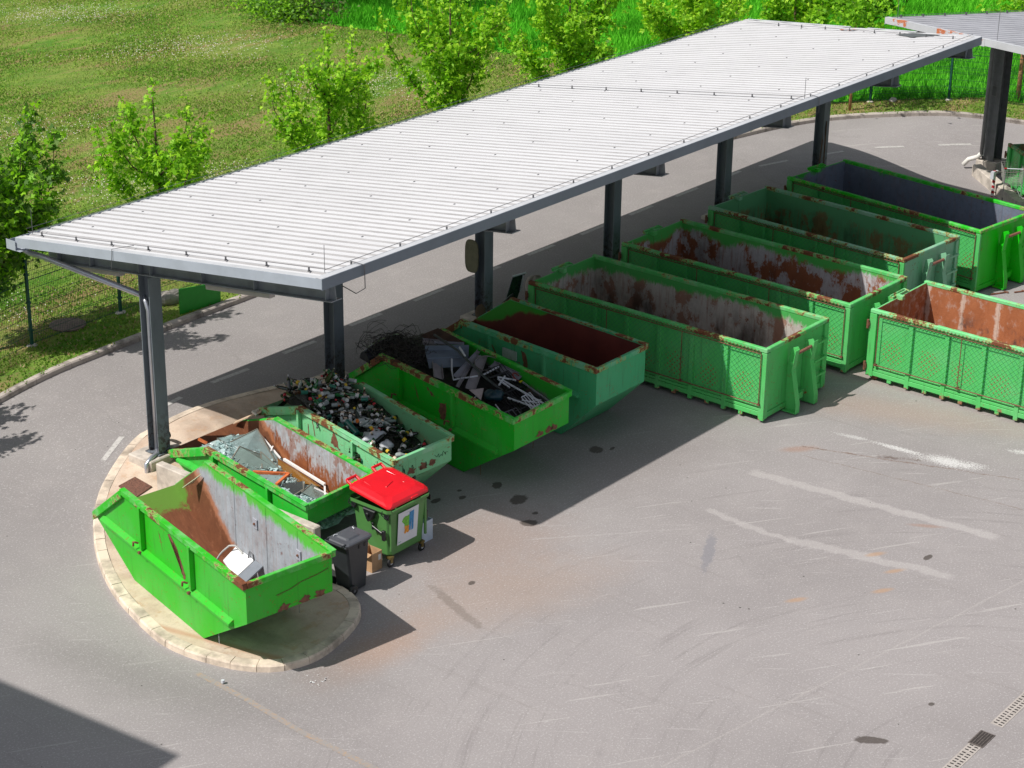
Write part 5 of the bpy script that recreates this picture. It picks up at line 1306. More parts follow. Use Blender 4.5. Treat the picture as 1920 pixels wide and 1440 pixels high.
tubes('chrome_rod', [H4(.70, 3.0, .24), H4(.64, 2.7, .18)], .022, m_wht, 'short white rod end on the long dark pole', 'rod')
tubes('bent_tube', [H4(.53, 2.92, .10), H4(.38, 2.62, .04), H4(.27, 2.35, .0), H4(.55, 2.10, .04)], .018, m_wht, 'bent white tube standing up in the middle of the scrap skip', 'tube')
tubes('white_tube', [H4(.60, 2.06, .04), H4(.86, 2.02, .10)], .02, m_wht, 'straight white tube propped in front of the steel hoop', 'tube')
mb = MB(); c = H4(.80, 2.28, .08); mb.tube([c + Vector((.26 * math.cos(a), .26 * math.sin(a), .06 * math.sin(a + .6))) for a in np.linspace(0, 5.6, 28)], .012, 6); solo('steel_hoop', mb, plain('hoop_steel', (.16, .155, .14), .4, .3), 'round steel hoop on the right side of the scrap skip', 'hoop')
mb = MB(); c = H4(.90, 1.50, .14); mb.tube([c + Vector((.07 * math.cos(a), .09 * math.sin(a), .06 * math.sin(a))) for a in np.linspace(0, 4.4, 14)], .014, 6); solo('hose_end', mb, plain('dark_red_hose', (.20, .02, .015), .4), 'dark red curled hose end near the right wall of the scrap skip', 'hose')
mb = MB(); p = H4(.88, 1.36, .10); mb.box(p.x, p.x + .09, p.y, p.y + .035, p.z, p.z + .02); solo('yellow_tag', mb, plain('yellow_tag_plastic', (.75, .6, .02), .5), 'small yellow tag beside the dark red hose end', 'tag')
def rack(c0, e1, e2, n, r, mat, label, cross=3):
    mb = MB()
    for k in range(n + 1): f = k / n; mb.tube([c0 + e1 * f, c0 + e1 * f + e2], r, 5)
    for k in range(cross): f = k / (cross - 1); mb.tube([c0 + e2 * f, c0 + e2 * f + e1], r * 1.3, 5)
    return solo('wire_rack', mb, mat, label, 'rack', 'racks and frames in the scrap skip')
def rk3(p, q, r_, *a): rack(H4(*p), H4(*q) - H4(*p), H4(*r_) - H4(*p), *a)
rk3((.44, .72, .03), (.76, .62, .05), (.60, 1.9, .06), 9, .009, m_blk, 'large black rack with long rods at the near end of the scrap skip')
rk3((.58, 1.6, .08), (.84, 1.5, .12), (.66, 2.1, .10), 6, .008, m_blk, 'small black grid rack by the white tube in the scrap skip')
rk3((.14, .35, .0), (.40, .30, .0), (.25, .85, .03), 4, .012, plain('grey_rod', (.12, .12, .14), .4), 'grey frame in the near left corner of the scrap skip', 2)
rk3((.60, .50, .06), (.76, .52, .06), (.68, .95, .10), 4, .013, m_wht, 'white ladder-like frame near the near right corner of the scrap skip', 2)
for k, (a, b, lb_) in enumerate((((.72, 1.65, .10), (.80, .42, .06), 'long white bar running to the near right corner of the scrap skip'), ((.92, 1.35, .10), (.93, .35, -.02), 'grey bar along the right wall at the near end of the scrap skip'), ((.55, 1.15, .08), (.66, .50, .06), 'white bar between the teal seat and the white frame'), ((.70, 1.75, .12), (.86, 1.45, .12), 'short white bar behind the yellow tag'), ((.62, 1.55, .10), (.78, 1.66, .14), 'short white bent bar in the middle right of the scrap skip'), ((.70, 1.36, .10), (.68, 1.70, .12), 'white cross bar near the short white bars'))):
    stick([H4(*a), H4(*b)], .028, .028, m_wht if k != 1 else plain('grey_tube_bar', (.25, .25, .27), .4), 'metal_bar', lb_, 'bar', 'white bars in the scrap skip')
for k in range(26):
    u, t = r4.uniform(.30, .92), r4.uniform(.15, 1.9); a = H4(u, t, r4.uniform(-.04, .10)); d = Vector((r4.uniform(-.35, .35), r4.uniform(-.5, .5), r4.uniform(-.08, .08)))
    e_ = a + d; u2 = W(.94, t, 0).x - .02
    if e_.x > u2: e_.x = u2
    mb = MB(); mb.tube([a, e_], r4.uniform(.008, .014), 5); solo('steel_rod', mb, m_blk if k % 4 else m_wht, 'thin white rod among the scrap in the near half of the skip' if k % 4 == 0 else 'thin black rod among the scrap in the near half of the skip', 'rod', 'loose rods in the scrap skip')

# ------------------------------------------------------------------ large green bin with the red lid
b1 = thing('wheeled_container', 'large green four-wheeled bin with a bright red lid and a clothes poster', 'bin', (.60, -5.72, 0))
g_bin = plain('green_bin_plastic', (.085, .24, .065), .38, var=.10, nsc=2, dirt=.08, bump=.05); g_lid = plain('red_lid_plastic', (.72, .012, .022), .30, var=.10, nsc=2, bump=.05); k_pl = plain('black_plastic', (.012, .013, .015), .4, var=.2)
X0, X1, Y0, Y1 = -.555, .555, -.50, .50
mb = MB()
def ring(x0, x1, y0, y1, z, c=.07):
    return [(x0 + c, y0, z), (x1 - c, y0, z), (x1, y0 + c, z), (x1, y1 - c, z), (x1 - c, y1, z), (x0 + c, y1, z), (x0, y1 - c, z), (x0, y0 + c, z)]
rings = [ring(X0 + .12, X1 - .12, Y0 + .12, Y1 - .12, .20), ring(X0 + .09, X1 - .09, Y0 + .09, Y1 - .09, .24), ring(X0 + .03, X1 - .03, Y0 + .035, Y1 - .03, 1.10), ring(X0 - .015, X1 + .015, Y0 - .01, Y1 + .01, 1.12), ring(X0 - .015, X1 + .015, Y0 - .01, Y1 + .01, 1.20)]
vs = sum(rings, []); mb.add(vs, [(k * 8 + i, k * 8 + (i + 1) % 8, (k + 1) * 8 + (i + 1) % 8, (k + 1) * 8 + i) for k in range(4) for i in range(8)] + [tuple(range(7, -1, -1))])
build('body', mb, g_bin, b1, bevel=.012)
mb = MB()
for s_ in (-1, 1):
    x = s_ * .44; mb.box(min(x, x + s_ * .05), max(x, x + s_ * .05), Y0 + .03, Y0 + .075, .35, 1.1)
mb.box(X0 + .06, X1 - .06, Y0 - .03, Y0 - .005, 1.165, 1.195)
build('front_rib', mb, g_bin, b1, bevel=.01)
# red lid: raised, sloping to the front
mb = MB(); zz = lambda y: 1.215 + (y - Y0) * .14
def lring(x0, x1, y0, y1, dz, c=.05): return [(x, y, zz(y) + dz) for x, y, _ in ring(x0, x1, y0, y1, 0, c)]
rings = [lring(X0 + .0, X1 - .0, Y0 + .01, Y1 + .02, -.02), lring(X0 + .0, X1 - .0, Y0 + .01, Y1 + .02, .03), lring(X0 + .03, X1 - .03, Y0 + .04, Y1, .075, .10), lring(X0 + .12, X1 - .12, Y0 + .16, Y1 - .06, .115, .12)]
vs = sum(rings, []); mb.add(vs, [(k * 8 + i, k * 8 + (i + 1) % 8, (k + 1) * 8 + (i + 1) % 8, (k + 1) * 8 + i) for k in range(3) for i in range(8)] + [tuple(range(7, -1, -1)), tuple(range(24, 32))])
lid = build('lid', mb, g_lid, b1, bevel=.015)
for s_ in (-1, 1):
    mb = MB(); x = s_ * .34; y = Y1 + .01; z = zz(Y1) + .02
    mb.bar((x - .12, y, z), (x - .12, y + .12, z + .06), .045, .06); mb.bar((x + .12, y, z), (x + .12, y + .12, z + .06), .045, .06); mb.bar((x - .14, y + .12, z + .07), (x + .14, y + .12, z + .07), .045, .05)
    build('lid_handle', mb, g_lid, lid, bevel=.012)
mb = MB(); mb.bar((-.15, -.05, zz(-.05) + .122), (.10, .02, zz(.02) + .122), .018, .014); mb.bar((.24, -.12, zz(-.12) + .115), (.33, -.10, zz(-.10) + .11), .03, .012); mb.bar((-.35, -.28, zz(-.28) + .10), (-.28, -.27, zz(-.27) + .10), .03, .012)
mb.box(.04, .22, Y0 - .005, Y0 + .06, zz(Y0) + .0, zz(Y0) + .05); mb.bar((-.36, -.30, zz(-.30) + .088), (-.30, .34, zz(.34) + .112), .03, .02); mb.bar((.36, -.30, zz(-.30) + .088), (.30, .34, zz(.34) + .112), .03, .02); mb.bar((-.34, -.36, zz(-.36) + .078), (.34, -.36, zz(-.36) + .078), .025, .02); build('lid_ridge', mb, g_lid, lid, bevel=.005)
# black lifting trunnions and side handles (left and right)
for s_ in (-1, 1):
    xs_ = X0 if s_ < 0 else X1
    mb = MB(); P = [(0.15, 1.11), (-.17, 1.11), (-.13, 1.02), (-.09, .93), (-.03, .88), (0.02, .85), (.06, .90), (.10, .98)]
    mb.plate([(xs_ + s_ * .035 - .01, y - .02, z) for y, z in P], .09 if s_ > 0 else -.09, (1, 0, 0)) if s_ > 0 else mb.plate([(xs_ - .05, y - .02, z) for y, z in P], .09, (1, 0, 0)); mb.tube([(xs_ - .01, -.02, 1.02), (xs_ + s_ * .09, -.02, 1.02)], .035, 10)
    build('trunnion', mb, k_pl, b1, bevel=.015)
    mb = MB(); xx = xs_ + s_ * -.015
    mb.box(min(xx, xx + s_ * .045), max(xx, xx + s_ * .045), -.12, -.08, .72, .86); mb.bar((xx + s_ * .05, -.10, .80), (xx + s_ * .05, -.34, .72), .03, .05); mb.box(min(xx, xx + s_ * .055), max(xx, xx + s_ * .055), -.40, -.33, .58, .78)
    build('side_handle', mb, k_pl, b1, bevel=.008)
    for yy in (-.40, .40):
        mb = MB(); xx = xs_ + s_ * .005; mb.tube([(xx, yy + .06, 1.17), (xx + s_ * .035, yy + .07, 1.10), (xx + s_ * .035, yy - .07, 1.05), (xx, yy - .08, 1.10)], .010, 5); mb.box(min(xx, xx + s_ * .012), max(xx, xx + s_ * .012), yy - .09, yy + .02, 1.02, 1.12)
        build('lock_bracket', mb, k_pl, b1)
for (wx, wy) in ((-.42, -.36), (.42, -.36), (-.42, .36), (.42, .36)):
    mb = MB(); mb.tube([(wx, wy - .022 - .03, .085), (wx, wy + .022 - .03, .085)], .085, 16); wh = build('wheel', mb, k_pl, b1, bevel=.01)
    mb = MB(); mb.tube([(wx, wy - .056, .085), (wx, wy - .050, .085)], .035, 10); build('wheel_hub', mb, m_wht, wh)
    mb = MB(); mb.box(wx - .03, wx + .03, wy - .065, wy - .055, .08, .19); mb.box(wx - .03, wx + .03, wy - .005, wy + .0, .08, .19); mb.box(wx - .05, wx + .05, wy - .07, wy + .04, .17, .21)
    build('castor_fork', mb, plain('brass_fork', (.20, .15, .05), .4, .5), wh)
# poster with green shirt, blue trousers and an orange toy, on the front
pf = lambda x, z, d=0.0: (x, Y0 + .072 - (z - .24) * .064 - .002 - d, z)
def flat(pts, d, mat, nm, par):
    mb = MB(); mb.plate([pf(x, z, d) for x, z in pts], .0015, (0, -1, 0)); return build(nm, mb, mat, par)
ps = flat([(-.30, .40), (.23, .40), (.25, 1.05), (-.30, 1.05)], .004, plain('poster_paper', (.66, .68, .73), .5, var=.04), 'poster', b1)
flat([(-.20, .86), (-.16, .92), (-.10, .94), (-.06, .925), (-.02, .94), (.03, .92), (.03, .80), (.01, .66), (-.11, .66), (-.13, .78), (-.17, .82)], .0065, plain('poster_green', (.14, .46, .04), .5, var=.3, nsc=20), 'printed_shirt', ps)
flat([(.00, .98), (.12, .99), (.12, .60), (.07, .59), (.06, .84), (.045, .60), (.00, .60)], .008, plain('poster_blue', (.03, .22, .48), .5, var=.3, nsc=20), 'printed_trousers', ps)
mo = plain('poster_orange', (.72, .28, .02), .5, var=.3, nsc=25)
flat([(-.13, .71), (-.10, .74), (-.05, .72), (-.02, .73), (.0, .70), (-.01, .66), (.01, .60), (-.03, .57), (-.06, .60), (-.10, .57), (-.13, .60), (-.11, .66)], .0095, mo, 'printed_toy', ps)
flat([(-.28, .445), (-.20, .445), (-.20, .455), (-.28, .455)], .0065, plain('poster_small_green', (.10, .45, .25), .5), 'small_print', ps)
flat([(-.08, 1.00), (.05, 1.00), (.05, 1.004), (-.08, 1.004)], .0065, plain('poster_small_grey', (.30, .32, .34), .5), 'small_print', ps)

# ------------------------------------------------------------------ black two-wheeled bin
b2 = thing('wheelie_bin', 'small black two-wheeled bin with a grey-black lid, beside the red-lidded bin', 'bin', (-.85, -6.08, 0), R(-1))
k_bin = plain('charcoal_plastic', (.032, .036, .042), .45, var=.12, nsc=3); k_lid = plain('charcoal_lid', (.085, .09, .105), .36, var=.12, nsc=3, dirt=.05)
mb = MB(); rings = [ring(-.17, .22, -.19, .19, .03, .03), ring(-.20, .24, -.20, .20, .30, .03), ring(-.30, .26, -.235, .235, .93, .03), ring(-.33, .30, -.25, .25, .95, .03), ring(-.33, .30, -.25, .25, .99, .03)]
vs = sum(rings, []); mb.add(vs, [(k * 8 + i, k * 8 + (i + 1) % 8, (k + 1) * 8 + (i + 1) % 8, (k + 1) * 8 + i) for k in range(4) for i in range(8)] + [tuple(range(7, -1, -1))]); build('body', mb, k_bin, b2, bevel=.008)
mb = MB(); rings = [ring(-.33, .34, -.265, .265, .985, .05), ring(-.33, .34, -.265, .265, 1.01, .05), ring(-.31, .31, -.235, .235, 1.03, .06), ring(-.20, .14, -.15, .15, 1.035, .03), ring(-.17, .11, -.12, .12, 1.065, .03)]
vs = sum(rings, []); mb.add(vs, [(k * 8 + i, k * 8 + (i + 1) % 8, (k + 1) * 8 + (i + 1) % 8, (k + 1) * 8 + i) for k in range(4) for i in range(8)] + [tuple(range(32, 40))]); ld = build('lid', mb, k_lid, b2, bevel=.006)
mb = MB(); mb.tube([(-.30, -.20, 1.03), (-.40, -.20, 1.02), (-.40, .20, 1.02), (-.30, .20, 1.03)], .016, 8); mb.tube([(-.34, -.26, .98), (-.34, .26, .98)], .02, 8); build('handle', mb, k_bin, b2)
mb = MB(); mb.tube([(.26, .14, 1.035), (.22, .10, 1.05), (.24, .16, 1.05), (.29, .18, 1.04)], .009, 6); mb.tube([(-.22, .18, 1.04), (-.18, .19, 1.05), (-.12, .17, 1.04)], .009, 6); build('lid_clip', mb, m_wht, ld)
for yy in (-.26, .26):
    mb = MB(); mb.tube([(-.19, yy - .025, .10), (-.19, yy + .025, .10)], .10, 18); wh = build('wheel', mb, k_pl, b2, bevel=.012)
    mb = MB(); mb.lathe([(.03, 0), (.03, .01)], 8); mb.v = [(-.19 + v[0], yy + (-.027 - v[2] if yy < 0 else .027 + v[2]), .10 + v[1]) for v in mb.v]; build('wheel_hub', mb, plain('wheel_grey', (.12, .12, .13), .5), wh)
mb = MB(); mb.box(-.02, .02, -.246, -.236, .86, .93); mb.box(.12, .16, -.246, -.236, .86, .93); build('vent_slot', mb, k_pl, b2)
# cardboard box between the bins, white box behind the big bin
cb = plain('cardboard', (.46, .28, .15), .85, var=.15, nsc=4)
mb = MB(); bx0 = Vector((-.22, -6.02, 0))
def openbox(mb, o, w, d, h, th=.008, flap=.12):
    mb.box(o.x, o.x + w, o.y, o.y + th, 0, h); mb.box(o.x, o.x + w, o.y + d - th, o.y + d, 0, h); mb.box(o.x, o.x + th, o.y + th, o.y + d - th, 0, h); mb.box(o.x + w - th, o.x + w, o.y + th, o.y + d - th, 0, h); mb.box(o.x + th, o.x + w - th, o.y + th, o.y + d - th, 0, .01)
openbox(mb, bx0, .27, .30, .37); o = solo('cardboard_box', mb, cb, 'open brown cardboard box on the ground between the black bin and the green bin', 'box')
mb = MB(); mb.plate([(bx0.x + .0, bx0.y + .30, .37), (bx0.x + .27, bx0.y + .30, .37), (bx0.x + .25, bx0.y + .36, .46), (bx0.x + .02, bx0.y + .36, .46)], .004); mb.shift(o.location); build('flap', mb, cb, o)
mb = MB(); mb.plate([(bx0.x - .0, bx0.y, .37), (bx0.x + .0, bx0.y + .3, .37), (bx0.x - .08, bx0.y + .28, .33), (bx0.x - .08, bx0.y + .02, .33)], .004); mb.shift(o.location); build('flap', mb, cb, o)
mb = MB(); mb.box(bx0.x + .17, bx0.x + .24, bx0.y - .003, bx0.y - .001, .20, .31); mb.shift(o.location); build('paper_label', mb, lab['white'], o)
wb = at(1203 / 1 if False else 806, 1006, 0)
mb = MB(); q = Vector((1.22, -5.95, 0)); openbox(mb, q, .30, .34, .42); solo('white_box', mb, plain('pale_blue_card', (.55, .62, .72), .7, var=.08), 'open pale blue-white box behind the right side of the red-lidded bin', 'box')

# ------------------------------------------------------------------ covers on the ground
mb = MB(); P = [atg(222, 912, .13), atg(255, 933, .13), atg(285, 913, .13), atg(253, 895, .13)]; mb.plate(P, .015, (0, 0, 1)); 
solo('square_manhole_cover', mb, plain('rusty_cover', (.17, .075, .05), .8, var=.5, nsc=30, bump=1, dirt=.3), 'rusty square cover in the island pavement beside the first footing', 'manhole cover')
rc = atg(127, 610, .13); mb = MB(); mb.lathe([(.42, 0), (.42, .03), (.36, .035), (.05, .035)], 28); mb.v = [(v[0] + rc.x, v[1] + rc.y, v[2] + rc.z) for v in mb.v]
solo('round_manhole_cover', mb, plain('brown_round_cover', (.17, .12, .10), .85, var=.4, nsc=20, bump=.8, dirt=.3), 'round brown cover in the grass behind the wire fence', 'manhole cover')
def rock(name, c, s, seed, label, mat):
    mb = MB(); blob(mb, (0, 0, 0), s[0], s[1], s[2], seed, 8); mb.v = [(v[0] + c.x, v[1] + c.y, v[2] + c.z + s[2] * .4) for v in mb.v]; return solo(name, mb, mat, label, 'rock', smooth=False)
rk = plain('pale_rock', (.36, .33, .30), .9, var=.3, nsc=4, bump=.6)
rock('boulder', atg(318, 566, .12), (.38, .22, .2), 2, 'pale boulder on the grass behind the green board', rk)
rock('stone', atg(1674, 190, .12), (.16, .12, .09), 5, 'white stone at the foot of the fence on the right', rk)
gb0, gb1 = Vector((5.46, 5.30, .50)), Vector((6.66, 5.22, .50))
mb = MB(); mb.plate([gb0, gb1, gb1 + Vector((0, 0, .52)), gb0.lerp(gb1, .62) + Vector((0, 0, .58)), gb0 + Vector((0, 0, .66))], .03)
solo('green_board', mb, plain('flat_green_paint', (.012, .30, .02), .5, var=.08), 'plain green board standing on the verge at the kerb', 'board')
# drain inlet in the kerb
mb = MB(); p = atg(408, 583, 0); mb.lathe([(.10, 0), (.10, .02)], 14); mb.v = [(p.x + v[0], p.y + .02 + v[2] - .012, p.z + .075 + v[1] * .6) for v in mb.v]
solo('kerb_inlet', mb, plain('inlet_dark', (.01, .009, .008), .9), 'dark round drain inlet in the outer kerb', 'drain')
# drain channel in the yard
dA, dB = Vector((.45, -17.02, 0)), Vector((6.2, -16.95, 0)); m_dr = plain('drain_concrete', (.40, .36, .33), .9, var=.15, nsc=6, bump=.3); m_hole = plain('drain_slot', (.012, .01, .01), .9)
dr = thing('drain_channel', 'slotted drain channel across the yard with a cast grate, bottom right of the photo', 'drain', dA); ang = math.atan2(dB.y - dA.y, dB.x - dA.x); dr.rotation_euler = (0, 0, ang)
LL = (dB - dA).length; mb = MB(); hb = MB(); w_ = .105
k = 0; x = 0
while x < LL:
    if not (1.25 < x < 1.72):
        mb.box(x + .004, min(x + .496, LL) if not (x < 1.25 < x + .5) else 1.25, -w_, w_, -.02, .006)
        for j in range(6):
            xx = x + .045 + j * .08
            if 1.22 < xx < 1.74: continue
            for s_ in (-1, 1): hb.box(xx - .013 + (.02 if s_ > 0 else 0), xx + .013 + (.02 if s_ > 0 else 0), min(s_ * .015, s_ * .075), max(s_ * .015, s_ * .075), .0062, .0085)
    x += .5
mb.box(0, LL, -.02, .02, -.06, -.02); build('channel', mb, m_dr, dr); build('slot', hb, m_hole, dr)['kind'] = 'stuff'
mb = MB(); mb.box(1.255, 1.715, -.125, .125, -.02, .010); gr = build('grate', mb, plain('cast_iron', (.12, .10, .09), .6, var=.3, nsc=20), dr)
mb = MB()
for i in range(14):
    for j in range(5): mb.box(1.285 + i * .0295, 1.285 + i * .0295 + .017, -.108 + j * .045, -.108 + j * .045 + .032, .0102, .0125)
build('grate_hole', mb, m_hole, gr)['kind'] = 'stuff'

# ------------------------------------------------------------------ junk near columns
P0 = Vector((11.35, .05, .38))
mb = MB(); mb.tube([(10.05, -.1, .52), (10.6, .0, .50), (11.2, .1, .62), (11.35, .12, .64)], .03, 8); solo('black_pipe', mb, k_pl, 'black pipe on the ground by the third canopy column', 'pipe')
mb = MB(); mb.plate([(11.25, .30, .40), (11.62, .22, .42), (11.95, .25, .98), (11.62, .36, .95)], .02); o = solo('black_screen', mb, plain('glossy_black', (.012, .014, .02), .15), 'leaning black panel with a white edge behind the first big container', 'panel')
mb = MB(); mb.bar((11.60, .33, .975), (11.97, .22, 1.0), .04, .03); mb.bar((11.85, .2, .97), (11.72, .2, .6), .04, .01); mb.shift(o.location); build('white_edge', mb, m_wht, o)
mb = MB(); blob(mb, (12.15, .1, .62), .25, .2, .28, 8, 8); solo('old_sack', mb, plain('old_pale_sack', (.36, .31, .27), .8, var=.2, nsc=5), 'pale sack beside the leaning black panel', 'sack', smooth=True)
mb = MB(); blob(mb, (9.95, -.05, .62), .13, .12, .2, 12, 7); solo('brown_sack', mb, plain('brown_sack_cloth', (.14, .10, .06), .9), 'brown sack stuffed in the foot of the third canopy column', 'sack', smooth=True)
mb = MB(); P = []; 
for k in range(20): a = 2 * math.pi * k / 20; P.append((9.93, .22 + .0 + .2 * (abs(math.cos(a)) ** .6) * (1 if math.cos(a) > 0 else -1), 1.95 + .40 * (abs(math.sin(a)) ** .6) * (1 if math.sin(a) > 0 else -1)))
mb.plate(P, .03, (1, 0, 0)); o = solo('oval_sign', mb, plain('drab_sign', (.17, .16, .10), .6, var=.2), 'drab rounded sign board fixed to the third canopy column', 'sign')
for k, (a, b) in enumerate((((24.45, -.35, .35), (25.05, -.1, 1.75)), ((24.75, -.35, .35), (25.1, -.15, 2.1)))):
    mb = MB(); mb.tube([a, b], .02, 6); solo('leaning_stick', mb, plain('brown_stick', (.10, .06, .04), .8), ('shorter' if k == 0 else 'longer') + ' brown stick leaning on the farthest column of the long canopy', 'stick', 'sticks leaning on the column')
mb = MB(); mb.tube([(-.15, .28, .62), (.52, .50, .52)], .0, 3) if False else mb.lathe([(.10, 0), (.11, .02), (.11, .05), (.02, .06)], 14); mb.xf(Matrix.Translation((.50, .30, .66)) @ Matrix.Rotation(R(75), 4, 'Y') @ Matrix.Scale(1.3, 4)); solo('rubber_disc', mb, plain('dark_rubber', (.03, .026, .022), .8), 'dark rubber disc standing behind the foot of the first column', 'disc')
mb = MB(); p = W(.02, 5.75, .55); mb.box(p.x - .15, p.x + .1, p.y - .1, p.y + .1, .42, .62); solo('red_crate', mb, plain('red_crate_plastic', (.40, .02, .03), .5), 'small red crate behind the back corner of the scrap skip', 'crate')
mb = MB(); p = S3.W(0, 4.66, .9); mb.tube([p + Vector((-.16, .02, -.02)), p + Vector((.02, .0, .02))], .035, 8); mb.tube([p + Vector((-.14, .05, .0)), p + Vector((-.16, -.1, -.03))], .035, 8); solo('white_pipe_end', mb, plain('pale_pipe', (.62, .56, .48), .5), 'pale pipe end at the back corner of the mint skip', 'pipe')
mb = MB(); mb.bar(S2.W(.90, 4.55, .60), S3.W(-.02, 4.5, .95), .14, .02); solo('plank', mb, plain('pale_wood', (.55, .40, .28), .7, var=.2), 'pale plank lying between the glass skip and the bottle skip', 'plank')
# striped post, chain, trolley and low wall on the right
pp = Vector((28.0, -4.07, 0)); rw = thing('striped_post', 'short red and white striped post beside the shopping trolley', 'post', pp)
mb = MB(); mb.tube([(0, 0, 0), (0, 0, .76)], .045, 12); stp = NT('red_white_stripes'); x, y, z = stp.sep(); sv = stp.math('FRACT', stp.math('ADD', stp.math('MULTIPLY', z, 6.4), stp.math('MULTIPLY', x, 4.0))); c = stp.mix(stp.math('GREATER_THAN', sv, .5), (.72, .70, .68), (.42, .015, .02)); build('post', mb, stp.pbr(c, .45), rw)
mb = MB(); mb.box(-.16, -.04, -.05, .05, .55, .76); mb.box(.05, .18, -.03, .03, .68, .74); build('bracket', mb, m_wht, rw)
mb = MB()
for z0_, sag in ((.74, .32), (.12, .30)):
    A, B = pp + Vector((.05, 0, z0_)), pp + Vector((1.1, -1.35, z0_ + .45)); P = [A.lerp(B, f) - Vector((0, 0, sag * 4 * f * (1 - f) * .6)) for f in np.linspace(0, 1, 14)]; mb.tube(P, .016, 5)
solo('barrier_rope', mb, plain('grey_rope', (.16, .15, .13), .7), 'two sagging grey ropes hanging from the striped post', 'rope')
lwA, lwB = at(1832, 308, .33), at(1915, 378, .33)
mb = MB(); mb.bar(lwA + Vector((0, 0, -.18)), lwB + Vector((0, 0, -.18)), .28, .38); solo('low_concrete_wall', mb, M['concrete'], 'low concrete wall at the foot of the column of the grey canopy', 'wall', bevel=.02)
mb = MB(); fx, fy = 30.3, -2.85; mb.box(fx - .34, fx + .34, fy - .34, fy + .34, -.05, .36); solo('concrete_footing', mb, M['concrete'], 'concrete footing under the column of the grey roofed canopy', 'footing', bevel=.02)
tr = thing('shopping_trolley', 'wire shopping trolley with a red and white handle, standing by the low wall', 'trolley', (28.15, -4.55, 0), R(-58)); m_cr = plain('dull_chrome', (.40, .38, .36), .4, .3, var=.2)
mb = MB(); bw0, bw1, bl0, bl1 = .24, .28, -.34, .48
for j in range(8):
    f = j / 7; z = .50 + .42 * f; wd = bw0 + (bw1 - bw0) * f; y0_, y1_2 = bl0 - .03 * f, bl1 + .08 * f; mb.tube([(-wd, y0_, z), (wd, y0_, z), (wd, y1_2, z), (-wd, y1_2, z), (-wd, y0_, z)], .005, 4)
for j in range(13):
    f = j / 12; y = bl0 + (bl1 - bl0) * f; y2 = bl0 - .03 + (bl1 + .08 - bl0 + .03) * f
    for s_ in (-1, 1): mb.tube([(s_ * bw0, y, .5), (s_ * bw1, y2, .92)], .004, 4)
    mb.tube([(-bw0, y, .5), (bw0, y, .5)], .004, 4)
for j in range(7):
    x = -bw0 + 2 * bw0 * j / 6
    for yy, y2 in ((bl0, bl0 - .03), (bl1, bl1 + .08)): mb.tube([(x, yy, .5), (x * bw1 / bw0, y2, .92)], .004, 4)
build('basket', mb, m_cr, tr)
mb = MB()
for s_ in (-1, 1): mb.tube([(s_ * .25, -.42, .98), (s_ * .25, -.34, .5), (s_ * .25, -.30, .14), (s_ * .22, .45, .14), (s_ * .22, .2, .48)], .013, 6)
mb.tube([(-.22, .45, .14), (.22, .45, .14)], .013, 6); build('frame', mb, plain('pale_chrome', (.50, .50, .52), .3, .5), tr)
mb = MB(); mb.tube([(-.27, -.42, 1.0), (.27, -.42, 1.0)], .018, 8); hd = build('handle', mb, m_wht, tr); mb = MB()
for s_ in (-1, 1): mb.tube([(s_ * .23, -.42, 1.0), (s_ * .30, -.42, 1.0)], .026, 8)
build('handle_end', mb, plain('red_plastic', (.35, .01, .015), .4), hd)
for (wx, wy) in ((-.25, -.3), (.25, -.3), (-.22, .43), (.22, .43)): mb = MB(); mb.tube([(wx - .015, wy, .06), (wx + .015, wy, .06)], .06, 12); build('wheel', mb, k_pl, tr)
for (a, b, lb_) in (((1858, 552), (1886, 548), 'nearer rusty rod lying on the yard behind the right-hand container'), ((1902, 548), (1919, 546), 'rusty rod lying on the yard at the right edge of the photo')):
    A, B = atg(*a, .02), atg(*b, .02); mb = MB(); mb.tube([A, B], .02, 6); mb.tube([B + Vector((0, .05, 0)), B + Vector((.02, -.06, 0))], .03, 6); solo('rusty_rod', mb, M['net_rust'], lb_, 'rod', 'rusty rods on the yard')
mb = MB(); c = atg(418, 1280, .02); mb.lathe([(.03, 0), (.03, .05)], 8); mb.v = [(v[0] + c.x, v[1] + c.y, v[2] + c.z) for v in mb.v]; solo('small_can', mb, m_wht, 'tiny white can on the asphalt by the orange line', 'can')
mb = MB(); shard_cloud(mb, lambda u, t, z: atg(575 + 35 * u, 1265 + 22 * t, .005 + max(0, z)), lambda u, t: 0, 16, 0, 1, 0, 1, .012, .03, r4, .01); tag(build('litter', mb, white), 'scatter of white crumbs on the asphalt beside the island', 'litter', kind='stuff')
# ------------------------------------------------------------------ wire fence
FW = 1.45
fk = resample([kp[i] + frame(kp, i)[1] * FW for i in range(len(kp))], .05)
fpts = [p for p in fk if p.x > -7 and p.y > -12]
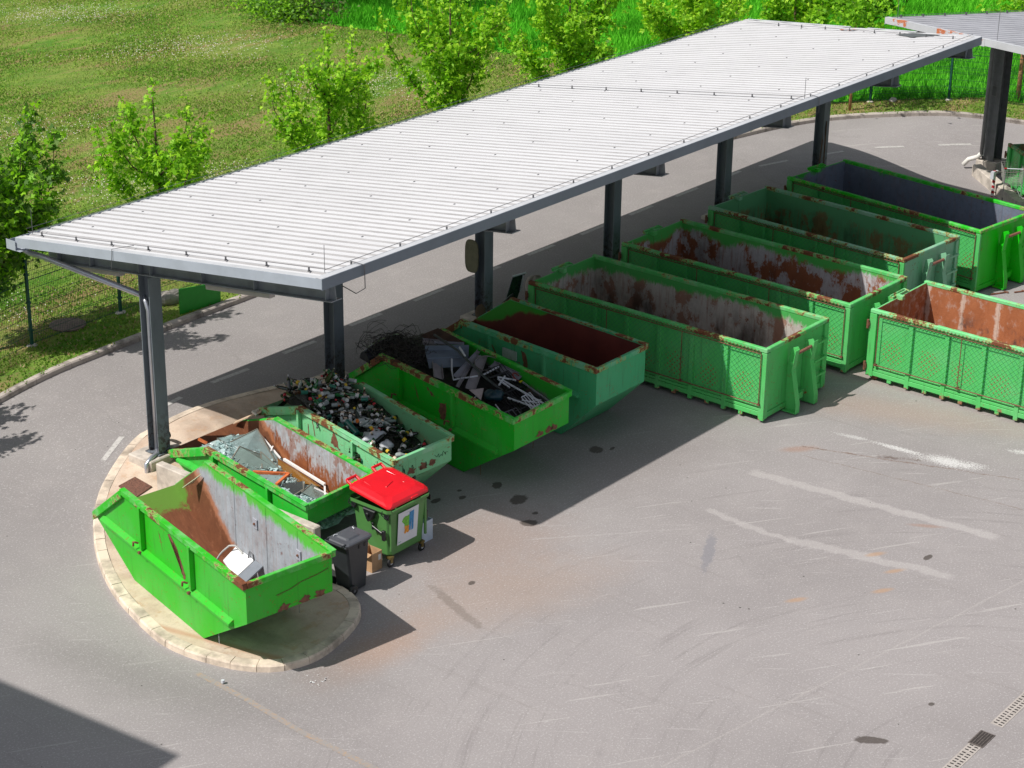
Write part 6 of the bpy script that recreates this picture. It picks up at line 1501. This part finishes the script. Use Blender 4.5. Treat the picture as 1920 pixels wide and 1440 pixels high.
# panels of 2.67 m, one panel joint at the measured post
s0 = min(range(len(fpts)), key=lambda i: (fpts[i] - Vector((1.98, 6.2, 0))).length) % 53
joints = list(range(s0, len(fpts), 53))
m_post = plain('dark_green_post', (.010, .075, .055), .45, var=.15); m_mesh = plain('dark_green_wire', (.014, .07, .035), .5, var=.1); m_postl = plain('green_post_lit', (.02, .13, .09), .4)
fence = thing('wire_fence', 'long dark green welded wire fence on posts behind the road, curving with the kerb', 'fence', (fpts[joints[0]].x, fpts[joints[0]].y, 0)); fo = fence.location.copy()
def gh(p): return zg(p.x, p.y) + .115
for i in joints:
    p = fpts[i]; z = gh(p); mb = MB(); mb.box(p.x - .03, p.x + .03, p.y - .03, p.y + .03, z - .1, z + 2.02)
    for zz_ in (.35, 1.0, 1.65): mb.box(p.x - .045, p.x + .045, p.y - .045, p.y + .04, z + zz_, z + zz_ + .05)
    mb.shift(fo); build('post', mb, m_post, fence)
    mb = MB(); blob(mb, (p.x, p.y, z + .01), .14, .11, .035, i, 5); mb.shift(fo); build('post_footing', mb, plain('footing_crumb', (.5, .46, .42), .9) if i == joints[0] else bpy.data.materials['footing_crumb'], fence)
for a, b in zip(joints, joints[1:]):
    A, B = fpts[a], fpts[b]; za, zb_ = gh(A), gh(B); mb = MB(); n = 53; d = (B - A).normalized(); q = Vector((-d.y, d.x, 0))
    for k in range(1, n):
        p = A.lerp(B, k / n); z = za + (zb_ - za) * k / n; r = .0032
        mb.add([(p.x - r, p.y - r, z + .04), (p.x + r, p.y - r, z + .04), (p.x, p.y + r, z + .04), (p.x - r, p.y - r, z + 1.98), (p.x + r, p.y - r, z + 1.98), (p.x, p.y + r, z + 1.98)], [(0, 1, 4, 3), (1, 2, 5, 4), (2, 0, 3, 5)])
    for k in range(10):
        z = .06 + k * .21
        mb.bar((A.x, A.y, za + z), (B.x, B.y, zb_ + z), .009, .009)
    for z in (.35, .45, .95, 1.05, 1.55, 1.65): mb.bar(Vector((A.x, A.y, za + z)) - q * .02, Vector((B.x, B.y, zb_ + z)) - q * .02, .007, .007)
    mb.shift(fo); build('mesh_panel', mb, m_mesh, fence)

# ------------------------------------------------------------------ trees
def leaf_mat(name, c1, c2, c3):
    t = NT(name); g = t.n('ShaderNodeNewGeometry'); rp = t.n('ShaderNodeValToRGB'); t.t.links.new(g.outputs['Random Per Island'], rp.inputs[0]); e = rp.color_ramp.elements
    e[0].color = (*c1, 1); e[1].color = (*c3, 1); k = e.new(.55); k.color = (*c2, 1)
    d = t.n('ShaderNodeBsdfPrincipled'); t.t.links.new(rp.outputs[0], d.inputs['Base Color']); d.inputs['Roughness'].default_value = .5; d.inputs['Specular IOR Level'].default_value = .25
    tr_ = t.n('ShaderNodeBsdfTranslucent'); t.t.links.new(t.mix(1.0, rp.outputs[0], (.9, 1.0, .35), 'MULTIPLY'), tr_.inputs[0]); m = t.n('ShaderNodeMixShader'); m.inputs[0].default_value = .48
    t.t.links.new(d.outputs[0], m.inputs[1]); t.t.links.new(tr_.outputs[0], m.inputs[2]); t.t.links.new(m.outputs[0], t.out.inputs[0]); return t.mat
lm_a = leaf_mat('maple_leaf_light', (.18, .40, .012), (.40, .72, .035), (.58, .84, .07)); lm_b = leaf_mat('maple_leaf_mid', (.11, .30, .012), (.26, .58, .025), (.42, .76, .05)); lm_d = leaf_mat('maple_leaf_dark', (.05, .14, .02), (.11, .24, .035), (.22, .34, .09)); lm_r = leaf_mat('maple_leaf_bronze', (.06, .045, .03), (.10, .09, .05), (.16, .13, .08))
m_bark = plain('tree_bark', (.13, .085, .055), .9, var=.4, nsc=12, bump=.6)
def leaves(C, size, rng, up=.35):
    """one five-pointed leaf (three triangles and a body) per centre"""
    n = len(C); a = rng.uniform(0, 2 * np.pi, n); nrm = rng.normal(0, 1, (n, 3)); nrm[:, 2] = np.abs(nrm[:, 2]) + up; nrm /= np.linalg.norm(nrm, axis=1)[:, None]
    t1 = np.cross(nrm, np.stack([np.cos(a), np.sin(a), np.zeros(n)], 1)); t1 /= np.linalg.norm(t1, axis=1)[:, None]; t2 = np.cross(nrm, t1)
    s = rng.uniform(.65, 1.25, n)[:, None] * size
    ang = np.radians([-90, -38, -5, 32, 62, 90, 118, 148, 185, 218]); rad = np.array([.35, .42, .95, .48, 1.0, .6, 1.0, .48, .95, .42])
    bend = -.18
    V = [C + s * (r * (np.cos(g) * t1 + np.sin(g) * t2)) + nrm * (bend * r * r) * s for g, r in zip(ang, rad)]
    V = np.stack(V, 1).reshape(-1, 3); F = np.arange(n * 10).reshape(n, 10); return V, F
def big_ngon(name, V, F, mats, mi=None, parent=None): return big_mesh(name, V, F, mats, mi, parent)
def tree(x, y, h, w, seed, label, mats, nleaf=5200, size=.085, base=None, bronze=0.0, low=1.3, spires=9):
    rng = np.random.default_rng(seed); r_ = random.Random(seed); z0 = zg(x, y) + .1
    root = thing('maple_tree', label, 'tree', (x, y, z0), 0, 'young maples along the fence')
    mb = MB(); lean = Vector((r_.uniform(-.15, .15), r_.uniform(-.15, .15), 0)); top = Vector((0, 0, h * .93)) + lean
    tp = [Vector((0, 0, -.1)), Vector((.02, .01, h * .25)), lean * .4 + Vector((0, 0, h * .5)), lean * .8 + Vector((0, 0, h * .75)), top]
    mb.tube(tp, [.07, .06, .045, .025, .006], 8); build('trunk', mb, m_bark, root, smooth=True)
    segs = [(tp[2], tp[3], .20), (tp[3], top, .15), (tp[1] + Vector((0, 0, .4)), tp[2], .22)]; bm = MB()
    for k in range(spires):
        f = r_.uniform(.20, .62) if k > 2 else r_.uniform(.18, .3); zst = max(low, h * f); az = 2.4 * k + r_.uniform(-.4, .4); reach = w * r_.uniform(.55, 1.05) * (1 - .35 * f)
        p0 = Vector((lean.x * f, lean.y * f, zst)); rise = (h - zst) * r_.uniform(.35, .75)
        p1 = p0 + Vector((math.cos(az) * reach * .6, math.sin(az) * reach * .6, rise * .35)); p2 = p0 + Vector((math.cos(az) * reach, math.sin(az) * reach, rise * .8)); p3 = p2 + Vector((math.cos(az) * reach * .08, math.sin(az) * reach * .08, rise * .35))
        bm.tube([p0, p1, p2, p3], [.03, .02, .012, .004], 5); segs += [(p0, p1, .22), (p1, p2, .26), (p2, p3, .13)]
        for j in range(5):
            q = p0.lerp(p1, r_.uniform(.3, 1)) if j < 2 else p1.lerp(p2, r_.uniform(0, 1)); a2 = az + r_.uniform(-1.4, 1.4); e = q + Vector((math.cos(a2) * r_.uniform(.2, .5), math.sin(a2) * r_.uniform(.2, .5), r_.uniform(.1, .5)))
            bm.tube([q, e], [.010, .003], 4); segs.append((q, e, .13))
    build('branches', bm, m_bark, root)
    Ls = np.array([(b - a).length * (s_ + .1) for a, b, s_ in segs]); cnt = rng.multinomial(nleaf // 5, Ls / Ls.sum()); C = []
    for (a, b, s_), c in zip(segs, cnt):
        if c == 0: continue
        f = rng.uniform(0, 1, c)[:, None]; P = np.array(a)[None] * (1 - f) + np.array(b)[None] * f; P = P + rng.normal(0, s_ * .75, (c, 3)) * np.array([1, 1, .8])
        # every twig carries a small cluster of leaves
        K = 5; Q = np.repeat(P, K, 0) + rng.normal(0, .075, (c * K, 3)); C.append(Q)
    C = np.concatenate(C); C = C[C[:, 2] > low * .75]; V, F = leaves(C, size, rng)
    mi = (rng.random(len(F)) < .40).astype(int)
    if bronze: hi = (C[:, 0] > .2 * w) & (rng.random(len(C)) < bronze); mi[hi] = 2
    big_ngon('crown', V, F, mats + ([lm_r] if bronze else []), mi, root)
    return root
A_, B_, D_ = [lm_a, lm_b], [lm_b, lm_a], [lm_d, lm_b]
tree(-3.5, 5.6, 5.0, 1.6, 1, 'maple whose leaf shadow falls on the road at the left edge', B_, 6000)
tree(1.35, 6.75, 5.9, 1.75, 2, 'shaded dense maple at the left edge of the photo', [lm_b, lm_d], 9500, .095, spires=12)
tree(7.0, 7.5, 5.15, 1.55, 3, 'slim maple with two tall spires, second from the left', B_, 4300, .08, spires=8)
tree(12.9, 7.6, 5.4, 1.65, 4, 'feathery light green maple, third from the left', A_, 5600, .078, spires=10)
tree(17.9, 7.7, 6.2, 1.85, 5, 'tall vase-shaped maple with many spires in the middle of the row', B_, 8200, .082, spires=14)
tree(23.3, 7.7, 5.9, 2.0, 6, 'broad full maple beyond the middle of the white roof', B_, 9200, .082, spires=14)
tree(29.3, 7.4, 5.3, 2.2, 7, 'light green maple above the far end of the white roof', A_, 8000, .085, spires=13)
tree(33.9, 6.3, 4.4, 1.5, 8, 'small yellow-green maple before the dark one', A_, 5200, .09, spires=9)
tree(38.6, 6.4, 4.3, 2.1, 9, 'darker maple with bronze leaf tips behind the gap between the two roofs', D_, 9500, .11, bronze=.35, spires=13)
tree(47.5, 4.6, 3.9, 1.6, 10, 'yellow-green maple behind the grey roofed canopy at the top right', A_, 5000, .11, spires=9)
# bare lower trunks of two trees on the right
for (px, py, lb_, th) in ((1593, 208, 'thin orange-brown tree trunk behind the fence, left of the right-hand gap', .05), (1908, 191, 'orange-brown tree trunk by the fence at the right edge', .085)):
    p = atg(px, py, .1); t_ = thing('young_tree', lb_, 'tree', p, 0, 'bare trunks by the fence on the right'); mb = MB(); mb.tube([(0, 0, -.1), (.03, .02, .9), (.10, .05, 1.9), (.14, .1, 2.8)], [th, th * .9, th * .75, th * .5], 8)
    build('trunk', mb, plain('orange_bark', (.34, .17, .08), .9, var=.4, nsc=12, bump=.5), t_, smooth=True)
    rng = np.random.default_rng(int(px)); C = rng.normal(0, 1, (900, 3)) * np.array([.6, .6, .5]) + np.array([.15, .1, 3.2]); V, F = leaves(C, .10, rng); big_ngon('crown', V, F, [lm_b], None, t_)
# clump of old trunks with undergrowth at the top
gx = [atg(538, 20, .1), atg(553, 24, .1), atg(569, 24, .1), atg(584, 22, .1)]
for k, (p, rr, cc) in enumerate(((gx[0], .16, (.48, .42, .38)), (gx[1], .12, (.16, .10, .08)), (gx[2], .20, (.22, .15, .12)), (gx[3], .16, (.42, .36, .31)))):
    t_ = thing('old_tree', ['pale trunk on the left of the clump at the top of the photo', 'thin dark trunk in the clump at the top of the photo', 'thick brown trunk in the clump at the top of the photo', 'pale trunk on the right of the clump at the top of the photo'][k], 'tree', p, 0, 'clump of trees at the top edge')
    mb = MB(); mb.tube([(0, 0, -.1), (.05, 0, 2), (.12, .1, 5), (.2, .2, 9)], [rr, rr * .9, rr * .7, rr * .3], 9); build('trunk', mb, plain('old_bark', cc, .9, var=.4, nsc=6, bump=.5), t_, smooth=True)
    rng = np.random.default_rng(90 + k); C = rng.normal(0, 1, (2600, 3)) * np.array([1.4, 1.4, 1.3]) + np.array([.2, .2, 8.5]); V, F = leaves(C, .16, rng); big_ngon('crown', V, F, [lm_d], None, t_)
def bush(px, py, w, h, n, seed, lb_, mats, sz=.08, grp='undergrowth at the field edge'):
    p = atg(px, py, .1); t_ = thing('bush', lb_, 'bush', p, 0, grp); rng = np.random.default_rng(seed)
    C = rng.normal(0, 1, (n, 3)) * np.array([w * .4, w * .4, h * .35]); C[:, 2] = np.abs(C[:, 2]); V, F = leaves(C, sz, rng, .6); big_ngon('foliage', V, F, mats, (rng.random(len(F)) < .4).astype(int), t_)
    mb = MB()
    for k in range(7): a = k * .9; mb.tube([(0, 0, 0), (w * .35 * math.cos(a), w * .35 * math.sin(a), h * .6)], [.02, .006], 4)
    build('stems', mb, m_bark, t_)
bush(528, 30, 1.5, .9, 1500, 31, 'low bush at the foot of the left pale trunk', [lm_b, lm_d])
bush(560, 34, 1.4, 1.2, 1700, 32, 'dense dark bush in front of the tree clump', [lm_d, lm_b])
bush(604, 34, 1.3, .7, 1100, 33, 'dark brambly bush to the right of the tree clump', [lm_d, lm_r])
bush(500, 14, 1.6, .6, 900, 34, 'flat bush left of the tree clump', [lm_b, lm_d])
bush(505, -12, 2.6, 1.4, 1300, 35, 'bush cut by the top edge above the mown field', [lm_b, lm_d])

# ------------------------------------------------------------------ grass blades, tall grass, clover
def inframe(P, m=60):
    d = P - CAM; w = d @ _fw; x = 960 + FOC * (d @ _R2) / w; y = 720 - FOC * (d @ _U2) / w
    return (w > 1) & (x > -m - 60) & (x < 1920 + m) & (y > -m) & (y < 1440 + m)
kpa = np.array([(p.x, p.y) for p in resample(kp, .5)])
def off_k(P):
    """signed distance outside the outer kerb (rough)"""
    out = np.full(len(P), -9.0)
    for s in range(0, len(P), 20000):
        Q = P[s:s + 20000, None, :2] - kpa[None]; d2 = (Q ** 2).sum(2); i = d2.argmin(1); i2 = np.clip(i + 1, 0, len(kpa) - 1); i1 = np.clip(i - 1, 0, len(kpa) - 1); t = kpa[i2] - kpa[i1]; v = P[s:s + 20000, :2] - kpa[i]
        sg = np.sign(t[:, 0] * v[:, 1] - t[:, 1] * v[:, 0]); out[s:s + 20000] = sg * np.sqrt(d2[np.arange(len(i)), i])
    return out
zgv = np.vectorize(zg)
def scatter(n, x0, x1, y0, y1, rng): 
    P = np.stack([rng.uniform(x0, x1, n), rng.uniform(y0, y1, n), np.zeros(n)], 1); P[:, 2] = zgv(P[:, 0], P[:, 1]) + .115; return P[inframe(P)]
bnd_y = np.array([-20, 5, 7, 9, 11.5, 14, 15.4, 20.2, 23.1, 25.6, 28.9, 40, 60]); bnd_x = np.array([29.8, 29.8, 29.6, 29.3, 30.1, 30.7, 30.45, 30.2, 29.6, 29.3, 30.55, 30.4, 30.6])
def blades(name, P, hgt, wid, rng, mats, mi, label, lean=.35):
    n = len(P); a = rng.uniform(0, 2 * np.pi, n); h = hgt * rng.uniform(.6, 1.3, n); dx = np.stack([np.cos(a), np.sin(a), np.zeros(n)], 1) * (wid * rng.uniform(.7, 1.4, n))[:, None]
    top = P + np.stack([rng.normal(0, lean, n) * h, rng.normal(0, lean, n) * h, h], 1)
    V = np.stack([P - dx, P + dx, top], 1).reshape(-1, 3); F = np.arange(3 * n).reshape(n, 3); o = big_mesh(name, V, F, mats, mi); return tag(o, label, 'grass', kind='stuff')
def gm(name, c1, c2):
    t = NT(name); g = t.n('ShaderNodeNewGeometry'); c = t.mix(g.outputs['Random Per Island'], c1, c2); d = t.n('ShaderNodeBsdfDiffuse'); t.t.links.new(c, d.inputs[0]); r = t.n('ShaderNodeBsdfTranslucent'); t.t.links.new(c, r.inputs[0]); m = t.n('ShaderNodeMixShader'); m.inputs[0].default_value = .3
    t.t.links.new(d.outputs[0], m.inputs[1]); t.t.links.new(r.outputs[0], m.inputs[2]); t.t.links.new(m.outputs[0], t.out.inputs[0]); return t.mat
g_tall = gm('tall_blade', (.08, .42, .015), (.20, .70, .05)); g_tall2 = gm('tall_blade_dark', (.045, .26, .010), (.12, .50, .03)); g_low = gm('lawn_blade', (.13, .28, .025), (.32, .45, .08)); g_dry = gm('dry_blade', (.36, .24, .12), (.50, .42, .24)); g_dk = gm('lawn_blade_dark', (.08, .20, .018), (.17, .33, .04))
rng = np.random.default_rng(77)
P = scatter(430000, 29, 75, -14, 45, rng); bx = np.interp(P[:, 1], bnd_y, bnd_x); k = off_k(P); P = P[(P[:, 0] > bx + rng.normal(0, .12, len(P))) & (k > 1.6)]; P[:, 2] += .03
cl = np.sin(P[:, 0] * 1.3 + 2 * np.sin(P[:, 1] * .7)) + np.sin(P[:, 1] * 1.9 + P[:, 0] * .5) + rng.normal(0, .6, len(P))
blades('tall_grass', P, .34, .028, rng, [g_tall, g_tall2], (cl > .7).astype(int), 'bright green tall grass beyond the mown field and the fence')
P = scatter(420000, -8, 33, 4.6, 40, rng); bx = np.interp(P[:, 1], bnd_y, bnd_x); k = off_k(P); keep = (P[:, 0] < bx) & (k > .2)
den = np.sin(P[:, 0] * .9 + 1.5 * np.sin(P[:, 1] * .6)) + .8 * np.sin(P[:, 1] * 1.4 + P[:, 0] * .4) + rng.normal(0, .8, len(P)); keep &= den > -.9; P = P[keep]; den = den[keep]
mi = np.where(rng.random(len(P)) < .16, 1, np.where(den > 1.0, 2, 0))
blades('lawn_grass', P, .055, .022, rng, [g_low, g_dry, g_dk], mi, 'short mown grass with dry patches behind the fence', .6)
P = scatter(60000, 26, 42, -12, 6, rng); k = off_k(P); P = P[(k > .2) & (k < 1.7)]
blades('verge_grass', P, .06, .02, rng, [g_low, g_dry, g_dk], rng.integers(0, 3, len(P)), 'short grass on the verge between the far kerb and the fence', .6)
# clover heads: small pale faceted heads
P = scatter(130000, -8, 33, 4.8, 42, rng); bx = np.interp(P[:, 1], bnd_y, bnd_x); k = off_k(P); dn = np.sin(P[:, 0] * .55 + 1.1) + np.sin(P[:, 1] * .8 + .3 * P[:, 0]) + rng.normal(0, .55, len(P)); P = P[(P[:, 0] < bx) & (k > .25) & (dn > 1.35) & (rng.random(len(P)) < .60)]; P[:, 2] += .06
s = rng.uniform(.012, .022, len(P))[:, None]; O = np.array([(1, 0, 0), (0, 1, 0), (-1, 0, 0), (0, -1, 0), (0, 0, 1)]); V = (P[:, None, :] + O[None] * s[:, None, :]).reshape(-1, 3); b = np.arange(len(P))[:, None] * 5
F = np.concatenate([b + np.array([[0, 1, 4]]), b + np.array([[1, 2, 4]]), b + np.array([[2, 3, 4]]), b + np.array([[3, 0, 4]])])
tag(big_mesh('clover_flowers', V, F, plain('clover_white', (.62, .58, .52), .8)), 'tiny white clover heads scattered over the mown field', 'flowers', kind='stuff')

# ------------------------------------------------------------------ the building the photo is taken beside: it throws the shadow at the bottom left
cor = Vector((-6.44 - SX * 12, -7.78 + SY * 12, 0)); bd = thing('office_building', 'plain rendered building outside the left of the photo whose shadow falls on the road', 'building', cor, R(5.8))
mb = MB(); mb.box(-16, 0, 0, 14, -.2, 11.6); build('wall', mb, plain('render_wall', (.55, .53, .50), .9, var=.06), bd)
mb = MB(); mb.box(-16.1, 0, 0, 14.1, 11.6, 12.0); build('roof', mb, plain('roof_edge_metal', (.25, .26, .28), .6), bd)
for fl_ in range(3):
    for k in range(4):
        mb = MB(); mb.box(.002, .03, 1.2 + k * 3.2, 3.0 + k * 3.2, 1.2 + fl_ * 3.6, 2.8 + fl_ * 3.6); build('window', mb, plain('window_glass', (.05, .07, .09), .1), bd)
